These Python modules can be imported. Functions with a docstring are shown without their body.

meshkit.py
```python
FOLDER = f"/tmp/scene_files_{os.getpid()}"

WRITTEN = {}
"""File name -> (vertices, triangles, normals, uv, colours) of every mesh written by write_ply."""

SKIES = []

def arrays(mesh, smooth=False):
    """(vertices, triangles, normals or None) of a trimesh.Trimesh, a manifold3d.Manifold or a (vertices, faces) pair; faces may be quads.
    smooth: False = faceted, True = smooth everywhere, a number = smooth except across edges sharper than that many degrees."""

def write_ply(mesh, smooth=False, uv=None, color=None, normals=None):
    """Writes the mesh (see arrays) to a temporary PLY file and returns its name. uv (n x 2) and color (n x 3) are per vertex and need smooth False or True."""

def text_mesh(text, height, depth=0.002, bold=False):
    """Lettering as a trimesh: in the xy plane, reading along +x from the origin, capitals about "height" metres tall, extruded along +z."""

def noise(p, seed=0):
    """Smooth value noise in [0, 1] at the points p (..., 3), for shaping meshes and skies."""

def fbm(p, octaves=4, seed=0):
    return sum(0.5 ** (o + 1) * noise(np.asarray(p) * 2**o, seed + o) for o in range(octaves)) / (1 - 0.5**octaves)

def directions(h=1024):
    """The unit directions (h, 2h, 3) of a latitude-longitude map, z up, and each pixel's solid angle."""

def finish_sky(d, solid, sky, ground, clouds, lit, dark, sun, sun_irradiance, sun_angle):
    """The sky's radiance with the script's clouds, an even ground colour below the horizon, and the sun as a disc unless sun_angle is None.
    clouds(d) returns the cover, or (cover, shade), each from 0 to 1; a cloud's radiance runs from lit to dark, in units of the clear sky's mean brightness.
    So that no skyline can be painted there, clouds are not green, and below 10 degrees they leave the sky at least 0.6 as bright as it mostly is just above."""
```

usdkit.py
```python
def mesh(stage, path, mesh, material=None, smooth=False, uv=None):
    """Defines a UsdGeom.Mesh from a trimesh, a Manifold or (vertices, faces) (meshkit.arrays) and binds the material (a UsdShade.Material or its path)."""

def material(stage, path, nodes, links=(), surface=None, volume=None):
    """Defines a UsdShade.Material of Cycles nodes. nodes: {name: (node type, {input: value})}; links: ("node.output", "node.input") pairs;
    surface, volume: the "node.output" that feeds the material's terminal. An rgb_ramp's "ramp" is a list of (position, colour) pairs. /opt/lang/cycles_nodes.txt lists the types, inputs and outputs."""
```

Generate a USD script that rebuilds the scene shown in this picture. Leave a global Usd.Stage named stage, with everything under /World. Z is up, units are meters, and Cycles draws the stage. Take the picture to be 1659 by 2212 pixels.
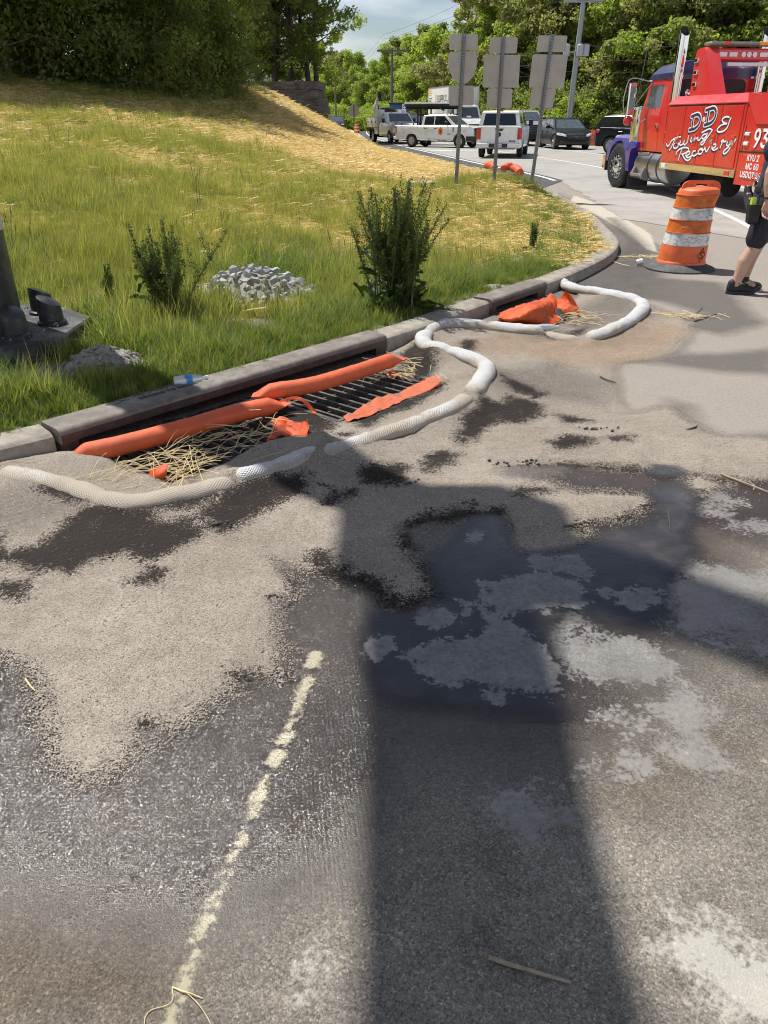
import math, random, numpy as np, trimesh, usdkit, meshkit
import manifold3d as m3
from shapely.geometry import Polygon, MultiPolygon, LineString, Point, box as sbox
from shapely.ops import unary_union
from shapely import contains_xy
from scipy.interpolate import RBFInterpolator
from scipy.spatial import cKDTree
from pxr import Usd, UsdGeom, UsdLux, UsdShade, Gf, Sdf, Vt

stage = Usd.Stage.CreateInMemory()
UsdGeom.SetStageUpAxis(stage, UsdGeom.Tokens.z); UsdGeom.SetStageMetersPerUnit(stage, 1.0)
UsdGeom.Xform.Define(stage, '/World'); UsdGeom.Scope.Define(stage, '/World/Looks')
# ---------------------------------------------------------------- camera
PITCH, CAMH = 27.1, 1.6
cam = UsdGeom.Camera.Define(stage, '/World/camera')
cam.AddTranslateOp().Set(Gf.Vec3d(0, 0, CAMH)); cam.AddRotateXOp().Set(90 - PITCH)
cam.CreateFocalLengthAttr(24.0); cam.CreateHorizontalApertureAttr(24.0); cam.CreateVerticalApertureAttr(32.0)
cam.CreateClippingRangeAttr(Gf.Vec2f(0.05, 3000)); cam.CreateExposureAttr(0.4)
# ---------------------------------------------------------------- sky and sun
SUN_D = np.array([-0.776, 0.631]); SUN_EL = math.radians(63.0)
SUN_ROT = math.atan2(SUN_D[0], SUN_D[1])
dome = UsdLux.DomeLight.Define(stage, '/World/sky')
skymat = usdkit.material(stage, '/World/Looks/sky', {
    'sky': ('sky_texture', {'sky_type': 'single_scattering', 'sun_disc': False, 'sun_elevation': SUN_EL, 'sun_rotation': SUN_ROT, 'aerosol_density': 1.2}),
    'tc': ('texture_coordinate', {}),
    'mp': ('mapping', {'scale': (1.0, 1.0, 2.6)}),
    'n': ('noise_texture', {'scale': 2.3, 'detail': 9.0, 'roughness': 0.56, 'distortion': 0.3}),
    'r': ('rgb_ramp', {'ramp': [(0.0, (0, 0, 0)), (0.40, (0, 0, 0)), (0.58, (0.92, 0.92, 0.92)), (1.0, (1, 1, 1))]}),
    'sx': ('separate_xyz', {}), 'el': ('map_range', {'from_min': 0.22, 'from_max': 0.55, 'to_min': 1.0, 'to_max': 0.12, 'clamp': True}), 'cf': ('math', {'math_type': 'multiply'}), 'mx': ('mix_color', {'b': (11.5, 11.7, 12.2)}),
    'bg': ('background_shader', {'strength': 0.075})},
    [('tc.generated', 'mp.vector'), ('mp.vector', 'n.vector'), ('n.fac', 'r.fac'), ('tc.generated', 'sx.vector'), ('sx.z', 'el.value'), ('r.color', 'cf.value1'), ('el.result', 'cf.value2'), ('cf.value', 'mx.fac'), ('sky.color', 'mx.a'), ('mx.result', 'bg.color')], surface='bg.background')
UsdShade.MaterialBindingAPI.Apply(dome.GetPrim()).Bind(skymat)
sun = UsdLux.DistantLight.Define(stage, '/World/sun')
sun.CreateNormalizeAttr(True); sun.CreateIntensityAttr(1.25); sun.CreateAngleAttr(0.53); sun.CreateColorAttr(Gf.Vec3f(1.0, 0.965, 0.90))
sdir = np.array([SUN_D[0] * math.cos(SUN_EL), SUN_D[1] * math.cos(SUN_EL), math.sin(SUN_EL)])
rz = math.degrees(math.atan2(SUN_D[1], SUN_D[0]))
sun.AddRotateZOp().Set(rz - 90.0); sun.AddRotateXOp().Set(-(90 - math.degrees(SUN_EL)))

# ---------------------------------------------------------------- survey: a point of the photograph turned into a point of the place
_T = math.radians(PITCH); FW = np.array([0, math.cos(_T), -math.sin(_T)]); UP = np.array([0, math.sin(_T), math.cos(_T)])
def _ray(u, v): return np.array([(u - 829.5) / 1659., 0, 0]) + FW + (1106. - v) / 1659. * UP
def g(u, v, z=0.0):
    d = _ray(u, v); return np.array([0, 0, CAMH]) + d * ((z - CAMH) / d[2])
def at(u, v, y):
    d = _ray(u, v); return np.array([0, 0, CAMH]) + d * (y / d[1])
def gp(pts, z=0.0): return [tuple(g(u, v, z)[:2]) for u, v in pts]

# ---------------------------------------------------------------- prim helpers
_names = {}
def numbered(parent, name):
    k = (parent, name); n = _names.get(k, 0); _names[k] = n + 1
    return name if n == 0 else '%s_%03d' % (name, n)
def setd(p, label=None, cat=None, group=None, kind=None):
    for k, v in (('label', label), ('category', cat), ('group', group), ('kind', kind)):
        if v: p.SetCustomDataByKey(k, v)
    return p
def thing(name, label=None, cat=None, loc=(0, 0, 0), rotz=0.0, group=None, kind=None, scale=None):
    path = '/World/' + numbered('/World', name)
    x = UsdGeom.Xform.Define(stage, path)
    x.AddTranslateOp().Set(Gf.Vec3d(*map(float, loc))); x.AddRotateZOp().Set(float(rotz))
    if scale is not None: x.AddScaleOp().Set(Gf.Vec3f(*([scale] * 3 if np.ndim(scale) == 0 else scale)))
    return setd(x.GetPrim(), label, cat, group, kind)
def obj(name, mesh, mat, parent=None, smooth=30, label=None, cat=None, group=None, kind=None, uv=None, attrs=None):
    pp = str(parent.GetPath()) if parent is not None else '/World'
    path = pp + '/' + numbered(pp, name)
    if isinstance(mesh, trimesh.Trimesh):
        u_ = np.unique(mesh.faces)
        if len(u_) < len(mesh.vertices):
            if attrs: attrs = {k: np.asarray(a)[u_] for k, a in attrs.items()}
            if uv is not None: uv = np.asarray(uv)[u_]
            mesh = tm(mesh.vertices[u_], np.searchsorted(u_, mesh.faces))
    m = usdkit.mesh(stage, path, mesh, '/World/Looks/' + mat, smooth, uv)
    if attrs:
        for k, a in attrs.items():
            UsdGeom.PrimvarsAPI(m).CreatePrimvar(k, Sdf.ValueTypeNames.Color3fArray, 'vertex').Set(Vt.Vec3fArray.FromNumpy(np.asarray(a, np.float32)))
    return setd(m.GetPrim(), label, cat, group, kind)
def copyof(src, name, loc, rotz=0.0, scale=1.0, label=None, cat=None, group=None):
    t = thing(name, label, cat, loc, rotz, group, scale=scale)
    t.GetReferences().AddInternalReference(src.GetPath()); t.SetInstanceable(True)
    return t
def klass(name):
    UsdGeom.Scope.Define(stage, '/World/Looks')
    p = stage.CreateClassPrim('/World/' + name); p.SetTypeName('Xform'); return p
def instancer(name, protos, pos, idx, rot, scl, label=None, cat=None, parent=None, kind='stuff'):
    """protos: [(mesh, material)], rot: quaternions (n,4) wxyz"""
    pp = str(parent.GetPath()) if parent is not None else '/World'
    path = pp + '/' + numbered(pp, name)
    pi = UsdGeom.PointInstancer.Define(stage, path)
    tg = []
    for k, (me, mat) in enumerate(protos):
        q = path + '/kind_%d' % k
        usdkit.mesh(stage, q, me, '/World/Looks/' + mat, False); tg.append(q)
    pi.CreatePrototypesRel().SetTargets(tg)
    pi.CreatePositionsAttr(Vt.Vec3fArray.FromNumpy(np.asarray(pos, np.float32)))
    pi.CreateProtoIndicesAttr(Vt.IntArray.FromNumpy(np.asarray(idx, np.int32)))
    q = np.asarray(rot, np.float64)
    pi.CreateOrientationsAttr(Vt.QuathArray([Gf.Quath(float(a), float(b), float(c), float(d)) for a, b, c, d in q]))
    s = np.asarray(scl, np.float32); s = np.repeat(s[:, None], 3, 1) if s.ndim == 1 else s
    pi.CreateScalesAttr(Vt.Vec3fArray.FromNumpy(s))
    return setd(pi.GetPrim(), label, cat, kind=kind)
def qz(a):
    a = np.asarray(a); return np.stack([np.cos(a / 2), 0 * a, 0 * a, np.sin(a / 2)], 1)
def qrand(rng, n):
    q = rng.normal(size=(n, 4)); return q / np.linalg.norm(q, axis=1, keepdims=True)
def qmul(a, b):
    w1, x1, y1, z1 = a.T; w2, x2, y2, z2 = b.T
    return np.stack([w1*w2-x1*x2-y1*y2-z1*z2, w1*x2+x1*w2+y1*z2-z1*y2, w1*y2-x1*z2+y1*w2+z1*x2, w1*z2+x1*y2-y1*x2+z1*w2], 1)

# ---------------------------------------------------------------- mesh helpers
def cat(ms):
    ms = [m for m in ms if m is not None]
    return trimesh.util.concatenate(ms) if len(ms) > 1 else ms[0]
def tm(v, f): return trimesh.Trimesh(np.asarray(v, float), np.asarray(f, int), process=False)
def quads(v, q):
    q = np.asarray(q, int); return tm(v, np.vstack([q[:, [0, 1, 2]], q[:, [0, 2, 3]]]))
def hull(pts): return trimesh.convex.convex_hull(np.asarray(pts, float))
def bx(x0, x1, y0, y1, z0, z1, b=0.0):
    if b <= 0:
        m = trimesh.creation.box([x1 - x0, y1 - y0, z1 - z0]); m.apply_translation([(x0 + x1) / 2, (y0 + y1) / 2, (z0 + z1) / 2]); return m
    P = []
    for sx, X in ((1, x0), (-1, x1)):
        for sy, Y in ((1, y0), (-1, y1)):
            for sz, Z in ((1, z0), (-1, z1)):
                P += [(X + sx * b, Y + sy * b, Z), (X + sx * b, Y, Z + sz * b), (X, Y + sy * b, Z + sz * b)]
    return hull(P)
def beam(a, b, w, h=None, up=(0, 0, 1), bev=0.0):
    """box along a-b"""
    a, b = np.array(a, float), np.array(b, float); h = w if h is None else h
    d = b - a; L = np.linalg.norm(d); d /= L
    s = np.cross(up, d)
    if np.linalg.norm(s) < 1e-6: s = np.cross((1, 0, 0), d)
    s /= np.linalg.norm(s); t = np.cross(d, s)
    m = bx(0, L, -w / 2, w / 2, -h / 2, h / 2, bev)
    M = np.eye(4); M[:3, 0], M[:3, 1], M[:3, 2], M[:3, 3] = d, s, t, a
    m.apply_transform(M); return m
def tube(path, r, n=10, caps=True):
    """swept round tube; r: number or per-point"""
    P = np.asarray(path, float); k = len(P); r = np.full(k, r, float) if np.ndim(r) == 0 else np.asarray(r, float)
    Tn = np.gradient(P, axis=0); Tn /= np.maximum(np.linalg.norm(Tn, axis=1, keepdims=True), 1e-9)
    u = np.cross(Tn[0], (0, 0, 1.0))
    if np.linalg.norm(u) < 1e-3: u = np.cross(Tn[0], (1.0, 0, 0))
    u /= np.linalg.norm(u); V = []
    a = np.linspace(0, 2 * np.pi, n, endpoint=False)
    for i in range(k):
        u = u - Tn[i] * (u @ Tn[i]); u /= np.linalg.norm(u); w = np.cross(Tn[i], u)
        V.append(P[i] + r[i] * (np.cos(a)[:, None] * u + np.sin(a)[:, None] * w))
    V = np.vstack(V); F = []
    i, j = np.meshgrid(np.arange(k - 1), np.arange(n), indexing='ij'); i, j = i.ravel(), j.ravel(); j2 = (j + 1) % n
    F = np.stack([i * n + j, i * n + j2, (i + 1) * n + j2, (i + 1) * n + j], 1)
    F = np.vstack([F[:, [0, 2, 1]], F[:, [0, 3, 2]]])[:, ::-1]
    if caps:
        c0, c1 = len(V), len(V) + 1; V = np.vstack([V, P[:1], P[-1:]]); jj = np.arange(n); j2 = (jj + 1) % n
        F = np.vstack([F, np.stack([np.full(n, c0), j2, jj], 1), np.stack([np.full(n, c1), (k - 1) * n + jj, (k - 1) * n + j2], 1)])
    m = tm(V, F)
    return m
def cyl(a, b, r, n=16): return tube([a, b], r, n)
def lathe(prof, n=24):
    """prof [(r, z)] bottom to top around z"""
    prof = np.asarray(prof, float); k = len(prof); a = np.linspace(0, 2 * np.pi, n, endpoint=False)
    V = np.stack([prof[:, 0][:, None] * np.cos(a), prof[:, 0][:, None] * np.sin(a), np.repeat(prof[:, 1][:, None], n, 1)], 2).reshape(-1, 3)
    i, j = np.meshgrid(np.arange(k - 1), np.arange(n), indexing='ij'); i, j = i.ravel(), j.ravel(); j2 = (j + 1) % n
    F = np.stack([i * n + j, i * n + j2, (i + 1) * n + j2, (i + 1) * n + j], 1)
    return quads(V, F)
def mv(m, t=(0, 0, 0), rz=0, rx=0, ry=0, s=1.0):
    m = m.copy()
    if s != 1.0: m.apply_scale(s)
    for ang, ax in ((rx, (1, 0, 0)), (ry, (0, 1, 0)), (rz, (0, 0, 1))):
        if ang: m.apply_transform(trimesh.transformations.rotation_matrix(math.radians(ang), ax))
    m.apply_translation(t); return m
def ext(poly, h):
    gs = getattr(poly, 'geoms', [poly])
    return cat([trimesh.creation.extrude_polygon(p, h, engine='earcut') for p in gs if p.area > 1e-9])
def flat(poly, z):
    out = []
    for p in getattr(poly, 'geoms', [poly]):
        if p.area < 1e-7: continue
        v, f = trimesh.creation.triangulate_polygon(p, engine='earcut')
        v = np.column_stack([v, np.full(len(v), z)])
        n = np.cross(v[f[:, 1]] - v[f[:, 0]], v[f[:, 2]] - v[f[:, 0]])[:, 2]
        f = np.where((n < 0)[:, None], f[:, ::-1], f)
        out.append(tm(v, f))
    return cat(out)
def smoothpath(pts, step=0.04, closed=False):
    from scipy.interpolate import CubicSpline
    P = np.asarray(pts, float); d = np.r_[0, np.cumsum(np.linalg.norm(np.diff(P, axis=0), axis=1))]
    cs = CubicSpline(d, P); return cs(np.linspace(0, d[-1], max(3, int(d[-1] / step) + 1)))
def fbm(p, sc=1.0, oct=4, seed=0):
    p = np.asarray(p, float)
    if p.shape[-1] == 2: p = np.column_stack([p, np.zeros(len(p))])
    return meshkit.fbm(p * sc + 7.7, oct, seed) - 0.5
def sstep(x, a, b):
    t = np.clip((x - a) / (b - a), 0, 1); return t * t * (3 - 2 * t)
def sdf(P, poly, lim=0.6):
    """signed distance to polygon, positive inside, clipped at -lim"""
    P = np.asarray(P)[:, :2]; Q = np.asarray(poly, float); out = np.full(len(P), -lim)
    lo, hi = Q.min(0) - lim, Q.max(0) + lim
    k = np.nonzero((P > lo).all(1) & (P < hi).all(1))[0]
    if len(k) == 0: return out
    A, B = Q, np.roll(Q, -1, 0)
    for c in np.array_split(k, max(1, len(k) // 40000)):
        p = P[c][:, None, :]; ab = (B - A)[None]; t = np.clip(((p - A) * ab).sum(2) / np.maximum((ab ** 2).sum(2), 1e-12), 0, 1)
        d = np.sqrt((((A + t[..., None] * ab) - p) ** 2).sum(2)).min(1)
        ins = contains_xy(Polygon(Q).buffer(0), P[c][:, 0], P[c][:, 1])
        out[c] = np.maximum(np.where(ins, d, -d), -lim)
    return out
def sdfs(P, polys, lim=0.6):
    o = np.full(len(P), -lim)
    for q in polys: o = np.maximum(o, sdf(P, q, lim))
    return o
def rough_poly(pts, amp, step, seed):
    """a traced outline made irregular"""
    p = Polygon(pts).buffer(0); p = max(getattr(p, 'geoms', [p]), key=lambda q: q.area)
    c = np.array(p.exterior.segmentize(step).coords)[:-1]
    c3 = np.column_stack([c, np.full(len(c), seed * 3.1)])
    d = np.stack([fbm(c3, 9, seed=1) + .6 * fbm(c3, 27, seed=3), fbm(c3, 9, seed=2) + .6 * fbm(c3, 27, seed=4)], 1)
    return Polygon(c + amp * 2 * d).buffer(0)
# ================================================================ materials
LK = '/World/Looks/'
def mat(name, nodes, links, surface): return usdkit.material(stage, LK + name, nodes, links, surface=surface)
def plain(name, col, rough=0.5, metal=0.0, var=0.12, scale=9.0, bump=0.0, bscale=60.0, coat=0.0, spec=0.5, dirt=None, dscale=3.0, damt=0.5):
    """procedural surface: a little tone variation, optional grime and fine relief"""
    c = np.array(col)
    N = {'g': ('geometry', {}), 'n': ('noise_texture', {'scale': scale, 'detail': 5.0, 'roughness': 0.6}),
         'r': ('rgb_ramp', {'ramp': [(0.25, tuple(c * (1 - var))), (0.75, tuple(np.minimum(c * (1 + var), 1)))]}),
         'p': ('principled_bsdf', {'roughness': rough, 'metallic': metal, 'coat_weight': coat, 'specular_ior_level': spec})}
    Lk = [('g.position', 'n.vector'), ('n.fac', 'r.fac')]
    src = 'r.color'
    if dirt is not None:
        N['dn'] = ('noise_texture', {'scale': dscale, 'detail': 8.0, 'roughness': 0.7}); N['dr'] = ('map_range', {'from_min': 0.48, 'from_max': 0.68, 'to_min': 0.0, 'to_max': damt, 'clamp': True})
        N['dm'] = ('mix_color', {'b': tuple(dirt)})
        Lk += [('g.position', 'dn.vector'), ('dn.fac', 'dr.value'), ('dr.result', 'dm.fac'), (src, 'dm.a')]; src = 'dm.result'
    Lk.append((src, 'p.base_color'))
    if bump:
        N['bn'] = ('noise_texture', {'scale': bscale, 'detail': 4.0, 'roughness': 0.6}); N['b'] = ('bump', {'strength': bump, 'distance': 0.01})
        Lk += [('g.position', 'bn.vector'), ('bn.fac', 'b.height'), ('b.normal', 'p.normal')]
    return mat(name, N, Lk, 'p.BSDF')
def leafmat(name, dark, light, trans=0.35, rough=0.55):
    d, l = np.array(dark), np.array(light)
    return mat(name, {'o': ('object_info', {}), 'g': ('geometry', {}), 'n': ('noise_texture', {'scale': 0.6, 'detail': 2.0}),
        'a': ('math', {'math_type': 'multiply_add', 'value2': 0.45, 'value3': -0.1}), 'a2': ('math', {'math_type': 'multiply_add', 'value2': 0.55}), 'a3': ('math', {'math_type': 'multiply_add', 'value2': 0.35}),
        'r': ('rgb_ramp', {'ramp': [(0.0, tuple(d)), (1.0, tuple(l))]}),
        'p': ('principled_bsdf', {'roughness': rough, 'specular_ior_level': 0.35}), 't': ('translucent_bsdf', {}), 'tc': ('mix_color', {'blend_type': 'multiply', 'fac': 1.0, 'b': (1.5, 1.65, 0.7), 'use_clamp': False}), 'm': ('mix_closure', {'fac': trans})},
        [('o.random', 'a.value1'), ('g.position', 'n.vector'), ('n.fac', 'a2.value1'), ('a.value', 'a2.value3'), ('g.random_per_island', 'a3.value1'), ('a2.value', 'a3.value3'), ('a3.value', 'r.fac'),
         ('r.color', 'p.base_color'), ('r.color', 'tc.a'), ('tc.result', 't.color'), ('p.BSDF', 'm.closure1'), ('t.BSDF', 'm.closure2')], 'm.closure')

# ground: worn asphalt; masks (wet, brown, white) and (scum, cream, dirt) say where it is wet, stained, painted ...
def MX(N, L, name, a, b, fac, mode='mix', bcol=None):
    N[name] = ('mix_color', {'blend_type': mode, **({'b': bcol} if bcol is not None else {})})
    L.append((a, name + '.a'))
    if b: L.append((b, name + '.b'))
    L.append((fac, name + '.fac')); return name + '.result'
def MR(N, L, name, src, a, b, lo=0.0, hi=1.0):
    N[name] = ('map_range', {'from_min': a, 'from_max': b, 'to_min': lo, 'to_max': hi, 'clamp': True}); L.append((src, name + '.value')); return name + '.result'
def MT(N, L, name, op, a, b):
    N[name] = ('math', {'math_type': op, **({'value2': b} if not isinstance(b, str) else {})}); L.append((a, name + '.value1'))
    if isinstance(b, str): L.append((b, name + '.value2'))
    return name + '.value'
def ground_material():
    N, L = {'g': ('geometry', {}), 'm1': ('attribute', {'attribute': 'maskA'}), 'm2': ('attribute', {'attribute': 'maskB'}),
        's1': ('separate_color', {}), 's2': ('separate_color', {}), 'p': ('principled_bsdf', {})}, [('m1.color', 's1.color'), ('m2.color', 's2.color')]
    def noise(n, sc, det=4.0, ro=0.6): N[n] = ('noise_texture', {'scale': sc, 'detail': det, 'roughness': ro}); L.append(('g.position', n + '.vector')); return n + '.fac'
    def voro(n, sc, feat='f1'): N[n] = ('voronoi_texture', {'scale': sc, 'feature': feat}); L.append(('g.position', n + '.vector')); return n
    N['ma3'] = ('attribute', {'attribute': 'maskC'}); N['s3'] = ('separate_color', {}); L.append(('ma3.color', 's3.color'))
    big, mid, fine = noise('nb', 0.9, 6, .62), noise('nm', 6.0, 6, .65), noise('nf', 55.0, 5, .7)
    v1, v2 = voro('v1', 205.0), voro('v2', 470.0)
    N['c0'] = ('rgb_ramp', {'ramp': [(0.30, (.128, .118, .103)), (0.5, (.180, .166, .146)), (0.70, (.235, .218, .192))]}); L.append((big, 'c0.fac'))
    N['agg'] = ('separate_color', {}); L.append(('v1.color', 'agg.color'))
    N['agg2'] = ('separate_color', {}); L.append(('v2.color', 'agg2.color'))
    N['c1'] = ('rgb_ramp', {'ramp': [(0.0, (.56, .545, .53)), (0.35, (.87, .86, .84)), (0.75, (1.07, 1.055, 1.03)), (0.92, (1.32, 1.28, 1.2)), (1.0, (1.75, 1.66, 1.52))]}); L.append(('agg.r', 'c1.fac'))
    N['one'] = ('value', {'value': 1.0})
    c = MX(N, L, 'x1', 'c0.color', 'c1.color', 'one.value', 'multiply'); N['x1'][1]['use_clamp'] = False
    N['c2'] = ('rgb_ramp', {'ramp': [(0.0, (.6, .6, .6)), (0.6, (1, 1, 1)), (1.0, (1.35, 1.33, 1.28))]}); L.append(('agg2.g', 'c2.fac'))
    c = MX(N, L, 'x2', c, 'c2.color', 'one.value', 'multiply')
    N['c3'] = ('rgb_ramp', {'ramp': [(0.3, (.72, .71, .70)), (0.5, (1, 1, 1)), (0.72, (1.22, 1.19, 1.12))]}); L.append((mid, 'c3.fac'))
    c = MX(N, L, 'x3', c, 'c3.color', 'one.value', 'multiply')
    N['c3d'] = ('rgb_ramp', {'ramp': [(.28, (.19, .165, .14)), (.5, (.268, .236, .203)), (.72, (.34, .303, .262))]}); L.append((fine, 'c3d.fac'))
    # dirt (dark), cream (bare concrete gutter), white (worn paint), scum (pale dried film), brown (oil stain): each eaten by noise
    def worn(n, ch, soft, amt): 
        a = MT(N, L, n + 'a', 'multiply', fine, 0.55); b_ = MT(N, L, n + 'b', 'multiply', mid, 0.75); d = MT(N, L, n + 'c', 'add', a, b_); e = MT(N, L, n + 'd', 'subtract', d, 0.65)
        f = MT(N, L, n + 'e', 'multiply', e, amt); h = MT(N, L, n + 'f', 'add', ch, f); return MR(N, L, n + 'g', h, 0.5 - soft, 0.5 + soft)
    dust = worn('du', 's3.b', .38, 1.1); N['dum'] = ('math', {'math_type': 'multiply', 'value2': .8}); L.append((dust, 'dum.value1')); c = MX(N, L, 'x3d', c, 'c3d.color', 'dum.value'); cream = worn('cr', 's2.g', .12, .7); c = MX(N, L, 'x4', c, None, cream, bcol=(.40, .365, .30))
    dirt = worn('di', 's2.b', .3, .9); N['x5d'] = ('math', {'math_type': 'multiply', 'value2': .72}); L.append((dirt, 'x5d.value1')); c = MX(N, L, 'x5', c, None, 'x5d.value', bcol=(.052, .048, .044))
    N['x5'] = N['x5']
    brown = worn('bo', 's1.g', .28, 1.0); N['bb'] = ('math', {'math_type': 'multiply', 'value2': .8}); L.append((brown, 'bb.value1')); c = MX(N, L, 'x6', c, None, 'bb.value', 'multiply', bcol=(.56, .48, .40))
    wet = worn('we', 's1.r', .25, .8); c = MX(N, L, 'x7', c, None, wet, 'multiply', bcol=(.20, .170, .158))
    scum = worn('sc', 's2.r', .08, 2.4); N['scm'] = ('math', {'math_type': 'multiply', 'value2': .85}); L.append((scum, 'scm.value1'))
    N['sccol'] = ('rgb_ramp', {'ramp': [(0.3, (.12, .114, .105)), (0.5, (.19, .181, .168)), (0.7, (.26, .249, .231))]}); scn = MT(N, L, 'scn', 'multiply_add', fine, .7); N['scn2'] = ('math', {'math_type': 'multiply_add', 'value2': .7}); N['scn'][1]['value3'] = -.2; L += [(mid, 'scn2.value1'), (scn, 'scn2.value3'), ('scn2.value', 'sccol.fac')]; c = MX(N, L, 'x8', c, 'sccol.color', 'scm.value')
    white = worn('wh', 's1.b', .16, 2.4); N['whm'] = ('math', {'math_type': 'multiply', 'value2': .55}); L.append((white, 'whm.value1')); c = MX(N, L, 'x9', c, None, 'whm.value', bcol=(.50, .485, .43)); yel = worn('ye', 's3.g', .12, 2.0); c = MX(N, L, 'x10', c, None, yel, bcol=(.33, .295, .205))
    L.append((c, 'p.base_color'))
    # roughness: wet ground is glossy, its stones glint
    ro = MR(N, L, 'ro', wet, 0, 1, .85, .13); L.append((ro, 'p.roughness'))
    N['sp'] = ('map_range', {'from_min': 0.0, 'from_max': 1.0, 'to_min': .30, 'to_max': .62, 'clamp': True}); L += [(wet, 'sp.value'), ('sp.result', 'p.specular_ior_level')]
    h1 = MT(N, L, 'h1', 'multiply', 'v1.distance', -1.1); h2 = MT(N, L, 'h2', 'multiply', 'v2.distance', -.45); h3 = MT(N, L, 'h3', 'add', h1, h2); h4 = MT(N, L, 'h4', 'multiply', fine, .9); h5 = MT(N, L, 'h5', 'add', h3, h4)
    h6 = MT(N, L, 'h6', 'multiply', 'agg.g', .5); h7 = MT(N, L, 'h7', 'add', h5, h6)
    # tined grooves along the lane: a fine wave across its direction
    N['gm'] = ('mapping', {'rotation': (0, 0, -math.radians(98))}); N['gw'] = ('wave_texture', {'wave_type': 'bands', 'bands_direction': 'y', 'scale': 26.0, 'distortion': 3.0, 'detail': 3.0, 'detail_scale': 2.0}); L += [('g.position', 'gm.vector'), ('gm.vector', 'gw.vector')]
    gr = MT(N, L, 'gr', 'multiply', 'gw.fac', 's3.r'); gr2 = MT(N, L, 'gr2', 'multiply', gr, .45); h8 = MT(N, L, 'h8', 'add', h7, gr2)
    N['b'] = ('bump', {'strength': .5, 'distance': .0020}); L += [(h8, 'b.height')]
    # every stone is a facet with its own tilt: when wet these glint one by one
    N['fs'] = ('vector_math', {'math_type': 'subtract', 'vector2': (.5, .5, .5)}); N['fsc'] = ('vector_math', {'math_type': 'scale'}); N['fad'] = ('vector_math', {'math_type': 'add'}); N['fno'] = ('vector_math', {'math_type': 'normalize'}); fk = MR(N, L, 'fk', wet, 0, 1, .22, .38)
    L += [('v1.color', 'fs.vector1'), ('fs.vector', 'fsc.vector1'), (fk, 'fsc.scale'), ('b.normal', 'fad.vector1'), ('fsc.vector', 'fad.vector2'), ('fad.vector', 'fno.vector1'), ('fno.vector', 'p.normal')]
    return mat('asphalt', N, L, 'p.BSDF')
ground_material()
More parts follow.
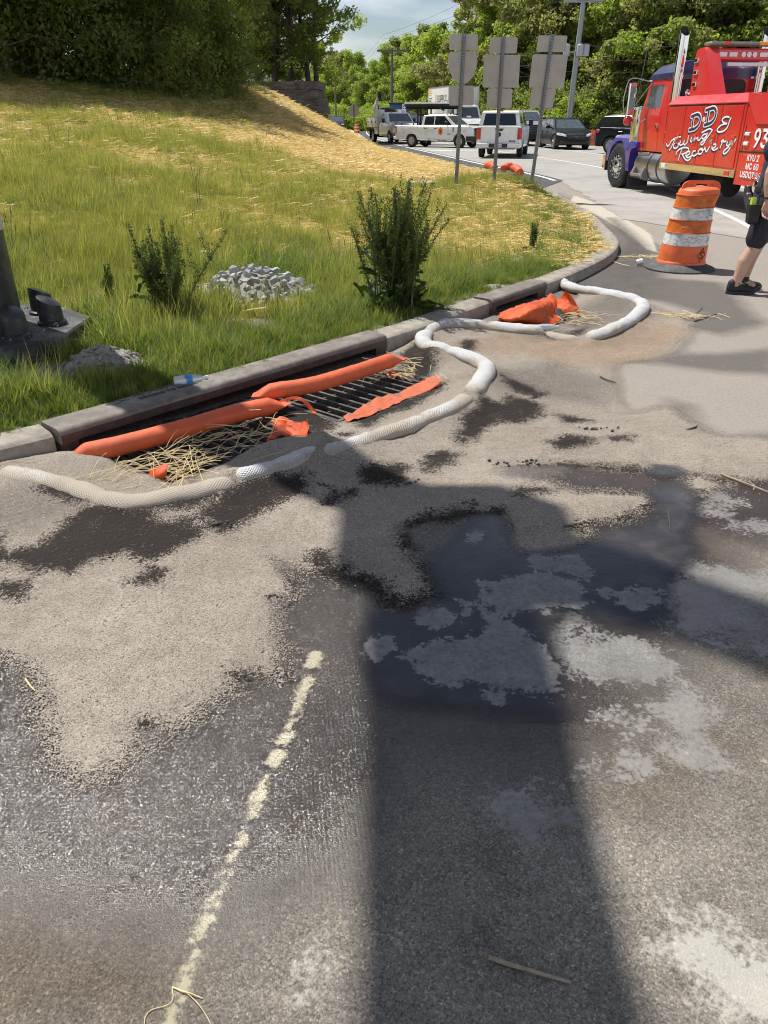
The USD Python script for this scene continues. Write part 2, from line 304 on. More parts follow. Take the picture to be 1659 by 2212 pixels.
def litter_material():
    N, L = {'g': ('geometry', {}), 'm1': ('attribute', {'attribute': 'maskA'}), 's1': ('separate_color', {}), 'p': ('principled_bsdf', {'specular_ior_level': .25})}, [('m1.color', 's1.color')]
    def noise(n, sc, det=4.0, ro=0.6): N[n] = ('noise_texture', {'scale': sc, 'detail': det, 'roughness': ro}); L.append(('g.position', n + '.vector')); return n + '.fac'
    big, mid, fine = noise('nb', 1.6, 5), noise('nm', 9.0, 6, .68), noise('nf', 70.0, 4, .7)
    for n, sc in (('v1', 230.0), ('v2', 480.0)): N[n] = ('voronoi_texture', {'scale': sc}); L.append(('g.position', n + '.vector')); N[n + 's'] = ('separate_color', {}); L.append((n + '.color', n + 's.color'))
    N['one'] = ('value', {'value': 1.0})
    N['c0'] = ('rgb_ramp', {'ramp': [(0.3, (.256, .223, .188)), (0.5, (.298, .263, .224)), (0.7, (.338, .302, .262))]}); L.append((big, 'c0.fac'))
    N['c1'] = ('rgb_ramp', {'ramp': [(0.0, (.42, .41, .40)), (0.16, (.8, .79, .78)), (0.6, (1, 1, 1)), (1.0, (1.22, 1.2, 1.16))]}); L.append(('v1s.r', 'c1.fac'))
    c = MX(N, L, 'x1', 'c0.color', 'c1.color', 'one.value', 'multiply')
    N['c2'] = ('rgb_ramp', {'ramp': [(0.0, (.72, .71, .70)), (1.0, (1.2, 1.18, 1.15))]}); L.append(('v2s.g', 'c2.fac')); c = MX(N, L, 'x2', c, 'c2.color', 'one.value', 'multiply')
    N['c3'] = ('rgb_ramp', {'ramp': [(0.3, (.80, .79, .78)), (0.55, (1, 1, 1)), (0.75, (1.1, 1.08, 1.05))]}); L.append((mid, 'c3.fac')); c = MX(N, L, 'x3', c, 'c3.color', 'one.value', 'multiply')
    def worn(n, ch, soft, amt):
        a = MT(N, L, n + 'a', 'multiply', fine, 0.8); b_ = MT(N, L, n + 'b', 'multiply', mid, 0.8); d = MT(N, L, n + 'c', 'add', a, b_); e = MT(N, L, n + 'd', 'subtract', d, 0.8)
        f = MT(N, L, n + 'e', 'multiply', e, amt); h = MT(N, L, n + 'f', 'add', ch, f); return MR(N, L, n + 'g', h, 0.5 - soft, 0.5 + soft)
    grey = worn('gy', 's1.b', .4, .7); c = MX(N, L, 'x4', c, None, grey, 'multiply', bcol=(.62, .63, .65))
    pink = worn('pk', 's1.g', .35, .5); c = MX(N, L, 'x5', c, None, pink, 'multiply', bcol=(1.0, .88, .78))
    gq = MT(N, L, 'gq', 'multiply_add', 'v1s.b', .50); N['gq'][1]['value3'] = -.25; dgc = MT(N, L, 'dgc', 'add', 's1.r', gq); damp = worn('da', dgc, .12, 2.0); c = MX(N, L, 'x6', c, None, damp, 'multiply', bcol=(.055, .042, .036))
    L.append((c, 'p.base_color')); ro = MR(N, L, 'ro', damp, 0, 1, .95, .75); L.append((ro, 'p.roughness'))
    h1 = MT(N, L, 'h1', 'multiply', 'v1.distance', -1.0); h2 = MT(N, L, 'h2', 'multiply', 'v1s.g', .9); h3 = MT(N, L, 'h3', 'add', h1, h2); h4 = MT(N, L, 'h4', 'multiply', mid, 1.2); h5 = MT(N, L, 'h5', 'add', h3, h4)
    N['b'] = ('bump', {'strength': .7, 'distance': .0035}); L += [(h5, 'b.height'), ('b.normal', 'p.normal')]
    N['mb'] = ('attribute', {'attribute': 'maskB'}); N['sb'] = ('separate_color', {}); N['tr'] = ('transparent_bsdf', {}); N['mc'] = ('mix_closure', {}); L.append(('mb.color', 'sb.color'))
    al = MT(N, L, 'al', 'multiply_add', 'v1s.b', .9); N['al'][1]['value3'] = .05; ag = MT(N, L, 'ag', 'greater_than', 'sb.r', al)
    L += [(ag, 'mc.fac'), ('tr.BSDF', 'mc.closure1'), ('p.BSDF', 'mc.closure2')]
    return mat('litter', N, L, 'mc.closure')
litter_material()
def puddle_material():
    # dark oily water; a pale scum film floats on it in islands; the edge is broken by the grain of the road
    N, L = {'g': ('geometry', {}), 'm': ('attribute', {'attribute': 'maskA'}), 's': ('separate_color', {}), 'p': ('principled_bsdf', {'ior': 1.45}), 't': ('transparent_bsdf', {}), 'mc': ('mix_closure', {})}, [('m.color', 's.color')]
    def noise(n, sc, det=4.0, ro=0.6): N[n] = ('noise_texture', {'scale': sc, 'detail': det, 'roughness': ro, 'distortion': .4}); L.append(('g.position', n + '.vector')); return n + '.fac'
    a, b, c, d = noise('n1', 5.0, 6), noise('n2', 16.0, 6, .65), noise('n3', 70.0, 4), noise('n4', 9.0, 3)
    def edge(n, ch, amt, soft):
        e = MT(N, L, n + 'a', 'add', a, b); f = MT(N, L, n + 'b', 'subtract', e, 1.0); h = MT(N, L, n + 'c', 'multiply', f, amt); i2 = MT(N, L, n + 'g', 'subtract', c, .5); i3 = MT(N, L, n + 'h', 'multiply', i2, amt * .45); k = MT(N, L, n + 'd', 'add', ch, h); k2 = MT(N, L, n + 'i', 'add', k, i3); return MR(N, L, n + 'e', k2, .5 - soft, .5 + soft)
    water = edge('w', 's.r', .42, .28); scum = edge('c', 's.g', .70, .035)
    N['r'] = ('rgb_ramp', {'ramp': [(.35, (.014, .013, .014)), (.55, (.030, .026, .025)), (.75, (.060, .049, .043))]}); L.append((a, 'r.fac'))
    N['r2'] = ('rgb_ramp', {'ramp': [(.32, (.085, .083, .08)), (.5, (.15, .146, .14)), (.68, (.215, .208, .2))]}); rm = MT(N, L, 'rm', 'multiply_add', c, .7); N['rm'][1]['value3'] = -.2; N['rm2'] = ('math', {'math_type': 'multiply_add', 'value2': .7}); L += [(b, 'rm2.value1'), (rm, 'rm2.value3'), ('rm2.value', 'r2.fac')]
    sm = MT(N, L, 'sm', 'multiply', scum, .82); col = MX(N, L, 'x1', 'r.color', 'r2.color', sm); L.append((col, 'p.base_color'))
    ro = MR(N, L, 'ro', scum, 0, 1, .045, .5); L.append((ro, 'p.roughness')); N['b'] = ('bump', {'strength': .12, 'distance': .006}); hh = MT(N, L, 'hh', 'add', d, c); L += [(hh, 'b.height'), ('b.normal', 'p.normal')]
    L += [(water, 'mc.fac'), ('t.BSDF', 'mc.closure1'), ('p.BSDF', 'mc.closure2')]
    return mat('puddle', N, L, 'mc.closure')
puddle_material()
plain('concrete', (.28, .25, .205), .85, var=.25, scale=14, bump=.5, bscale=120, dirt=(.11, .095, .08), dscale=5, damt=.75)
plain('far_concrete', (.50, .48, .43), .85, var=.12, scale=6)
plain('iron_dust', (.15, .128, .108), .7, var=.3, scale=16, bump=.4, bscale=140, dirt=(.27, .245, .21), dscale=5, damt=.95)
plain('iron', (.050, .028, .024), .55, var=.35, scale=20, bump=.35, bscale=150, dirt=(.13, .07, .05), dscale=14, damt=.6)
plain('iron_letter', (.045, .036, .032), .7)
plain('grate_iron', (.075, .068, .062), .55, metal=.3, var=.3, scale=22, bump=.3, bscale=130, dirt=(.20, .17, .14), dscale=11, damt=.7)
plain('pit', (.02, .018, .016), .9, var=.3)
plain('orange_cloth', (.60, .098, .028), .62, var=.10, scale=11, bump=.35, bscale=420, dirt=(.40, .10, .04), dscale=6, damt=.5)
def orange_fabric():
    N = {'g': ('geometry', {}), 'n': ('noise_texture', {'scale': 7.0, 'detail': 6.0}), 'r': ('rgb_ramp', {'ramp': [(.28, (.38, .060, .018)), (.5, (.62, .105, .028)), (.75, (.74, .15, .045))]}),
         'p': ('principled_bsdf', {'roughness': .6, 'specular_ior_level': .35}), 't': ('translucent_bsdf', {'color': (.85, .16, .03)}), 'm': ('mix_closure', {'fac': .22}),
         'bn': ('noise_texture', {'scale': 60.0, 'detail': 6.0}), 'b': ('bump', {'strength': .3, 'distance': .004})}
    mat('orange_fabric', N, [('g.position', 'n.vector'), ('n.fac', 'r.fac'), ('r.color', 'p.base_color'), ('g.position', 'bn.vector'), ('bn.fac', 'b.height'), ('b.normal', 'p.normal'), ('p.BSDF', 'm.closure1'), ('t.BSDF', 'm.closure2')], 'm.closure')
orange_fabric()
def sock_material():
    # white net sleeve: diamond net from the sleeve's own (length, girth) coordinates; dusted and oil-stained
    N, L = {'u': ('attribute', {'attribute': 'st'}), 's': ('separate_xyz', {}), 'p': ('principled_bsdf', {'roughness': .8, 'specular_ior_level': .25}), 'g': ('geometry', {}), 'm1': ('attribute', {'attribute': 'maskA'}), 's1': ('separate_color', {})}, [('u.vector', 's.vector'), ('m1.color', 's1.color')]
    a = MT(N, L, 'a', 'add', 's.x', 's.y'); b = MT(N, L, 'b', 'subtract', 's.x', 's.y')
    a1 = MT(N, L, 'a1', 'multiply', a, 3.14159); b1 = MT(N, L, 'b1', 'multiply', b, 3.14159); a2 = MT(N, L, 'a2', 'sine', a1, 0.0); b2 = MT(N, L, 'b2', 'sine', b1, 0.0)
    a3 = MT(N, L, 'a3', 'absolute', a2, 0.0); b3 = MT(N, L, 'b3', 'absolute', b2, 0.0); h = MT(N, L, 'h', 'multiply', a3, b3)
    for n, sc, d in (('n1', 6.0, 6.0), ('n2', 60.0, 4.0)): N[n] = ('noise_texture', {'scale': sc, 'detail': d, 'roughness': .65}); L.append(('g.position', n + '.vector'))
    N['cr'] = ('rgb_ramp', {'ramp': [(0.0, (.25, .25, .255)), (0.22, (.55, .55, .545)), (1.0, (.63, .63, .62))]}); L.append((h, 'cr.fac'))
    d1 = MT(N, L, 'd1', 'add', 'n1.fac', 'n2.fac'); d2 = MT(N, L, 'd2', 'multiply', d1, .55); d3 = MT(N, L, 'd3', 'add', d2, 's1.r'); d4 = MR(N, L, 'd4', d3, .92, 1.15)
    c = MX(N, L, 'x1', 'cr.color', None, d4, bcol=(.40, .345, .28))
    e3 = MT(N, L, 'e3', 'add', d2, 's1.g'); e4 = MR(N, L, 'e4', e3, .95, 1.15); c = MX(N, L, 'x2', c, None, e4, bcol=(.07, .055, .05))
    L.append((c, 'p.base_color')); N['b0'] = ('bump', {'strength': .75, 'distance': .006}); L += [(h, 'b0.height'), ('b0.normal', 'p.normal')]
    mat('sock', N, L, 'p.BSDF')
sock_material()
plain('straw', (.70, .55, .29), .6, var=.3, scale=30)
def blade(name, root, tip, alt, trans=.5):
    root, tip, alt = [tuple(min(.9, 1.2 * q) for q in c) for c in (root, tip, alt)]
    mat(name, {'o': ('object_info', {}), 'g': ('geometry', {}), 'n': ('noise_texture', {'scale': .55, 'detail': 3.0}), 'ad': ('math', {'math_type': 'add'}), 'mm': ('math', {'math_type': 'multiply', 'value2': .34}),
        'rd': ('math', {'math_type': 'multiply_add', 'value2': .75}), 'r': ('rgb_ramp', {'ramp': [(.30, tuple(root)), (.66, tuple(tip)), (.98, tuple(alt))]}), 'p': ('principled_bsdf', {'roughness': .5, 'specular_ior_level': .35}), 't': ('translucent_bsdf', {}),
        'tc': ('mix_color', {'blend_type': 'multiply', 'fac': 1.0, 'b': (1.4, 1.45, .8), 'use_clamp': False}), 'm': ('mix_closure', {'fac': trans})},
        [('g.position', 'n.vector'), ('n.fac', 'ad.value1'), ('o.random', 'ad.value2'), ('ad.value', 'mm.value1'), ('g.random_per_island', 'rd.value1'), ('mm.value', 'rd.value3'), ('rd.value', 'r.fac'), ('r.color', 'p.base_color'), ('r.color', 'tc.a'), ('tc.result', 't.color'), ('p.BSDF', 'm.closure1'), ('t.BSDF', 'm.closure2')], 'm.closure')
blade('grass_lush', (.085, .125, .024), (.20, .235, .050), (.46, .42, .16))
blade('grass_dry', (.19, .195, .05), (.40, .37, .125), (.70, .60, .31))
blade('straw_blade', (.50, .38, .17), (.72, .57, .28), (.86, .73, .43), .15)
blade('weed_stalk', (.10, .075, .045), (.16, .12, .07), (.26, .20, .11), .1)
plain('sock_end', (.62, .60, .57), .8, var=.2, scale=40, dirt=(.28, .24, .2), dscale=30, damt=.8)
plain('black_cloth', (.02, .02, .022), .8)

plain('orange_dirty', (.50, .095, .03), .7, var=.2, scale=20, bump=.3, bscale=200, dirt=(.16, .10, .075), dscale=16, damt=.95)
plain('bumper_chrome', (.62, .62, .63), .25, metal=.35, var=.05)
# ================================================================ survey lines
KERB = gp([(0, 1017), (135, 982), (833, 762), (908, 737), (1058, 680), (1177, 638), (1248, 608), (1325, 563)])
d0 = np.array(KERB[0]) - np.array(KERB[1]); d0 /= np.linalg.norm(d0)
KERB = [tuple(np.array(KERB[0]) + d0 * 3.2 + np.array([-.25, .1]) * 0), tuple(np.array(KERB[0]) + d0 * 1.5)] + KERB + [(3.26, 11.2), (3.44, 12.4), (3.62, 13.8), (3.76, 15.4), (3.86, 17.4), (3.90, 19.2), (3.85, 22), (3.66, 25), (3.3, 28), (1.95, 37.5), (.2, 47.8), (-1.3, 67.6), (-4.3, 128), (-9, 260)]
KP = smoothpath(KERB, .05); KB = np.array(KERB)
kt = np.gradient(KP, axis=0); kt /= np.linalg.norm(kt, axis=1, keepdims=True); KN = np.stack([-kt[:, 1], kt[:, 0]], 1)   # towards the bank
KTREE = cKDTree(KP)
def kerb_off(d): return KP + KN * d
B0, D0 = np.array(KERB[3]), np.array(KERB[4])                   # first inlet: ends of its hood
E1 = (D0 - B0) / np.linalg.norm(D0 - B0); E2 = np.array([E1[1], -E1[0]])   # along the kerb, out into the road
HL = np.linalg.norm(D0 - B0)
def loc1(a, b): return B0 + E1 * a + E2 * b
F0, G0 = np.array(KERB[6]), np.array(KERB[7]); F1 = (G0 - F0) / np.linalg.norm(G0 - F0); F2 = np.array([F1[1], -F1[0]]); GL = np.linalg.norm(G0 - F0)
def loc2(a, b): return F0 + F1 * a + F2 * b
GR = [(.12, 1.06, .14, .78), (1.32, 2.26, .14, .78)]            # grates: a0 a1 b0 b1 in the inlet's frame
gr_holes = [Polygon([loc1(a0 + .02, b0 + .02), loc1(a1 - .02, b0 + .02), loc1(a1 - .02, b1 - .02), loc1(a0 + .02, b1 - .02)]) for a0, a1, b0, b1 in GR]

# absorbent socks (white): traced, in the order of the photograph
SOCKS = [
 (gp([(12, 1012), (45, 1030), (105, 1042), (165, 1056), (235, 1080), (300, 1084), (365, 1072), (430, 1062), (478, 1050), (512, 1042)], .04), .057),
 (gp([(500, 1043), (540, 1032), (590, 1017), (630, 1005), (664, 989), (700, 983)], .036), .052),
 (gp([(688, 990), (720, 983), (760, 973), (800, 955), (850, 936), (905, 915), (950, 897), (985, 880), (1008, 862)], .042), .053),
 (gp([(1022, 858), (1035, 835), (1050, 808), (1046, 792), (1016, 778), (975, 765), (935, 757), (915, 745), (922, 725), (955, 708), (1010, 706), (1075, 711), (1130, 717), (1176, 722)], .045), .060),
 (gp([(1178, 724), (1205, 732), (1255, 738)], .028), .052),
 (gp([(1270, 735), (1310, 720), (1352, 700), (1383, 676), (1378, 655), (1340, 645), (1295, 634), (1240, 622), (1216, 612), (1222, 604), (1240, 602)], .05), .059)]
SOCKP = [smoothpath(np.column_stack([p, np.zeros(len(p))]), .015) for p, r in SOCKS]
STREE = cKDTree(np.vstack(SOCKP)[:, :2])

# ---------------------------------------------------------------- traced outlines on the road
def c1(P): return [(x / 2 , y / 2 + 995) for x, y in P]
def c2(P): return [(x * .6 + 663.6, y * .6 + 995.4) for x, y in P]
def c5(P): return [(x * .6 + 663.6, y * .6 + 696.8) for x, y in P]
def c4(P): return [(x / 2 + 829.5, y / 2 + 1592.6) for x, y in P]
LITTER = [gp(q) for q in [
 [(-260, 1060), (-20, 1008), (60, 985), (150, 985), (230, 985), (330, 1030), (420, 1010), (560, 960), (640, 930), (700, 905), (760, 908), (830, 880), (900, 850), (935, 800), (860, 762), (905, 738), (1000, 700), (1100, 712), (1180, 690), (1250, 640), (1340, 640), (1440, 672), (1490, 700), (1470, 760), (1330, 790), (1330, 860), (1350, 900),
  (1440, 880), (1540, 945), (1659, 950), (1900, 970), (1900, 1045), (1659, 1033), (1414, 1015), (1240, 1003), (1108, 1009), (1090, 1025), (1174, 1043), (1264, 1067), (1390, 1073), (1402, 1085), (1330, 1115), (1228, 1140), (1270, 1150), (1258, 1181), (1144, 1199), (1095, 1193), (1084, 1115), (1000, 1115), (916, 1127), (876, 1145), (886, 1175), (922, 1217), (958, 1265), (952, 1289), (892, 1325), (838, 1313), (790, 1277), (669, 1235), (600, 1215), (655, 1268), (635, 1300), (595, 1295), (600, 1395), (595, 1460), (530, 1455), (520, 1485), (450, 1520), (370, 1575), (315, 1565), (300, 1605), (260, 1648), (185, 1668), (122, 1640), (125, 1570), (100, 1495), (75, 1445), (30, 1415), (0, 1405), (-300, 1400)],
 [(1480, 1031), (1515, 1028), (1552, 1050), (1530, 1060), (1490, 1055)], [(140, 978), (560, 850), (850, 756), (908, 734), (945, 800), (905, 850), (650, 935), (330, 1036)]]]
DAMP = [gp(q) for q in [
 [(560, 888), (640, 856), (700, 880), (745, 912), (690, 940), (600, 915)], [(860, 768), (905, 745), (935, 780), (900, 800)], [(150, 975), (560, 850), (840, 765), (845, 785), (560, 880), (170, 990)],
 c1([(-300, 330), (0, 320), (40, 400), (150, 370), (270, 280), (380, 225), (490, 215), (620, 210), (840, 180), (900, 145), (960, 190), (860, 220), (700, 240), (690, 280), (800, 260), (880, 320), (850, 350), (740, 410), (620, 440), (560, 410), (400, 450), (300, 500), (200, 480), (0, 455), (-300, 450)]),
 c1([(170, 150), (250, 150), (370, 180), (390, 215), (300, 190), (200, 170)]),
 c1([(870, 230), (1010, 140), (1100, 110), (1310, 80), (1330, 150), (1200, 200), (1080, 280), (1000, 320), (890, 320)]),
 c1([(1560, 50), (1700, 60), (1700, 100), (1560, 110)]), c1([(1370, 210), (1440, 140), (1540, 130), (1500, 180)]),
 c1([(560, 540), (620, 480), (720, 480), (700, 540)]), c1([(0, 540), (130, 520), (120, 600), (0, 600)]),
 c5([(190, 560), (230, 530), (320, 515), (380, 530), (340, 590), (260, 600), (190, 590)]), c5([(440, 480), (490, 465), (560, 480), (520, 510), (440, 545), (400, 540)]),
 c5([(540, 350), (600, 330), (620, 290), (700, 300), (720, 270), (800, 280), (850, 300), (840, 340), (770, 370), (690, 360), (640, 400), (560, 450), (540, 430)]),
 c5([(690, 200), (760, 220), (860, 265), (820, 280), (740, 250)]), c5([(860, 430), (940, 410), (1060, 425), (1000, 455), (900, 470)]),
 c5([(1090, 420), (1150, 410), (1160, 430), (1110, 435)]), c5([(900, 335), (960, 340), (1020, 360), (940, 365)]),
 c5([(330, 120), (380, 100), (440, 110), (470, 150), (440, 200), (400, 215), (340, 170)]), c5([(150, 345), (240, 330), (330, 280), (420, 260), (510, 215), (490, 250), (400, 300), (300, 335), (230, 385), (160, 370)]),
 c5([(-40, 330), (60, 340), (70, 400), (0, 420), (-40, 390)]), c5([(120, 410), (170, 405), (160, 430), (120, 432)]), c5([(560, 85), (600, 85), (600, 108), (560, 108)]),
 c5([(840, 65), (1010, 20), (1000, 45), (880, 75)]),
 [(655, 1200), (700, 1195), (760, 1228), (830, 1262), (846, 1290), (870, 1305), (910, 1290), (925, 1265), (905, 1220), (868, 1180), (858, 1135), (920, 1112), (1000, 1098), (1086, 1100), (1100, 1125), (1090, 1140), (1000, 1130), (930, 1140), (900, 1150), (985, 1270), (960, 1320), (880, 1345), (800, 1320), (740, 1290), (680, 1250)],
 [(590, 1210), (640, 1240), (670, 1270), (650, 1330), (610, 1330), (600, 1295), (636, 1290)], [(515, 1450), (560, 1460), (600, 1465), (600, 1500), (510, 1500)], [(296, 1560), (330, 1560), (330, 1590), (305, 1610)],
 [(1090, 1008), (1240, 1000), (1420, 1012), (1420, 1030), (1240, 1016), (1100, 1020)], [(1110, 1055), (1160, 1050), (1200, 1062), (1150, 1075), (1115, 1072)]]]
GREY = [gp(q) for q in [[(1180, 690), (1330, 640), (1400, 690), (1260, 720)], [(1060, 700), (1180, 690), (1240, 720), (1160, 740)], [(1380, 790), (1500, 800), (1560, 860), (1460, 880), (1380, 850)], [(990, 820), (1200, 780), (1320, 830), (1300, 880), (1100, 850)], [(-100, 1080), (60, 1070), (180, 1100), (60, 1150), (-100, 1140)]]]
PINK = [gp(q) for q in [[(1270, 745), (1400, 690), (1480, 710), (1400, 790), (1200, 790), (1060, 740), (1200, 740)], [(930, 760), (1080, 730), (1180, 740), (1100, 770)]]]
WET = [gp(q) for q in [
 [(-300, 1380), (0, 1405), (75, 1445), (125, 1570), (120, 1660), (185, 1680), (300, 1640), (460, 1525), (600, 1470), (610, 1300), (650, 1230), (800, 1300), (800, 1500), (700, 1700), (560, 1850), (420, 1900), (250, 1880), (100, 1850), (-300, 1800)],
 [(640, 1230), (800, 1200), (1000, 1100), (1250, 1010), (1420, 1005), (1700, 1040), (1700, 1160), (1500, 1130), (1480, 1190), (1550, 1220), (1480, 1300), (1420, 1420), (1250, 1560), (1100, 1640), (850, 1600), (700, 1500), (640, 1350)],
 [(560, 1420), (800, 1420), (830, 1600), (700, 1800), (560, 1750)]]]
BROWN = [gp(q) for q in [c2([(890, 770), (930, 760), (1050, 840), (1200, 840), (1310, 930), (1250, 1000), (1150, 1000), (1050, 1130), (960, 1100), (940, 880)]), c4([(830, 0), (1330, 0), (1280, 120), (1220, 320), (1050, 330), (920, 260), (860, 150)]), c4([(1350, 0), (1420, -60), (1500, 0), (1480, 120), (1380, 80)]),
 [(560, 1600), (700, 1480), (800, 1500), (790, 1700), (640, 1750)], [(-200, 1900), (200, 1880), (420, 1960), (400, 2250), (-200, 2300)], [(1150, 1120), (1300, 1060), (1500, 1080), (1659, 1160), (1600, 1230), (1440, 1230), (1300, 1180)]]]
WHITE = [gp(q) for q in [c4([(1280, 740), (1380, 720), (1500, 790), (1600, 920), (1700, 1000), (1700, 1200), (1560, 1170), (1450, 1100), (1330, 1020), (1210, 930), (1190, 860)]), [(660, 2090), (675, 2060), (685, 2090), (672, 2130)]]]
SCUM = [gp(q) for q in [c2([(890, 640), (1000, 620), (1160, 620), (1290, 680), (1350, 790), (1200, 830), (1050, 830), (920, 770)]), c2([(1290, 440), (1380, 370), (1520, 380), (1700, 410), (1700, 660), (1500, 640), (1330, 610), (1290, 520)]), c2([(1390, 110), (1500, 120), (1560, 200), (1700, 215), (1700, 262), (1560, 250), (1440, 190)]), c2([(890, 590), (960, 540), (1060, 590), (1040, 620), (940, 615)]),
 c2([(1100, 930), (1160, 915), (1200, 935), (1150, 960)]), c2([(1200, 880), (1330, 800), (1460, 900), (1480, 1120), (1330, 1100), (1330, 960)]), c4([(980, 90), (1050, 60), (1150, 70), (1200, 0), (1300, -20), (1310, 30), (1200, 90), (1120, 150), (1000, 170)]), c4([(880, 120), (920, 90), (910, 150)]), c4([(510, 270), (640, 250), (880, 290), (900, 420), (560, 430), (510, 350)])]]
CREAM = [[(3.95, 17.6), (3.97, 15.2), (3.86, 13.2), (3.72, 11.8), (3.60, 10.9)] + gp([(1420, 545), (1405, 505), (1360, 478), (1320, 455), (1280, 436), (1240, 422)])]
DIRT = [gp(q) for q in [[(1330, 560), (1345, 520), (1310, 470), (1330, 470), (1390, 520), (1420, 560), (1430, 600), (1560, 610), (1640, 690), (1560, 690), (1420, 650), (1330, 640), (1250, 640), (1210, 625)], [(1420, 690), (1520, 672), (1659, 690), (1659, 700), (1560, 725), (1450, 700)],
 c5([(1300, 280), (1380, 300), (1400, 360), (1490, 410), (1440, 415), (1360, 380), (1300, 320)]), c5([(1600, 410), (1700, 400), (1700, 450)]), c5([(1180, 140), (1320, 110), (1500, 110), (1700, 90), (1700, 190), (1500, 180), (1330, 160)]), c5([(1050, 30), (1250, 60), (1200, 110), (1050, 80)])]]
# ---------------------------------------------------------------- the road: one sheet to the horizon
def axis(lo, hi, dense, fine, grow):
    a, s, out = dense[1], fine, list(np.arange(dense[0], dense[1], fine))
    while a < hi: out.append(a); s = min(s * grow, 60); a += s
    a, s = dense[0], fine; pre = []
    while a > lo: s = min(s * grow, 60); a -= s; pre.append(a)
    return np.array(pre[::-1] + out)
gx = axis(-900, 900, (-1.6, 1.9), .013, 1.045); gy = axis(-60, 1500, (.75, 3.4), .013, 1.03)
X, Y = np.meshgrid(gx, gy, indexing='ij'); P = np.column_stack([X.ravel(), Y.ravel()])
near = (np.abs(P[:, 0]) < 9) & (P[:, 1] < 20) & (P[:, 1] > .2)
def on(polys, soft, grow=0.0):
    o = np.zeros(len(P)); k = np.nonzero(near)[0]; o[k] = np.clip(.5 + (sdfs(P[k], polys) + grow) / (2 * soft), 0, 1); return o
wob = np.zeros(len(P)); 
wet, brown, white = on(WET, .30, .12), on(BROWN, .20), on(WHITE, .10)
scum, cream, dirt = on(SCUM, .14), on(CREAM, .08), on(DIRT, .16)
kd = np.full(len(P), 9.); kk = np.nonzero(near)[0]; kd[kk] = KTREE.query(P[kk])[0]
dirt = np.maximum(dirt, .75 * np.exp(-(kd / .25) ** 2) * (P[:, 1] > 8.2))
YEL = [gp(q) for q in [[(u0 - 9, v0 + 1), (u0 + 9, v0 + 1), (u1 + 13, v1 - 1), (u1 - 12, v1 - 1)] for u0, v0, u1, v1 in [(684, 1405, 670, 1440), (668, 1462, 652, 1492), (656, 1488, 646, 1512), (646, 1512, 634, 1545), (634, 1550, 620, 1575), (622, 1580, 602, 1606), (602, 1624, 586, 1655), (574, 1672, 556, 1728), (556, 1732, 538, 1775), (532, 1787, 516, 1828), (512, 1834, 494, 1866), (498, 1874, 484, 1892), (486, 1907, 460, 1948), (468, 1952, 454, 1966), (450, 1977, 428, 2025), (430, 2052, 410, 2090), (404, 2100, 385, 2150), (380, 2165, 360, 2240)]]]
yel = .95 * on(YEL, .03)
DUSTP = [gp([(860, 900), (1000, 760), (1180, 640), (1330, 650), (1440, 640), (1420, 600), (1500, 560), (1480, 440), (1900, 440), (2100, 900), (1800, 1040), (1440, 1010), (1250, 1000), (1000, 1000)])]
dust = np.where(P[:, 1] > 11.5, 1.0 * (P[:, 0] > 3.9), 0); dust = np.maximum(dust, on(DUSTP, .35)); dust *= np.where(P[:, 1] > 6.2, np.clip((kd - .15) / .5, 0, 1), 1)
groove = sdf(P, gp([(430, 2300), (680, 1400), (860, 1400), (1000, 2300)])); groove = np.clip(groove / .1, 0, 1)
zz = np.zeros(len(P)); n_ = np.nonzero(near)[0]; zz[n_] = .006 * fbm(P[n_], 1.3, 4, 5)
nx, ny = len(gx), len(gy); i, j = np.meshgrid(np.arange(nx - 1), np.arange(ny - 1), indexing='ij'); i, j = i.ravel(), j.ravel()
Q = np.stack([i * ny + j, (i + 1) * ny + j, (i + 1) * ny + j + 1, i * ny + j + 1], 1)
ctr = P[Q].mean(1); hole = np.zeros(len(Q), bool)
for h_ in gr_holes: hole |= contains_xy(h_, ctr[:, 0], ctr[:, 1])
Q = Q[~hole]
obj('road', quads(np.column_stack([P, zz]), Q), 'asphalt', kind='structure', smooth=True,
    attrs={'maskA': np.stack([wet, brown, white], 1), 'maskB': np.stack([scum, cream, dirt], 1), 'maskC': np.stack([groove, yel, dust], 1)})

# ---------------------------------------------------------------- spilled absorbent granules: a thin uneven blanket that thins out to nothing
lx = np.arange(-3.1, 4.3, .0125); ly = np.arange(1.45, 8.6, .0125)
X, Y = np.meshgrid(lx, ly, indexing='ij'); P = np.column_stack([X.ravel(), Y.ravel()])
sd = sdfs(P, LITTER, .35); keep0 = sd > -.22
hmask = np.zeros(len(P), bool)
for h_ in gr_holes: hmask |= contains_xy(h_.buffer(.03), P[:, 0], P[:, 1])
k = np.nonzero(keep0)[0]; sk = sd[k]
sk = sk + .15 * fbm(P[k], 3.6, 4, 1) + .055 * fbm(P[k], 19, 4, 2)
H = -.007 + .017 * sstep(sk, -.03, .09) + .010 * fbm(P[k], 2.2, 4, 3) * (sk > 0) + .012 * fbm(P[k], 7, 3, 4) * sstep(sk, 0, .1) + .0035 * (np.random.default_rng(5).random(len(k)) - .5)
dS = STREE.query(P[k])[0]; nearS = np.exp(-(dS / .125) ** 2)
amp = .048 + .09 * fbm(P[k], 2.6, 3, 9); H += np.clip(amp, .012, .085) * nearS * (sk > -.03)
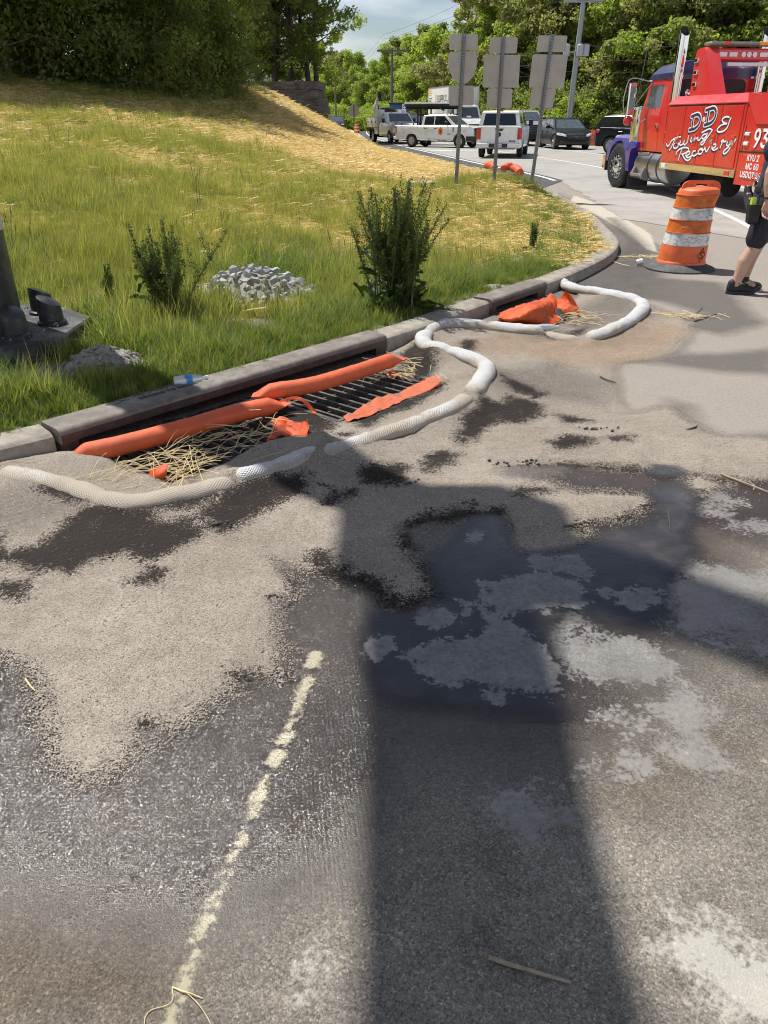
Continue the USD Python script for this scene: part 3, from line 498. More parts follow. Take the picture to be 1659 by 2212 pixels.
for (u, v, r_, h_) in [(945, 775, .13, .05), (560, 975, .22, .045), (120, 1010, .16, .05), (690, 975, .14, .06), (690, 990, .07, .04), (505, 1045, .07, .035), (900, 830, .16, .03), (1010, 745, .25, .04), (1330, 660, .3, .02), (790, 1000, .2, .025), (200, 1000, .14, .03), (330, 1045, .12, .035)]:
    c_ = g(u, v)[:2]; H += h_ * np.exp(-((P[k] - c_) ** 2).sum(1) / r_ ** 2) * (sk > -.02)
H = np.where(hmask[k], -.05, H)
band = (sk > -.11) & (sk < .02) & ~hmask[k]; H = np.where(band, np.maximum(H, .0032), H); cov = np.zeros(len(P)); cov[k] = np.clip((sk + .085) / .125, 0, 1.05); Hf = np.full(len(P), -.02); Hf[k] = H
damp_ = np.zeros(len(P)); grey_ = np.zeros(len(P)); pink_ = np.zeros(len(P))
damp_[k] = np.clip(.5 + (sdfs(P[k], DAMP) + .07 * fbm(P[k], 5, 4, 12)) / (2 * .07), 0, 1)
edge_wet = np.clip(.5 + sdfs(P[k], WET) / .2, 0, 1) * np.clip(1 - sk / .05, 0, 1) * .55
damp_[k] = np.maximum(damp_[k], edge_wet); grey_[k] = np.clip(.5 + sdfs(P[k], GREY) / .24, 0, 1); pink_[k] = np.clip(.5 + sdfs(P[k], PINK) / .2, 0, 1)
nx, ny = len(lx), len(ly); i, j = np.meshgrid(np.arange(nx - 1), np.arange(ny - 1), indexing='ij'); i, j = i.ravel(), j.ravel()
Q = np.stack([i * ny + j, (i + 1) * ny + j, (i + 1) * ny + j + 1, i * ny + j + 1], 1)
Q = Q[(Hf[Q].max(1) > -.006)]
used, inv = np.unique(Q, return_inverse=True); Q = inv.reshape(Q.shape)
LIT_XY, LIT_H, LIT_D = P[used], Hf[used], damp_[used]
obj('absorbent_granules', quads(np.column_stack([LIT_XY, LIT_H]), Q), 'litter', kind='stuff', smooth=True, label='spread of pale brown absorbent granules soaked dark in patches around the drains', cat='granules',
    attrs={'maskA': np.stack([damp_[used], pink_[used], grey_[used]], 1), 'maskB': np.stack([cov[used]] * 3, 1)})
LTREE = cKDTree(LIT_XY)
def ground_z(xy):
    d, k_ = LTREE.query(np.atleast_2d(xy)); return np.where(d < .02, np.maximum(LIT_H[k_], 0), 0.0)
# loose granules strewn over and beyond the blanket's edge
rng = np.random.default_rng(11)
def granules():
    n = 120000; c_ = rng.random((n, 2)) * [5.6, 5.6] + [-2.3, 1.0]
    s_ = sdfs(c_, LITTER, .3) + .06 * fbm(c_, 3.2, 3, 1); dm = sdfs(c_, DAMP, .2)
    p_ = np.where(s_ > .02, .28, np.exp(-np.clip(-s_ + .02, 0, 1) / .07) * .8) * np.where(s_ < -.25, .02, 1)
    for h_ in gr_holes: p_ *= ~contains_xy(h_, c_[:, 0], c_[:, 1])
    kk_ = (rng.random(n) < p_) & (KTREE.query(c_)[0] > .02) & ~contains_xy(BANKPOLY, c_[:, 0], c_[:, 1]); c_ = c_[kk_]; dm = dm[kk_]
    st = trimesh.creation.icosahedron(); st.vertices *= 1 + .25 * (np.random.default_rng(3).random((12, 1)) - .5); st.vertices *= [1, .8, .62]
    m = len(c_); z_ = ground_z(c_) + .001
    instancer('loose_granules', [(st, 'granule_dry'), (st, 'granule_wet')], np.column_stack([c_, z_]), (dm > -.005).astype(int), qrand(rng, m), rng.uniform(.0016, .0036, m) * np.where(rng.random(m) < .04, 1.6, 1), 'single absorbent granules strewn along the edges of the spill', 'granules')
plain('granule_dry', (.46, .40, .33), .9, var=.35, scale=90); plain('granule_wet', (.055, .042, .036), .6, var=.5, scale=90)
BANKPOLY = Polygon(list(map(tuple, kerb_off(.10)[::4])) + [(-9, 400), (-400, 400), (-400, -60), (-5.5, -20)]).buffer(0)
granules()

# ---------------------------------------------------------------- puddle of dark oily water with pale scum floating on it
PUD = gp(c2([(560, 232), (640, 200), (700, 212), (725, 270), (750, 320), (800, 335), (990, 310), (1100, 260), (1230, 230), (1270, 180), (1215, 110), (1330, 80), (1380, 110), (1410, 200), (1360, 260), (1410, 320), (1380, 370), (1300, 440), (1295, 500), (1320, 560), (1190, 605), (1060, 590), (960, 550), (890, 600), (885, 640), (905, 720), (925, 830), (935, 915), (870, 930), (600, 900), (350, 885), (240, 820), (200, 740), (185, 640), (230, 555), (380, 560), (490, 500), (455, 420), (440, 390), (450, 340), (520, 290)]))
PUD2 = gp(c5([(1255, 512), (1330, 522), (1350, 550), (1280, 562), (1235, 542)]))
ISL = [gp(q) for q in [c2([(640, 440), (720, 415), (860, 415), (980, 460), (1050, 520), (960, 540), (880, 545), (800, 550), (680, 555), (640, 500)]), c2([(770, 340), (860, 345), (960, 350), (1050, 400), (1000, 430), (930, 410), (800, 380)]), c2([(1100, 480), (1180, 460), (1270, 480), (1280, 520), (1180, 550), (1110, 520)]),
      c2([(330, 700), (460, 650), (560, 640), (640, 620), (700, 590), (780, 610), (830, 640), (880, 720), (905, 790), (920, 840), (860, 850), (740, 840), (690, 870), (600, 800), (500, 830), (400, 760)]), c2([(195, 660), (290, 645), (330, 680), (250, 720), (190, 700)]), c2([(540, 500), (580, 520), (600, 570), (560, 550)]), c2([(590, 530), (640, 520), (660, 560), (720, 600), (640, 625), (650, 580)]), c2([(1045, 475), (1080, 470), (1085, 495), (1050, 500)]), c2([(380, 560), (480, 540), (520, 580), (440, 610), (380, 600)]), c2([(1290, 500), (1330, 490), (1340, 560), (1300, 560)]), c2([(560, 240), (640, 225), (660, 300), (600, 330), (540, 310)])]]
px_ = np.arange(-.35, 1.75, .012); py_ = np.arange(1.75, 3.75, .012); X, Y = np.meshgrid(px_, py_, indexing='ij'); P = np.column_stack([X.ravel(), Y.ravel()])
sw = np.maximum(sdf(P, PUD), sdf(P, PUD2)); si = sdfs(P, ISL[:-1]); si = np.maximum(si, sdf(P, ISL[-1]) - .05)
nx, ny = len(px_), len(py_); i, j = np.meshgrid(np.arange(nx - 1), np.arange(ny - 1), indexing='ij'); i, j = i.ravel(), j.ravel(); Q = np.stack([i * ny + j, (i + 1) * ny + j, (i + 1) * ny + j + 1, i * ny + j + 1], 1); Q = Q[sw[Q].max(1) > -.06]
obj('puddle', quads(np.column_stack([P, np.full(len(P), .0065)]), Q), 'puddle', smooth=True, kind='structure', label='dark oily puddle with pale scum patches in the shadow of the pole', cat='puddle', attrs={'maskA': np.stack([np.clip(.5 + sw / .16, 0, 1), np.clip(.5 + si / .24, 0, 1), 0 * sw], 1)})
# ================================================================ kerb in cast segments
arc = np.r_[0, np.cumsum(np.linalg.norm(np.diff(KP, axis=0), axis=1))]
def arc_of(p): return arc[np.argmin(((KP - p) ** 2).sum(1))]
sB, sD, sF, sG = arc_of(B0), arc_of(D0), arc_of(F0), arc_of(G0)
def sweep(s0, s1, prof, step=.12, jit=0, ends=True):
    n = max(2, int((s1 - s0) / step) + 1); s = np.linspace(s0, s1, n)
    p = np.stack([np.interp(s, arc, KP[:, 0]), np.interp(s, arc, KP[:, 1])], 1); t = np.stack([np.interp(s, arc, kt[:, 0]), np.interp(s, arc, kt[:, 1])], 1); t /= np.linalg.norm(t, axis=1, keepdims=True)
    nn = np.stack([-t[:, 1], t[:, 0]], 1); prof = np.asarray(prof, float); k = len(prof)
    V = np.concatenate([np.column_stack([p + nn * d, np.full(n, z)])[:, None] for d, z in prof], 1).reshape(-1, 3)
    if jit: V += jit * np.stack([fbm(V, 9, 3, q) for q in (1, 2, 3)], 1)
    i, j = np.meshgrid(np.arange(n - 1), np.arange(k), indexing='ij'); i, j = i.ravel(), j.ravel(); j2 = (j + 1) % k
    m = quads(V, np.stack([i * k + j, i * k + j2, (i + 1) * k + j2, (i + 1) * k + j], 1))
    if ends:
        f = [[0, q + 1, q] for q in range(1, k - 1)] + [[(n - 1) * k, (n - 1) * k + q, (n - 1) * k + q + 1] for q in range(1, k - 1)]
        m = tm(m.vertices, np.vstack([m.faces, f]))
    m.fix_normals(); return m
KPROF = [(0.0, -.12), (0.004, .082), (.012, .103), (.030, .116), (.055, .121), (.20, .124), (.22, .112), (.22, -.12)]
kb = thing('kerb', kind='structure')
def run(a, b, seg, fine=.12):
    n = max(1, round((b - a) / seg)); e = np.linspace(a, b, n + 1)
    for q in range(n): obj('kerb_segment', sweep(e[q] + .004, e[q + 1] - .004, KPROF, fine, .004), 'concrete', kb)
run(0, sB, 1.6); run(sD, sF, .74); run(sG, arc_of((3.9, 19.2)), 1.9, .1)
fk = [(d * .8, z * .8 if z > 0 else z) for d, z in KPROF]
e_ = [arc_of((3.9, 19.2)), arc_of((3.3, 28)), arc_of((1.95, 37.5)), arc_of((.2, 47.8)), arc_of((-1.3, 67.6)), arc_of((-4.3, 128)), arc[-2]]
for q in range(len(e_) - 1): obj('kerb_segment', sweep(e_[q] + .01, e_[q + 1] - .01, [(d * (1.0 if q < 1 else 1.5), z) for d, z in fk], .8), 'far_concrete', kb)

# ================================================================ storm drains: iron kerb hoods, open slot, pit, grates
def place_frame(m, o, e1, e2):
    M = np.eye(4); M[:2, 0], M[:2, 1] = e1, -e2; M[:2, 3] = o; m = m.copy(); m.apply_transform(M); return m    # local x along, y into the bank, z up
def drain(o, e1, e2, L, label, slot, letters, top):
    t = thing('storm_drain', label, 'storm drain')
    pr = lambda m: place_frame(m, o, e1, e2)
    def band(a0, a1, prof):
        c = m3.CrossSection([np.array(prof)[::-1] if Polygon(prof).exterior.is_ccw is False else np.array(prof)])
        M_ = m3.Manifold.extrude(c, a1 - a0); q = M_.to_mesh(); v = q.vert_properties[:, :3]
        return tm(np.column_stack([a0 + v[:, 2], v[:, 0], v[:, 1]]), q.tri_verts)
    T_ = top
    lip = [(-.012, T_ - .08), (-.014, T_ - .03), (-.004, T_ - .010), (.018, T_), (.175, T_ + .004), (.175, T_ - .05), (.02, T_ - .08)]
    obj('hood_plate', pr(band(.0, L, lip)), 'iron_dust', t, smooth=40)
    face = [band(.0, slot[0], [(-.006, -.03), (-.008, T_ - .081), (.05, T_ - .081), (.05, -.03)]), band(slot[1], L, [(-.006, -.03), (-.008, T_ - .081), (.05, T_ - .081), (.05, -.03)])]
    for q in face: obj('front_plate', pr(q), 'iron', t)
    obj('front_lip', pr(band(.006, L - .006, [(-.0155, T_ - .078), (-.0175, T_ - .034), (-.012, T_ - .034), (-.010, T_ - .078)])), 'iron', t)
    obj('pit', pr(cat([bx(slot[0], slot[1], .26, .28, -.7, T_ - .09), bx(slot[0] - .02, slot[0], -.80, .28, -.7, -.035), bx(slot[1], slot[1] + .02, -.80, .28, -.7, -.035), bx(slot[0] - .02, slot[1] + .02, -.83, -.80, -.7, -.035), bx(slot[0] - .02, slot[1] + .02, -.83, .28, -.74, -.7)])), 'pit', t)
    for txt, h, a, b in letters:
        m = meshkit.text_mesh(txt, h, .003, True); obj('raised_lettering', pr(mv(m, (a, b, T_ + .0025))), 'iron_letter', t)
    if letters:
        # fish emblem: two arcs and a tail, in a raised outline
        th = np.linspace(-1, 1, 13); arc_ = lambda s: [(x * .055, s * .022 * (1 - x * x), 0) for x in th]
        tail = [(.055, 0, 0), (.085, .02, 0), (.085, -.02, 0), (.055, 0, 0)]
        obj('fish_emblem', pr(mv(cat([tube(p, .003, 6) for p in (arc_(1), arc_(-1), tail)]), (letters[0][2] - .13, letters[0][3] - .005, T_ + .003))), 'iron_letter', t)
    return t
a_t = (g(300, 868, .14)[:2] - B0) @ E1
drain(B0, E1, E2, HL, 'long cast iron kerb inlet in front with raised lettering, behind the two open grates', (.10, HL - .12), [('NO DUMPING', .040, a_t + .02, .150), ('DRAINS TO RIVER', .034, a_t + .02, .085)], .142)
drain(F0, F1, F2, GL, 'smaller cast iron kerb inlet further back, half hidden by the torn orange bag', (.10, GL - .18), [], .140)
for k_, (a0, a1, b0, b1) in enumerate(GR):
    t = thing('drain_grate', ['iron drain grate nearest the camera, half covered with straw', 'open iron drain grate with bare bars under the upper orange tube'][k_], 'drain grate', (*loc1(a0, 0), 0), math.degrees(math.atan2(E1[1], E1[0])), 'iron drain grates in the gutter')
    L_ = a1 - a0; w = .028
    obj('frame', cat([bx(0, L_, -b0 - w, -b0, -.05, .004), bx(0, L_, -b1, -b1 + w, -.05, .004), bx(0, w, -b1 + w, -b0 - w, -.05, .0035), bx(L_ - w, L_, -b1 + w, -b0 - w, -.05, .0035)]), 'grate_iron', t)
    n = 10
    for q in range(n):
        x = w + (L_ - 2 * w) * (q + .5) / n
        obj('bar', bx(x - .009, x + .009, -b1 + w, -b0 - w, -.055, .001, .002), 'grate_iron', t)
    for y_ in (.33, .66):
        obj('cross_bar', bx(w, L_ - w, -b0 - (b1 - b0) * y_ - .005, -b0 - (b1 - b0) * y_ + .005, -.05, -.022), 'grate_iron', t)

# ================================================================ absorbent socks
SL = ['white netted absorbent sock in front, half buried in granules at the lower left', 'short white absorbent sock end lying in the shadow beside the granules', 'dusty white absorbent sock climbing from the shadow toward the bent sock', 'bent clean white absorbent sock curling around the end of the grates up to the kerb', 'short white sock stub poking from granules before the back inlet', 'cleanest white absorbent sock curving around the orange bag at the back inlet']
for k_, ((p_, r_), path) in enumerate(zip(SOCKS, SOCKP)):
    s_ = np.r_[0, np.cumsum(np.linalg.norm(np.diff(path, axis=0), axis=1))]; Ls = s_[-1]; n = 26; rr = np.random.default_rng(30 + k_)
    lump = 1 + .30 * fbm(np.column_stack([s_ * 6, s_ * 0 + k_ * 9, s_ * 0]), 1, 3, 3)
    for c_ in rr.uniform(.2, .9, max(1, int(Ls / .45))) * Ls: lump *= 1 - .10 * np.exp(-((s_ - c_) / .035) ** 2)
    endt = np.sqrt(np.clip(np.minimum(s_, Ls - s_) / (r_ * 1.1), .02, 1))
    R = r_ * lump * endt
    burial = .44 + .55 * fbm(np.column_stack([s_ * 1.6, s_ * 0 + k_ * 5.0, s_ * 0]), 1, 3, 8)
    if k_ in (3, 5): burial = burial * .3 + .60
    if k_ in (1, 2): burial += .16
    if k_ == 0: burial -= .12
    if k_ == 4: burial -= .15
    pz_ = np.column_stack([path[:, :2], R * burial + .004 + ground_z(path[:, :2]) * .25])
    a = np.linspace(0, 2 * np.pi, n + 1); Tn = np.gradient(pz_, axis=0); Tn /= np.linalg.norm(Tn, axis=1, keepdims=True)
    W = np.cross(Tn, (0, 0, 1.0)); W /= np.linalg.norm(W, axis=1, keepdims=True); Uv = np.cross(W, Tn)
    V = (pz_[:, None] + R[:, None, None] * (np.cos(a)[None, :, None] * W[:, None] * 1.08 + np.sin(a)[None, :, None] * Uv[:, None] * .78)).reshape(-1, 3)
    V += .006 * np.stack([fbm(V, 26, 3, q) for q in (1, 2, 3)], 1) + .016 * np.stack([fbm(V, 13, 3, q + 4) for q in (1, 2, 3)], 1)
    # wrinkles running round the sleeve
    uv = np.stack([np.repeat(s_ / .0155, n + 1), np.tile(a / (2 * np.pi) * 24, len(s_))], 1)
    i, j = np.meshgrid(np.arange(len(s_) - 1), np.arange(n), indexing='ij'); i, j = i.ravel(), j.ravel(); m1 = n + 1
    F_ = np.stack([i * m1 + j, (i + 1) * m1 + j, (i + 1) * m1 + j + 1, i * m1 + j + 1], 1)
    hgt = (V[:, 2] - .0) / (2 * r_)
    dust = np.clip(.84 - hgt * .75, 0, 1) + .5 * np.clip(fbm(V, 4, 4, 31), -.3, .3) + [.34, .20, .34, .17, .30, .10][k_]
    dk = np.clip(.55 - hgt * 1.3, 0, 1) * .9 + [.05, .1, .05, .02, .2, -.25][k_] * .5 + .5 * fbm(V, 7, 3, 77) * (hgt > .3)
    t = thing('absorbent_sock', SL[k_], 'absorbent sock')
    obj('sleeve', quads(V, F_), 'sock', t, smooth=True, uv=uv, attrs={'maskA': np.stack([dust, dk, 0 * dk], 1)})
    for e_ in (0, -1):
        c_, d_ = pz_[e_], Tn[e_] * (-1 if e_ == 0 else 1); m = []
        for q in range(7):
            b_ = q * .9; off = (W[e_] * math.cos(b_) + Uv[e_] * math.sin(b_)) * r_ * .35
            m.append(tube([c_ - d_ * .01, c_ + d_ * .012 + off * .35, c_ + d_ * .03 + off], [.012, .008, .003], 6))
        obj('gathered_end', cat([q for q in m if q is not None]), 'sock_end', t, smooth=True)
# ================================================================ orange filter tubes and torn orange fabric
def otube(pts, r, seed, label, z0):
    path = smoothpath([g(u, v, z) for u, v, z in pts], .012); s_ = np.r_[0, np.cumsum(np.linalg.norm(np.diff(path, axis=0), axis=1))]; L = s_[-1]; n = 24
    a = np.linspace(0, 2 * np.pi, n + 1)[:-1]; Tn = np.gradient(path, axis=0); Tn /= np.linalg.norm(Tn, axis=1, keepdims=True)
    W = np.cross(Tn, (0, 0, 1.0)); W /= np.linalg.norm(W, axis=1, keepdims=True); U = np.cross(W, Tn)
    e = np.clip(np.minimum(s_, L - s_) / .085, 0, 1); R = r * (1 + .10 * fbm(np.column_stack([s_ * 5, s_ * 0 + seed, s_ * 0]), 1, 3, 3))
    flatn = e ** .6; fx = R * (1 + .28 * (1 - flatn)); fz = R * np.clip(flatn, .07, 1)
    V = (path[:, None] + fx[:, None, None] * np.cos(a)[None, :, None] * W[:, None] + fz[:, None, None] * np.sin(a)[None, :, None] * U[:, None]).reshape(-1, 3)
    V += .007 * np.stack([fbm(V, 11, 3, q + seed) for q in (1, 2, 3)], 1) + .005 * np.stack([fbm(V * [1, 1, .6], 34, 3, q + seed) for q in (1, 2, 3)], 1)
    i, j = np.meshgrid(np.arange(len(s_) - 1), np.arange(n), indexing='ij'); i, j = i.ravel(), j.ravel(); j2 = (j + 1) % n
    m = quads(V, np.stack([i * n + j, (i + 1) * n + j, (i + 1) * n + j2, i * n + j2], 1))
    t = thing('filter_tube', label, 'filter tube', group=None)
    obj('tube', m, 'orange_cloth', t, smooth=True)
    for e_, d_ in ((0, -1), (-1, 1)):       # flat sewn end fins
        c_, tt, w = path[e_], Tn[e_] * d_, W[e_]
        q = [c_ - w * r * 1.28 - tt * .02, c_ + w * r * 1.28 - tt * .02, c_ + w * r * 1.4 + tt * .035 + [0, 0, .012], c_ - w * r * 1.2 + tt * .03 - [0, 0, .008]]
        m = tm(np.array(q + [p + np.array([0, 0, .004]) for p in q]), [[0, 1, 2], [0, 2, 3], [4, 6, 5], [4, 7, 6], [0, 4, 1], [1, 4, 5], [1, 5, 2], [2, 5, 6], [2, 6, 3], [3, 6, 7], [3, 7, 0], [0, 7, 4]])
        obj('end_seam', m, 'orange_cloth', t)
    sm = [path[i_] + U[i_] * R[i_] * 1.01 * np.sin(2.3) + W[i_] * R[i_] * np.cos(2.3) for i_ in range(6, len(path) - 6, 3)]
    obj('seam', tube(sm, .0028, 5), 'orange_cloth', t)
otube([(158, 982, .035), (215, 972, .055), (290, 955, .062), (380, 931, .07), (470, 905, .075), (540, 886, .075), (590, 876, .07), (606, 872, .07)], .053, 3, 'orange filter tube nearest the camera, lying along the slot over the strawed grate', .06)
otube([(556, 852, .10), (590, 845, .115), (650, 836, .12), (720, 819, .12), (790, 797, .12), (830, 783, .11), (858, 775, .10)], .050, 9, 'orange filter tube above the bare grate, its near end over the other tube', .1)
def sheet(rows, nu=40, nv=24, amp=.012, seed=1, thick=.003, mat_='orange_fabric', fr=14):
    """crumpled fabric through a grid of (u, v, z) points of the photograph"""
    from scipy.ndimage import zoom
    C = np.array([[g(u, v, z) for u, v, z in r] for r in rows]); m, n = C.shape[:2]
    from scipy.interpolate import RectBivariateSpline
    S = np.stack([RectBivariateSpline(np.arange(m), np.arange(n), C[..., q], kx=min(2, m - 1), ky=min(3, n - 1))(np.linspace(0, m - 1, nv), np.linspace(0, n - 1, nu)) for q in range(3)], -1).reshape(-1, 3)
    f1 = fbm(S, fr, 3, seed); f2 = fbm(S, fr * .6, 2, seed + 5)
    S = S + np.stack([amp * fbm(S, fr, 3, seed + 1), amp * fbm(S, fr, 3, seed + 2), amp * 2 * (f1 + np.abs(f2) * 1.2)], 1)
    S[:, 2] = np.maximum(S[:, 2], .006 + ground_z(S[:, :2]) * .9)
    i, j = np.meshgrid(np.arange(nv - 1), np.arange(nu - 1), indexing='ij'); i, j = i.ravel(), j.ravel()
    F = np.stack([i * nu + j, i * nu + j + 1, (i + 1) * nu + j + 1, (i + 1) * nu + j], 1)
    edge = fbm(S, 20, 3, seed + 9)[F].mean(1); bord = (i == 0) | (i == nv - 2) | (j == 0) | (j == nu - 2); F = F[~(bord & (edge > .04))]
    N_ = len(S); V = np.vstack([S, S - [0, 0, thick]])
    return quads(V, np.vstack([F, F[:, ::-1] + N_]))
def fab(name, label, rows, **k):
    obj(name, sheet(rows, **k), k.get('mat_', 'orange_fabric'), smooth=True, label=label, cat='orange fabric')
bag = thing('torn_orange_bag', 'crumpled torn bright orange fabric bag in front of the back inlet', 'orange fabric')
obj('bag_body', sheet([[(1078, 680, .04), (1110, 662, .10), (1150, 650, .15), (1185, 642, .13), (1205, 648, .05)], [(1074, 690, .09), (1112, 676, .15), (1150, 664, .19), (1182, 658, .16), (1206, 664, .06)], [(1076, 694, .05), (1115, 690, .12), (1155, 684, .13), (1185, 676, .10), (1208, 678, .04)], [(1082, 694, .015), (1118, 701, .015), (1160, 706, .015), (1192, 704, .015), (1212, 694, .015)]], nu=60, nv=40, amp=.035, seed=4, fr=9), 'orange_fabric', bag, smooth=True)
obj('bag_flap', sheet([[(1186, 656, .08), (1208, 645, .10), (1222, 634, .20), (1240, 654, .06)], [(1196, 668, .05), (1216, 662, .09), (1234, 656, .12), (1252, 668, .05)], [(1200, 682, .02), (1220, 686, .02), (1236, 684, .03), (1254, 682, .02)]], nu=40, nv=30, amp=.035, seed=14, fr=9), 'orange_fabric', bag, smooth=True)
obj('dark_lining', sheet([[(1198, 674, .06), (1210, 670, .07), (1220, 672, .05)], [(1202, 690, .02), (1214, 694, .02), (1222, 690, .02)]], nu=14, nv=12, amp=.02, seed=5), 'black_cloth', bag, smooth=True)
fab('orange_strip', 'curled strip of orange fabric between the two filter tubes', [[(598, 866, .09), (625, 857, .10), (650, 860, .09), (672, 876, .05), (684, 893, .02)], [(606, 874, .07), (628, 865, .08), (650, 869, .07), (668, 884, .03), (674, 894, .012)]], nu=30, nv=8, amp=.014, seed=7)
fab('orange_scrap', 'torn orange flap with granules on it at the corner of the strawed grate', [[(586, 912, .03), (612, 902, .045), (640, 910, .04), (664, 905, .09)], [(590, 925, .03), (618, 918, .03), (646, 928, .035), (666, 930, .06)], [(570, 962, .025), (612, 945, .03), (645, 945, .02), (663, 946, .035)]], nu=44, nv=30, amp=.026, seed=8, fr=16)
fab('orange_edging', 'long torn strip of orange fabric along the front edge of the bare grate', [[(738, 899, .010), (772, 884, .014), (812, 861, .012), (858, 848, .014), (902, 826, .018), (944, 813, .05)], [(744, 908, .012), (780, 892, .016), (818, 877, .014), (864, 856, .016), (908, 838, .022), (952, 822, .05)], [(750, 914, .008), (788, 902, .010), (826, 888, .008), (872, 866, .010), (914, 850, .015), (952, 832, .02)]], nu=90, nv=20, amp=.010, seed=9, fr=22, mat_='orange_dirty')
fab('orange_tag', 'small orange fabric tab sticking up among straw before the grate', [[(322, 1022, .05), (340, 1008, .08), (362, 1003, .085)], [(322, 1034, .02), (340, 1030, .05), (360, 1022, .06)], [(328, 1040, .01), (346, 1042, .012), (360, 1028, .03)]], nu=18, nv=16, amp=.01, seed=10)
fab('orange_stub', 'orange fabric stub beside the straw at the far end of the grate', [[(832, 806, .06), (846, 800, .07), (860, 806, .05)], [(836, 818, .02), (850, 814, .03), (864, 816, .02)]], nu=18, nv=12, amp=.015, seed=11)
# ================================================================ straw: loose heaps on the grates, wisps on the road
def straws(n, c, spread, rot, zfun, seed, L=(.10, .32), r=.0014, lift=.035):
    r_ = np.random.default_rng(seed); ms = []
    for q in range(n):
        p = c + np.array([[math.cos(rot), -math.sin(rot)], [math.sin(rot), math.cos(rot)]]) @ (r_.normal(size=2) * spread)
        a = rot + r_.normal(0, .75); l = r_.uniform(*L); d = np.array([math.cos(a), math.sin(a)]); z = zfun + abs(r_.normal(0, lift)); b = r_.normal(0, .04)
        pts = [(*(p - d * l / 2), max(z + r_.normal(0, .012), zfun)), (*(p + np.array([-d[1], d[0]]) * b * l * .3), z + .008), (*(p + d * l / 2), max(z + r_.normal(0, .015), zfun))]
        ms.append(tube(smoothpath(pts, l / 4), r * r_.uniform(.7, 1.5), 4))
    return cat(ms)
ra = math.atan2(E1[1], E1[0])
obj('straw_heap', straws(95, loc1(.62, .50), (.34, .15), ra, .006, 1), 'straw', smooth=False, kind='stuff', label='loose yellow straw strewn across the near grate', cat='straw')
obj('straw_heap', straws(70, loc1(.22, .66), (.12, .12), ra + .4, .012, 5), 'straw', smooth=False, kind='stuff', label='loose yellow straw piled around the small orange tab', cat='straw')
obj('straw_heap', straws(80, loc1(2.22, .42), (.14, .12), ra + 1.2, .02, 2, L=(.06, .2)), 'straw', smooth=False, kind='stuff', label='bunch of yellow straw at the far corner of the bare grate', cat='straw')
obj('straw_heap', straws(60, g(1240, 700)[:2], (.12, .12), .3, .02, 3, L=(.06, .2)), 'straw', smooth=False, kind='stuff', label='few straws beside the torn orange bag', cat='straw')
obj('straw_heap', straws(70, g(1462, 684)[:2], (.16, .05), -.2, .003, 4, L=(.06, .2), lift=.008), 'straw', smooth=False, kind='stuff', label='wisp of straw on the road right of the curved sock', cat='straw')
obj('straw_heap', straws(40, g(1385, 556)[:2], (.14, .04), .0, .003, 6, L=(.08, .3), lift=.006), 'straw', smooth=False, kind='stuff', label='wisp of straw on the gutter left of the traffic drum', cat='straw')
def twig(name, pts, r, label, m='twig', side=()):
    t = smoothpath([g(u, v, z) for u, v, z in pts], .01); k = len(t)
    ms = [tube(t + .002 * np.stack([fbm(t, 40, 2, q) for q in (1, 2, 3)], 1), np.linspace(r, r * .6, k), 7)] + [tube(smoothpath([g(u, v, z) for u, v, z in s_], .01), r * .5, 5) for s_ in side]
    obj(name, cat(ms), m, smooth=True, label=label, cat='twig')
plain('twig', (.30, .25, .17), .8, var=.35, scale=60, bump=.4, bscale=200); plain('twig_dark', (.045, .035, .028), .8, var=.3)
twig('stick', [(1056, 2068, .006), (1105, 2084, .008), (1165, 2102, .009), (1235, 2124, .006)], .0052, 'grey stick lying on the shaded road at the bottom')
twig('grass_stem', [(372, 2132, .004), (400, 2142, .008), (438, 2156, .004)], .0015, 'short pale straw stem at the bottom of the lane marking', 'straw', [[(395, 2140, .005), (425, 2165, .006), (455, 2212, .004)], [(372, 2133, .004), (358, 2172, .005), (330, 2180, .004), (312, 2215, .004)]])
twig('twig', [(1558, 1024, .01), (1600, 1040, .012), (1659, 1062, .01)], .006, 'pale forked twig at the right edge of the wet patch', 'twig', [[(1590, 1036, .01), (1620, 1042, .012), (1628, 1058, .01)]])
twig('twig', [(1296 + 148, 1105, .008), (1446, 1125, .01), (1448, 1148, .008)], .005, 'thin dark twig standing out of the puddle', 'twig_dark')
twig('twig', [(1297, 814, .012), (1315, 822, .014), (1330, 826, .012)], .006, 'short dark twig on the granules right of the socks', 'twig_dark')
twig('twig', [(1482, 930, .006), (1496, 925, .01), (1506, 920, .006)], .007, 'stubby dark twig by the grey patch on the right', 'twig_dark')
twig('twig', [(1500, 694, .006), (1530, 684, .01), (1548, 678, .006)], .006, 'dark twig near the wisp of straw right of the curved sock', 'twig_dark', [[(1505, 676, .006), (1518, 664, .01)]])
twig('straw_piece', [(55, 1466, .004), (65, 1480, .006), (76, 1492, .004)], .003, 'single straw on the wet road at the left', 'straw')
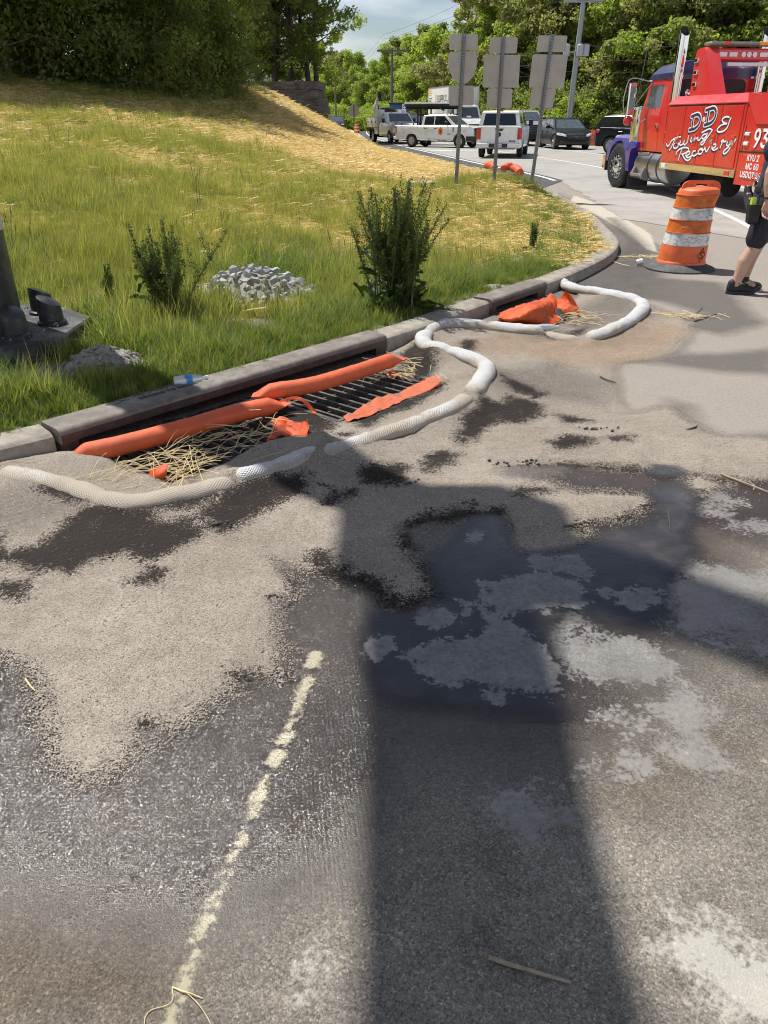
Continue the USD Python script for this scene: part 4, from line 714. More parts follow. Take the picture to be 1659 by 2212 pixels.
# dark clods of soaked granules
def clods(name, spots, label, seed):
    r_ = np.random.default_rng(seed); ms = []
    for u, v, n, s in spots:
        c = g(u, v)[:2]
        for q in range(n):
            m = trimesh.creation.icosphere(1, 1.0); m.vertices *= 1 + .5 * fbm(m.vertices + q, 1.3, 2, q)[:, None] * 2
            p = c + r_.normal(0, s * 1.6, 2) * [1.6, .8]; rr = s * r_.uniform(.25, .8); ms.append(mv(m, (*p, float(ground_z(p)[0]) + rr * .4), s=rr))
    obj(name, cat(ms), 'granule_wet', smooth=True, kind='stuff', label=label, cat='clods')
clods('soaked_clods', [(1290, 930, 14, .014), (1150, 1000, 12, .012), (1080, 1005, 8, .012), (870, 1045, 12, .012), (475, 1138, 14, .012), (590, 1290, 10, .008), (1022, 1092, 16, .010), (700, 1055, 10, .01), (830, 1052, 5, .014)], 'dark soaked clods scattered on the pale granules', 3)
# ================================================================ litter: two bottles, a foil cup with cord
plain('bottle_plastic', (.80, .84, .86), .12, var=.05); plain('bottle_label', (.05, .22, .50), .4, var=.5, scale=45); plain('foil', (.75, .76, .78), .3, metal=.6, var=.1); plain('cord', (.62, .58, .48), .8)
mat('clear_plastic', {'f': ('fresnel', {'IOR': 1.45}), 't': ('transparent_bsdf', {'color': (.86, .90, .92)}), 'gl': ('glossy_bsdf', {'roughness': .08, 'color': (.95, .97, 1)}), 'd': ('diffuse_bsdf', {'color': (.75, .8, .82)}), 'm1': ('mix_closure', {'fac': .45}), 'm': ('mix_closure', {})},
    [('t.BSDF', 'm1.closure1'), ('d.BSDF', 'm1.closure2'), ('m1.closure', 'm.closure1'), ('gl.BSDF', 'm.closure2'), ('f.fac', 'm.fac')], 'm.closure')
def bottle(loc, rz, label, crushed, wrap=True):
    t = thing('plastic_bottle', label, 'bottle', loc, rz)
    pr = [(.004, .0), (.026, .002), (.030, .012), (.029, .03), (.031, .034), (.031, .052), (.029, .056), (.031, .060), (.031, .115), (.029, .12), (.030, .126), (.024, .155), (.013, .175), (.0115, .182), (.0115, .190), (.004, .191)]
    m = lathe(pr, 22); V = m.vertices; V[:, :2] *= (1 + crushed * fbm(V, 22, 3, 6)[:, None] * 2); V[:, 0] *= .86
    obj('bottle_body', mv(m, (0, 0, .027), ry=90), 'clear_plastic', t, smooth=True)
    if wrap: obj('wrap_label', mv(lathe([(.0305, .066), (.0318, .067), (.0318, .108), (.0305, .109)], 22), (0, 0, .027), ry=90), 'bottle_label', t, smooth=True)
    obj('cap', mv(lathe([(.001, .186), (.0145, .186), (.0145, .202), (.013, .204), (.001, .204)], 16), (0, 0, .027), ry=90), 'foil', t)
zb = .165
bottle(g(376, 832, .185), 20, 'clear crumpled water bottle with blue label in the grass by the kerb', .25)
bottle(g(1155, 715, .02), 10, 'clear water bottle half hidden behind the bent sock at the back inlet', .2, False)
fo = thing('plastic_cup', 'small crushed clear cup on the road at the rubber base of the drum', 'cup', g(1373, 574))
m = lathe([(.03, 0), (.034, .03), (.04, .075), (.037, .075), (.031, .03), (.027, .004)], 16); m.vertices += .012 * np.stack([fbm(m.vertices, 25, 2, q) for q in (1, 2, 3)], 1); obj('cup_wall', mv(m, (0, 0, .036), ry=78), 'foil', fo, smooth=True)
obj('cord', tube(smoothpath([g(1360, 574, .01) - g(1373, 574), g(1340, 570, .008) - g(1373, 574), g(1318, 562, .012) - g(1373, 574), g(1298, 557, .006) - g(1373, 574)], .02), .004, 5), 'cord', fo)
# ================================================================ grass bank (terrain)
CT = []
def ctl(u, v, y): CT.append(at(u, v, y))
for u, v, y in [(0, 165, 26), (0, 250, 19.5), (0, 330, 15.5), (0, 420, 12.6), (0, 520, 10), (0, 620, 8.0), (200, 182, 28), (200, 250, 21), (200, 330, 16.3), (200, 420, 12.9), (200, 520, 10.3), (200, 620, 8.2), (420, 212, 31), (420, 260, 24), (420, 330, 18), (420, 420, 13.6), (420, 520, 10.6), (420, 620, 8.3),
   (500, 195, 40), (570, 179, 46), (620, 207, 48), (680, 240, 51), (725, 266, 55), (560, 215, 38), (640, 255, 38), (600, 300, 25), (720, 300, 33), (800, 335, 30), (700, 350, 22), (800, 390, 20), (800, 450, 15), (800, 550, 10.8), (800, 630, 8.3), (900, 370, 25), (950, 405, 19), (1000, 398, 18.2), (1000, 450, 14.6), (1000, 520, 11.2), (1000, 600, 8.9), (1100, 388, 18.3), (1140, 396, 18.2), (1150, 430, 15.4), (1150, 500, 12), (1050, 375, 21)]: ctl(u, v, y)
for x, y, z in [(-20, 62, 5), (-60, 60, 7), (-45, 30, 5.5), (-20, 33, 4.2), (-30, 15, 3.2), (-14, 90, 3), (-10, 128, .8), (-30, 128, 2.5), (-12, 5, .9), (-6, 3, .25), (-10, -5, .5), (-25, 0, 2), (-60, -20, 4), (-120, 120, 9), (-40, 260, 4), (1.2, 32, .12), (-1.5, 44, .12), (-3.2, 60, .2), (2.6, 24, .2), (-5, 75, .6)]: CT.append((x, y, z))
kq = kerb_off(.3)
for q in range(0, len(kq), 12):
    if kq[q, 1] < 130: CT.append((*kq[q], .108))
CT = np.array(CT); CT[:, 2] -= .22 * sstep(CT[:, 1], 9, 24) * (CT[:, 2] > .8); rb = RBFInterpolator(CT[:, :2] * [1, .8], CT[:, 2], kernel='linear', smoothing=.002, neighbors=40)
def terrain(xy):
    xy = np.atleast_2d(np.asarray(xy, float)); z = rb(xy * [1, .8])
    d = KTREE.query(xy)[0]; w = sstep(d, .1, .9); z = .108 * (1 - w) + z * w
    return z + (.05 * fbm(xy, .55, 3, 41) + .03 * fbm(xy, 2.2, 3, 42)) * sstep(d, .15, 1.2)
tx = axis(-160, 4.4, (-3.8, 4.2), .055, 1.05); tx = tx[tx < 4.3]; ty = axis(-40, 300, (2.0, 12), .06, 1.035)
X, Y = np.meshgrid(tx, ty, indexing='ij'); P = np.column_stack([X.ravel(), Y.ravel()]); Z = terrain(P)
nx, ny = len(tx), len(ty); i, j = np.meshgrid(np.arange(nx - 1), np.arange(ny - 1), indexing='ij'); i, j = i.ravel(), j.ravel()
Q = np.stack([i * ny + j, (i + 1) * ny + j, (i + 1) * ny + j + 1, i * ny + j + 1], 1)
c_ = P[Q].mean(1); Q = Q[contains_xy(BANKPOLY, c_[:, 0], c_[:, 1])]
used, inv = np.unique(Q, return_inverse=True); Q = inv.reshape(Q.shape); BP, BZ = P[used], Z[used]
# what grows where: straw mulch, lush grass, bare soil
SLOPE = Polygon([(4, 20), (2.0, 19.5), (-.5, 19.5), (-3.0, 23), (-4.6, 31), (-5.6, 40), (-6.2, 52), (-5, 75), (-6, 130), (10, 130), (10, 28)])
MOUNDP = Polygon([tuple(g(u, v, .35)[:2]) for u, v in [(950, 440), (1000, 405), (1060, 395), (1190, 408), (1265, 450), (1295, 500), (1200, 520), (1060, 530), (940, 490)]])
BAND2 = Polygon([tuple(at(u, v, y)[:2]) for u, v, y in [(430, 250, 25), (560, 262, 28), (700, 300, 30), (760, 345, 24), (640, 330, 20), (500, 300, 20), (420, 280, 21)]])
def cover(xy):
    xy = np.atleast_2d(xy); n1, n2 = fbm(xy, .42, 4, 51), fbm(xy, 1.6, 3, 52)
    s = np.clip(.60 + .18 * sstep(xy[:, 1], 9, 17) + 2.3 * n1 + 1.7 * n2, 0, 1) * sstep(KTREE.query(xy)[0], .9, 3.2) * .80
    for pg, k_ in ((SLOPE, 1.0), (MOUNDP, .78), (BAND2, .8)):
        ds = sdf(xy, np.array(pg.exterior.coords)[:-1], 1.0) + .9 * n2 * (.6 if pg is MOUNDP else 1.4); s = np.maximum(s, k_ * np.clip(.5 + ds / .8, 0, 1))
    return s
SOIL = [(g(225, 780, .14)[:2], .42), (g(100, 800, .14)[:2], .45), (g(555, 695, .14)[:2], .22), (g(690, 605, .14)[:2], .2), (g(550, 625, .16)[:2] + np.array([0, -.1]), .66), (g(545, 680, .14)[:2], .35), (g(380, 850, .14)[:2], .16), (at(915, 408, 19)[:2], .55), (g(1060, 610, .14)[:2], .14)]
def bare(xy):
    xy = np.atleast_2d(xy); b = np.zeros(len(xy))
    for c, r in SOIL: b = np.maximum(b, np.exp(-(((xy - c) ** 2).sum(1) / r ** 2) ** 2))
    return np.maximum(b, .8 * (1 - sstep(KTREE.query(xy)[0] + .10 * fbm(xy, 3, 3, 7), .22, .36)) * 1.0)
N = {'g': ('geometry', {}), 'm': ('attribute', {'attribute': 'maskA'}), 's': ('separate_color', {}), 'n': ('noise_texture', {'scale': 5.0, 'detail': 8.0, 'roughness': .7}), 'nf': ('noise_texture', {'scale': 60.0, 'detail': 4.0, 'roughness': .7}),
     'gr': ('rgb_ramp', {'ramp': [(.3, (.065, .080, .022)), (.55, (.13, .145, .042)), (.75, (.22, .20, .08))]}), 'st': ('rgb_ramp', {'ramp': [(.3, (.42, .335, .18)), (.55, (.66, .54, .30)), (.75, (.80, .68, .42))]}), 'so': ('rgb_ramp', {'ramp': [(.3, (.15, .125, .10)), (.7, (.34, .30, .26))]}),
     'x1': ('mix_color', {}), 'x2': ('mix_color', {}), 'p': ('principled_bsdf', {'roughness': .95, 'specular_ior_level': .1}), 'b': ('bump', {'strength': .8, 'distance': .03})}
mat('bank', N, [('m.color', 's.color'), ('g.position', 'n.vector'), ('g.position', 'nf.vector'), ('n.fac', 'gr.fac'), ('nf.fac', 'st.fac'), ('n.fac', 'so.fac'), ('s.r', 'x1.fac'), ('gr.color', 'x1.a'), ('st.color', 'x1.b'), ('s.g', 'x2.fac'), ('x1.result', 'x2.a'), ('so.color', 'x2.b'), ('x2.result', 'p.base_color'), ('nf.fac', 'b.height'), ('b.normal', 'p.normal')], 'p.BSDF')
obj('grass_bank', quads(np.column_stack([BP, BZ]), Q), 'bank', smooth=True, kind='structure', attrs={'maskA': np.stack([cover(BP), bare(BP), 0 * BZ], 1)})
# ---------------------------------------------------------------- grass and straw, tuft by tuft
def blades(n, h, w, spread, lean, seed, curl=.5, seg=3):
    r_ = np.random.default_rng(seed); V, F = [], []
    for q in range(n):
        a = r_.uniform(0, 6.28); p = r_.normal(0, spread, 2); hh = h * r_.uniform(.5, 1.15); d = np.array([math.cos(a), math.sin(a)]); s = np.array([-d[1], d[0]]); l = lean * r_.uniform(.3, 1.5); b = len(V)
        for k_ in range(seg + 1):
            t = k_ / seg; o = p + d * hh * l * (t ** (1 + curl)); z = hh * t * (1 - .30 * l * t); ww = w * (1 - t ** 1.5) * .5
            if k_ < seg: V += [(*(o - s * ww), z), (*(o + s * ww), z)]
            else: V.append((*o, z))
        for k_ in range(seg - 1): F += [[b + 2 * k_, b + 2 * k_ + 1, b + 2 * k_ + 3], [b + 2 * k_, b + 2 * k_ + 3, b + 2 * k_ + 2]]
        F.append([b + 2 * seg - 2, b + 2 * seg - 1, b + 2 * seg])
    return tm(V, F)
def strawmat(n, R, seed, w=.0075):
    r_ = np.random.default_rng(seed); V, F = [], []
    for q in range(n):
        a = r_.uniform(0, 6.28); p = r_.normal(0, R * .45, 2); l = r_.uniform(.10, .30); d = np.array([math.cos(a), math.sin(a)]); s = np.array([-d[1], d[0]]) * w * .5; z = abs(r_.normal(.012, .014)); t = r_.normal(0, .10); b = len(V)
        V += [(*(p - d * l / 2 - s), z), (*(p - d * l / 2 + s), z + w), (*(p + d * l / 2 + s), z + l * t + w), (*(p + d * l / 2 - s), max(z + l * t, 0))]; F += [[b, b + 1, b + 2], [b, b + 2, b + 3]]
    return tm(V, F)
def stalks(n, h, seed):
    r_ = np.random.default_rng(seed); ms = []
    for q in range(n):
        p = r_.normal(0, .10, 2); d = r_.normal(0, .07, 2) * h; hh = h * r_.uniform(.6, 1.1)
        ms.append(tube([(*p, 0), (*(p + d * .4), hh * .5), (*(p + d), hh)], [.0028, .0024, .0015], 4, False)); ms.append(tube([(*(p + d), hh * .93), (*(p + d * 1.1), hh * 1.12)], [.005, .002], 4, False))
    return cat(ms)
GP = [(blades(22, .24, .010, .055, .65, 1), 'grass_lush'), (blades(18, .34, .011, .05, .75, 2, .8, 4), 'grass_lush'), (blades(30, .15, .008, .07, .8, 3), 'grass_lush'),
      (blades(24, .30, .0075, .07, .45, 4), 'grass_dry'), (blades(28, .20, .0075, .08, .7, 5), 'grass_dry'), (blades(20, .42, .0065, .07, .35, 6), 'grass_dry'),
      (strawmat(26, .20, 7), 'straw_blade'), (strawmat(22, .25, 8), 'straw_blade'), (stalks(5, .55, 9), 'weed_stalk')]
rng = np.random.default_rng(77)
def scatter(n, y0, y1, seed):
    r_ = np.random.default_rng(seed); y = y0 * (y1 / y0) ** r_.random(n); lo, hi = -.57 * (y + 1) - .7, np.minimum(.55 * y + 1, 4.3); x = lo + (hi - lo) * r_.random(n); p = np.column_stack([x, y]); return p[contains_xy(BANKPOLY, x, y)]
p = np.vstack([scatter(52000, 3.0, 9.0, 1), scatter(60000, 8, 22, 2), scatter(46000, 18, 60, 3)])
kd = KTREE.query(p)[0]; st = cover(p); br = bare(p); far = sstep(p[:, 1], 9, 26)
ok = (kd > .20) & (rng.random(len(p)) > br * 1.02)
pc = g(-40, 790, .14)[:2]; ok &= ((p - np.array([-3.02, 5.72])) ** 2).sum(1) > .9 ** 2
p, kd, st = p[ok], kd[ok], st[ok]; n = len(p); u_ = rng.random(n); lush = np.clip(.62 - (p[:, 1] - 6) / 9 + 2.4 * fbm(p, .6, 3, 61), .08, 1); lush = np.maximum(lush, (kd < 1.1) * .8); lush[p[:, 1] > 30] *= .9
idx = np.where(rng.random(n) < st * .92, np.where(u_ < .5, 6, 7), np.where(rng.random(n) < lush, np.where(u_ < .45, 0, np.where(u_ < .68, 1, 2)), np.where(u_ < .42, 3, np.where(u_ < .80, 4, 5))))
shade = Polygon([(-30, 20), (-3, 33), (-4, 55), (-40, 60)])
idx = np.where((idx != 6) & (idx != 7) & (rng.random(n) < .0014 * (p[:, 1] > 8)), 8, idx)
sc_ = rng.uniform(.42, .92, n) * (1 + 1.7 * fbm(p, 1.1, 3, 66)) * np.where(idx >= 6, 1.05, 1) * (1 + .35 * sstep(p[:, 1], 14, 45)); edge = np.clip((kd - .10) / .5, .5, 1); sc_ = np.where(idx < 6, sc_ * edge, sc_ * np.clip(edge + .3, 0, 1)); sc_ = np.where((idx < 6) & (p[:, 1] > 16), sc_ * .85, sc_)
hid = sdf(p, np.array(MOUNDP.exterior.coords)[:-1], .8); sc_ = np.where((idx < 6) & (hid > -.2), sc_ * .75, sc_); hs_ = sdf(p, np.array(SLOPE.exterior.coords)[:-1], .8); sc_ = np.where((idx < 6) & (hs_ > -.2), sc_ * .45, sc_)
tilt = qmul(qz(rng.uniform(0, 6.28, n)), np.column_stack([np.ones(n), rng.normal(0, .06, n), rng.normal(0, .06, n), np.zeros(n)])); tilt /= np.linalg.norm(tilt, axis=1, keepdims=True)
zt = terrain(p)
for nm, ids, lab, ct_ in (('grass', [0, 1, 2, 3, 4, 5], 'long uneven green and yellowing grass covering the bank', 'grass'), ('straw_mulch', [6, 7], 'flattened yellow straw mulch lying over the bank', 'straw'), ('dead_weed_stalks', [8], 'thin brown dead weed stalks standing in the grass', 'weeds')):
    k_ = np.isin(idx, ids); instancer(nm, [GP[q] for q in ids], np.column_stack([p, zt])[k_], idx[k_] - ids[0], tilt[k_], sc_[k_], lab, ct_)
# ================================================================ stone heap: every stone a part
plain('stone', (.30, .30, .305), .85, var=.25, scale=16, bump=.6, bscale=90, dirt=(.22, .21, .2), dscale=8, damt=.8); plain('stone_light', (.38, .375, .37), .85, var=.2, scale=16, bump=.6, bscale=90, dirt=(.3, .29, .28), dscale=9, damt=.7)
plain('rubble', (.30, .275, .245), .95, var=.35, scale=40, bump=.7, bscale=130)
def dome(c, rx, ry, h, n=48, seed=1, rough=.03, sc=14):
    a = np.linspace(0, 6.2832, n + 1)[:-1]; R = np.linspace(0, 1, 22); V = []
    for r_ in R: V.append(np.column_stack([rx * r_ * np.cos(a), ry * r_ * np.sin(a), np.zeros(n)]))
    V = np.vstack(V); rr = np.hypot(V[:, 0] / rx, V[:, 1] / ry); V[:, 2] = h * (1 - rr ** 1.6) - .05 * sstep(rr, .85, 1); V[:, 2] += (rough * 2 * fbm(V + seed, sc, 4, seed) + .03 * fbm(V + seed, 5, 3, seed)) * (1 - rr ** 6); V[:, :2] *= (1 + .5 * fbm(V[:, :2] / max(rx, ry) + seed, 1.6, 2, seed))[:, None]
    i, j = np.meshgrid(np.arange(21), np.arange(n), indexing='ij'); i, j = i.ravel(), j.ravel(); j2 = (j + 1) % n
    return quads(V, np.stack([i * n + j, (i + 1) * n + j, (i + 1) * n + j2, i * n + j2], 1))
def clod(r_, s, flat_=1.0, n=11):
    q = r_.normal(size=(n, 3)); q /= np.linalg.norm(q, axis=1, keepdims=True); q *= r_.uniform(.75, 1.1, (n, 1)); q *= s * np.array([r_.uniform(.8, 1.35), r_.uniform(.7, 1.1), r_.uniform(.55, .9) * flat_]); return hull(q)
rc = g(545, 622, .16)[:2] + np.array([0, .12]); rz_ = float(terrain([rc])[0]) - .02
rp = thing('stone_heap', 'heap of broken pale grey stones in the grass between two dock plants', 'stone heap', (*rc, rz_))
obj('heap_core', dome((0, 0), .62, .44, .29, seed=3), 'rubble', rp, smooth=True)
r_ = np.random.default_rng(12); made = []
for k_ in range(1500):
    a, q = r_.uniform(0, 6.28), math.sqrt(r_.random()); x, y = .74 * q * math.cos(a), .52 * q * math.sin(a); z = .33 * (1 - q ** 1.6)
    s = r_.uniform(.028, .082) * r_.uniform(.7, 1) * (1.1 - .15 * q)
    if any((x - X_) ** 2 + (y - Y_) ** 2 + (z - Z_) ** 2 < ((s + S_) * .72) ** 2 for X_, Y_, Z_, S_ in made): continue
    made.append((x, y, z, s))
    obj('stone', mv(clod(r_, s), (x, y, z + s * .25), rz=r_.uniform(0, 360)), 'stone' if r_.random() < .45 else 'stone_light', rp, smooth=False)
def rubble_heap(uv, z, rx, ry, h, label, seed, n=260, smax=.02):
    c = g(*uv, z)[:2]; t = thing('rubble_heap', label, 'rubble heap', (*c, float(terrain([c])[0]) - .01)); r_ = np.random.default_rng(seed)
    obj('soil', dome((0, 0), rx, ry, h, seed=seed), 'rubble', t, smooth=True); ms = []
    for k_ in range(n):
        a, q = r_.uniform(0, 6.28), math.sqrt(r_.random()) * 1.08; s = r_.uniform(.2, 1) ** 2 * smax; ms.append(mv(clod(r_, s, n=8), (rx * q * math.cos(a), ry * q * math.sin(a), max(0, h * (1 - q ** 1.6)) + .004)))
    obj('pebbles', cat(ms), 'rubble', t, smooth=False, kind='stuff')
rubble_heap((225, 775), .15, .30, .26, .14, 'knee-low heap of grey dirt and gravel beside the black pole base', 5, 520, .034)
rubble_heap((552, 694), .15, .24, .10, .045, 'flat heap of grey dirt in front of the stone heap', 6, 160, .012)
rubble_heap((650, 598), .2, .28, .26, .10, 'spill of fine grey gravel at the right of the stone heap', 7, 200, .014)
rubble_heap((1068, 608), .15, .16, .08, .02, 'small bare patch of gravel in the grass near the back inlet', 8, 60, .01)
cd = at(915, 404, 19.2)
obj('concrete_flume', mv(bx(-.55, .55, -.35, .35, -.1, .05, .02), (*cd[:2], float(terrain([cd[:2]])[0]) + .02), rz=15), 'far_concrete', label='pale concrete drainage slab in the hollow behind the mound', cat='concrete slab')
rubble_heap((960, 392), .6, .1, .1, .1, 'x', 9, 10) if False else None
# ================================================================ dock plants
leafmat('dock_leaf', (.028, .052, .016), (.075, .115, .035), .25, .45); leafmat('dock_seed', (.05, .078, .017), (.135, .165, .045), .3, .7); plain('dock_stem', (.10, .10, .04), .6, var=.3)
def bigleaf(r_, L, W):
    n = 9; V, F = [], []; bend = r_.uniform(.35, 1.1); tw = r_.uniform(-.5, .5)
    for k_ in range(n + 1):
        t = k_ / n; w = W * math.sin(math.pi * min(1, t * .96 + .04)) ** .8 * (1 - .25 * t); x = L * (math.sin(bend * t) / bend); z = L * (1 - math.cos(bend * t)) / bend * -1.0; wob = .012 * math.sin(t * 17 + r_.uniform(0, 6))
        V += [(x, -w, z + .18 * w + wob), (x, 0, z - .02), (x, w, z + .18 * w - wob)]
    for k_ in range(n):
        for c in (0, 1): a = 3 * k_ + c; F += [[a, a + 1, a + 4], [a, a + 4, a + 3]]
    return tm(V, F)
def dock(c, H, nst, spread, nleaf, seed, label, wseed=1.0):
    r_ = np.random.default_rng(seed); z0 = float(terrain([c])[0]) - .01; t = thing('dock_plant', label, 'plant', (*c, z0))
    for k_ in range(nst):
        b = r_.normal(0, spread * .25, 2); a = r_.uniform(0, 6.28); ln = abs(r_.normal(.0, spread * .75)) ; d = np.array([math.cos(a) * 1.25, math.sin(a) * .8]) * ln; h = H * r_.uniform(.62, 1.05)
        pts = np.array([(*b, 0), (*(b + d * .3), h * .4), (*(b + d * .7), h * .75), (*(b + d), h)]); sp = smoothpath(pts, h / 40)
        obj('stem', tube(sp[::4], np.linspace(.008, .003, len(sp[::4])), 5), 'dock_stem', t, smooth=True)
        ms = []; n = len(sp); V, F = [], []
        branches = [(sp, .30, 1.0)]
        for q in range(r_.integers(3, 7)):
            i0 = int(n * r_.uniform(.4, .75)); aa = r_.uniform(0, 6.28); l = h * r_.uniform(.14, .34); e = sp[i0] + [math.cos(aa) * l * .32, math.sin(aa) * l * .32, l]; bb = smoothpath([sp[i0], sp[i0] * .5 + e * .5 + [math.cos(aa) * l * .1, math.sin(aa) * l * .1, -.02], e], h / 40); branches.append((bb, .0, 1.0))
        for bp, f0, f1 in branches:
            m_ = len(bp)
            for i0 in range(int(m_ * f0), m_):
                for w_ in range(11):
                    o = bp[i0] + r_.normal(0, .015 * wseed * (1.1 - .5 * i0 / m_), 3); s = r_.uniform(.0055, .011); u = r_.normal(size=(2, 3)); u /= np.linalg.norm(u, axis=1, keepdims=True); k0 = len(V)
                    V += [o - u[0] * s, o + u[1] * s * .7, o + u[0] * s, o - u[1] * s * .7]; F += [[k0, k0 + 1, k0 + 2], [k0, k0 + 2, k0 + 3]]
        obj('seed_head', tm(V, F), 'dock_seed', t, smooth=False)
    for k_ in range(nleaf):
        low = r_.random() < .5; b = r_.normal(0, spread * .35, 2); L = H * r_.uniform(.15, .29) * (1.15 if low else .7); m = mv(bigleaf(r_, L, L * r_.uniform(.11, .17)), ry=-r_.uniform(15, 70)); m = mv(m, (*b, r_.uniform(.02, .1) if low else H * r_.uniform(.12, .55)), rz=r_.uniform(0, 360))
        m.vertices[:, 2] = np.maximum(m.vertices[:, 2], .015); obj('leaf', m, 'dock_leaf', t, smooth=True)
dock(g(850, 668, .14)[:2] + [0, .12], 1.02, 42, .29, 130, 3, 'largest dark green dock plant with seed spikes, at the kerb by the bent sock')
dock(g(350, 700, .14)[:2] + [0, .15], .88, 16, .20, 60, 5, 'smaller dock plant left of the stone heap', 1.1)
dock(g(1150, 510, .3)[:2], .40, 4, .10, 10, 6, 'little dock plant standing in the straw below the sign posts')
dock(g(240, 655, .14)[:2], .50, 2, .10, 8, 7, 'thin dock stem in the tall grass far left of the stone heap')
dock(at(955, 400, 18), .6, 3, .12, 6, 8, 'small far dock plant left of the first sign post')if False else None
# ================================================================ black signal pole at the left, its mast arm reaching over the road behind the camera
plain('black_paint', (.016, .017, .018), .35, var=.3, scale=7, bump=.15, bscale=60, dirt=(.10, .09, .08), dscale=9, damt=.5); plain('tape_grey', (.42, .42, .40), .5, var=.1); plain('dusty_black', (.03, .03, .031), .5, var=.4, scale=18, dirt=(.20, .19, .175), dscale=5, damt=.8)
PB = np.array([-3.02, 5.72]); pz0 = .10
t = thing('signal_pole', 'thick black pole on an octagonal base plate with capped bolts at the left edge', 'signal pole', (*PB, pz0))
oc = [(.80 * math.cos(math.radians(a)), .80 * math.sin(math.radians(a))) for a in np.arange(22.5, 360, 45)]
obj('base_plate', hull([(x * s, y * s, z) for x, y in oc for s, z in ((1, 0.02), (1, .115), (.985, .13), (1, .0))]), 'dusty_black', t, smooth=False)
obj('footing', hull([(x * .93, y * .93, z) for x, y in oc for z in (-.3, .02)]), 'rubble', t, smooth=False)
pole_r = lambda z: .315 - .010 * min(z, 8.0)
obj('shaft', lathe([(pole_r(z), z) for z in np.r_[.12, np.linspace(1, 13, 13)]] + [(.02, 13.05)], 40), 'black_paint', t, smooth=50)
obj('weld_collar', lathe([(.33, .125), (.335, .15), (.318, .20)], 40), 'dusty_black', t, smooth=60)
obj('reflective_band', lathe([(pole_r(.9) + .003, .80), (pole_r(.9) + .004, .81), (pole_r(.9) + .003, .93), (pole_r(.9) + .001, .935)], 40), 'tape_grey', t, smooth=60)
for k_, a in enumerate(np.arange(0, 360, 45)):
    x, y = .53 * math.cos(math.radians(a + 8)), .53 * math.sin(math.radians(a + 8))
    c = lathe([(.105, .13), (.105, .15), (.088, .16), (.084, .26), (.080, .30), (.04, .315), (.001, .318)], 20); v = c.vertices; v[:, 2] = np.where(v[:, 2] > .2, v[:, 2] + v[:, 0] * -.45 * (v[:, 2] > .25), v[:, 2])
    obj('bolt_cover', mv(c, (x, y, 0), rz=a), 'black_paint', t, smooth=45)
ms = [mv(clod(np.random.default_rng(q), .012 + .02 * (q % 5 == 0), n=8), (.58 * math.cos(q * 2.4) + .06 * math.sin(q), .58 * math.sin(q * 2.4), .14)) for q in range(60)]
obj('rubble_crumbs', cat(ms), 'rubble', t, smooth=False, kind='stuff')
az = 8.45
obj('mast_arm', tube([(-.06, -.1, az - .1), (-.17, -2.5, az + .1), (-.34, -8, az + .25), (-.5, -13, az + .3)], [.30, .265, .235, .2], 28), 'black_paint', t, smooth=True)
obj('arm_flange', hull([(x, y, az - .1 + z) for x in (-.38, .38) for y in (-.55, .28) for z in (-.36, .36)]), 'black_paint', t, smooth=False)
for y in (-9.6, -12.2):
    obj('signal_head', cat([bx(-.02, .34, y - .2, y + .2, az - .25, az + .95, .03)] + [mv(lathe([(.11, 0), (.11, .18)], 14), (.34, y, az - .02 + q * .37), ry=90) for q in range(3)]), 'black_paint', t)
# ================================================================ vehicle materials
def paint(name, col, rough=.28, coat=.6, dirt=(.20, .18, .15), damt=.25, spec=.5):
    plain(name, col, rough, var=.03, coat=coat, spec=spec, dirt=dirt, dscale=2.0, damt=damt)
paint('white_paint', (.74, .74, .73)); paint('white_dirty', (.66, .65, .62), .4, .3, (.34, .31, .26), .55); paint('red_paint', (.60, .022, .018)); paint('red_light', (.66, .035, .035), .35); paint('purple_paint', (.045, .035, .24)); paint('navy_paint', (.018, .018, .075))
paint('black_car', (.010, .011, .017), .25, .05, (.03, .03, .03), .2, .22); paint('dark_suv', (.013, .016, .021), .25, .08, (.04, .04, .04), .2, .25); paint('silver_paint', (.30, .31, .32), .3, .6); paint('blue_bin', (.03, .11, .25), .5, 0.0)
plain('glass', (.012, .015, .017), .04, var=.1, spec=.7); plain('glass_light', (.06, .075, .085), .05, var=.3, scale=3, spec=.8)
plain('tyre', (.016, .016, .016), .85, var=.3, bump=.2, dirt=(.07, .065, .06), damt=.5); plain('alloy', (.42, .42, .43), .3, metal=.8, var=.1); plain('chrome', (.78, .78, .78), .07, metal=1.0, var=.03); plain('brushed', (.50, .50, .50), .32, metal=1.0, var=.12, scale=20)
plain('dark_trim', (.018, .018, .019), .55, var=.2); plain('underbody', (.012, .012, .012), .9); plain('tail_red', (.42, .012, .014), .2, coat=.6); plain('lamp_clear', (.72, .74, .76), .12, coat=.6); plain('amber', (.80, .36, .02), .3); plain('badge_orange', (.78, .16, .03), .5); plain('ink_white', (.82, .82, .80), .5, var=.03); plain('ink_navy', (.025, .022, .09), .5); plain('ink_black', (.015, .015, .015), .6); plain('plate', (.62, .64, .66), .5); plain('bin_dark', (.03, .03, .03), .7); plain('red_lens', (.55, .03, .02), .2, coat=.5); plain('grey_metal', (.22, .215, .205), .5, metal=.4, var=.15)
def CS(p, d=0.0):
    p = np.asarray(p, float)
    if not Polygon(p).exterior.is_ccw: p = p[::-1]
    c = m3.CrossSection([p])
    return c.offset(d, m3.JoinType.Miter) if d else c
def pxz(p, y0, y1, d=0): return m3.Manifold.extrude(CS(p, d), y1 - y0).transform(np.array([[1, 0, 0, 0], [0, 0, -1, y1], [0, 1, 0, 0]], float))
def pxy(p, z0, z1, d=0): return m3.Manifold.extrude(CS(p, d), z1 - z0).translate((0, 0, z0))
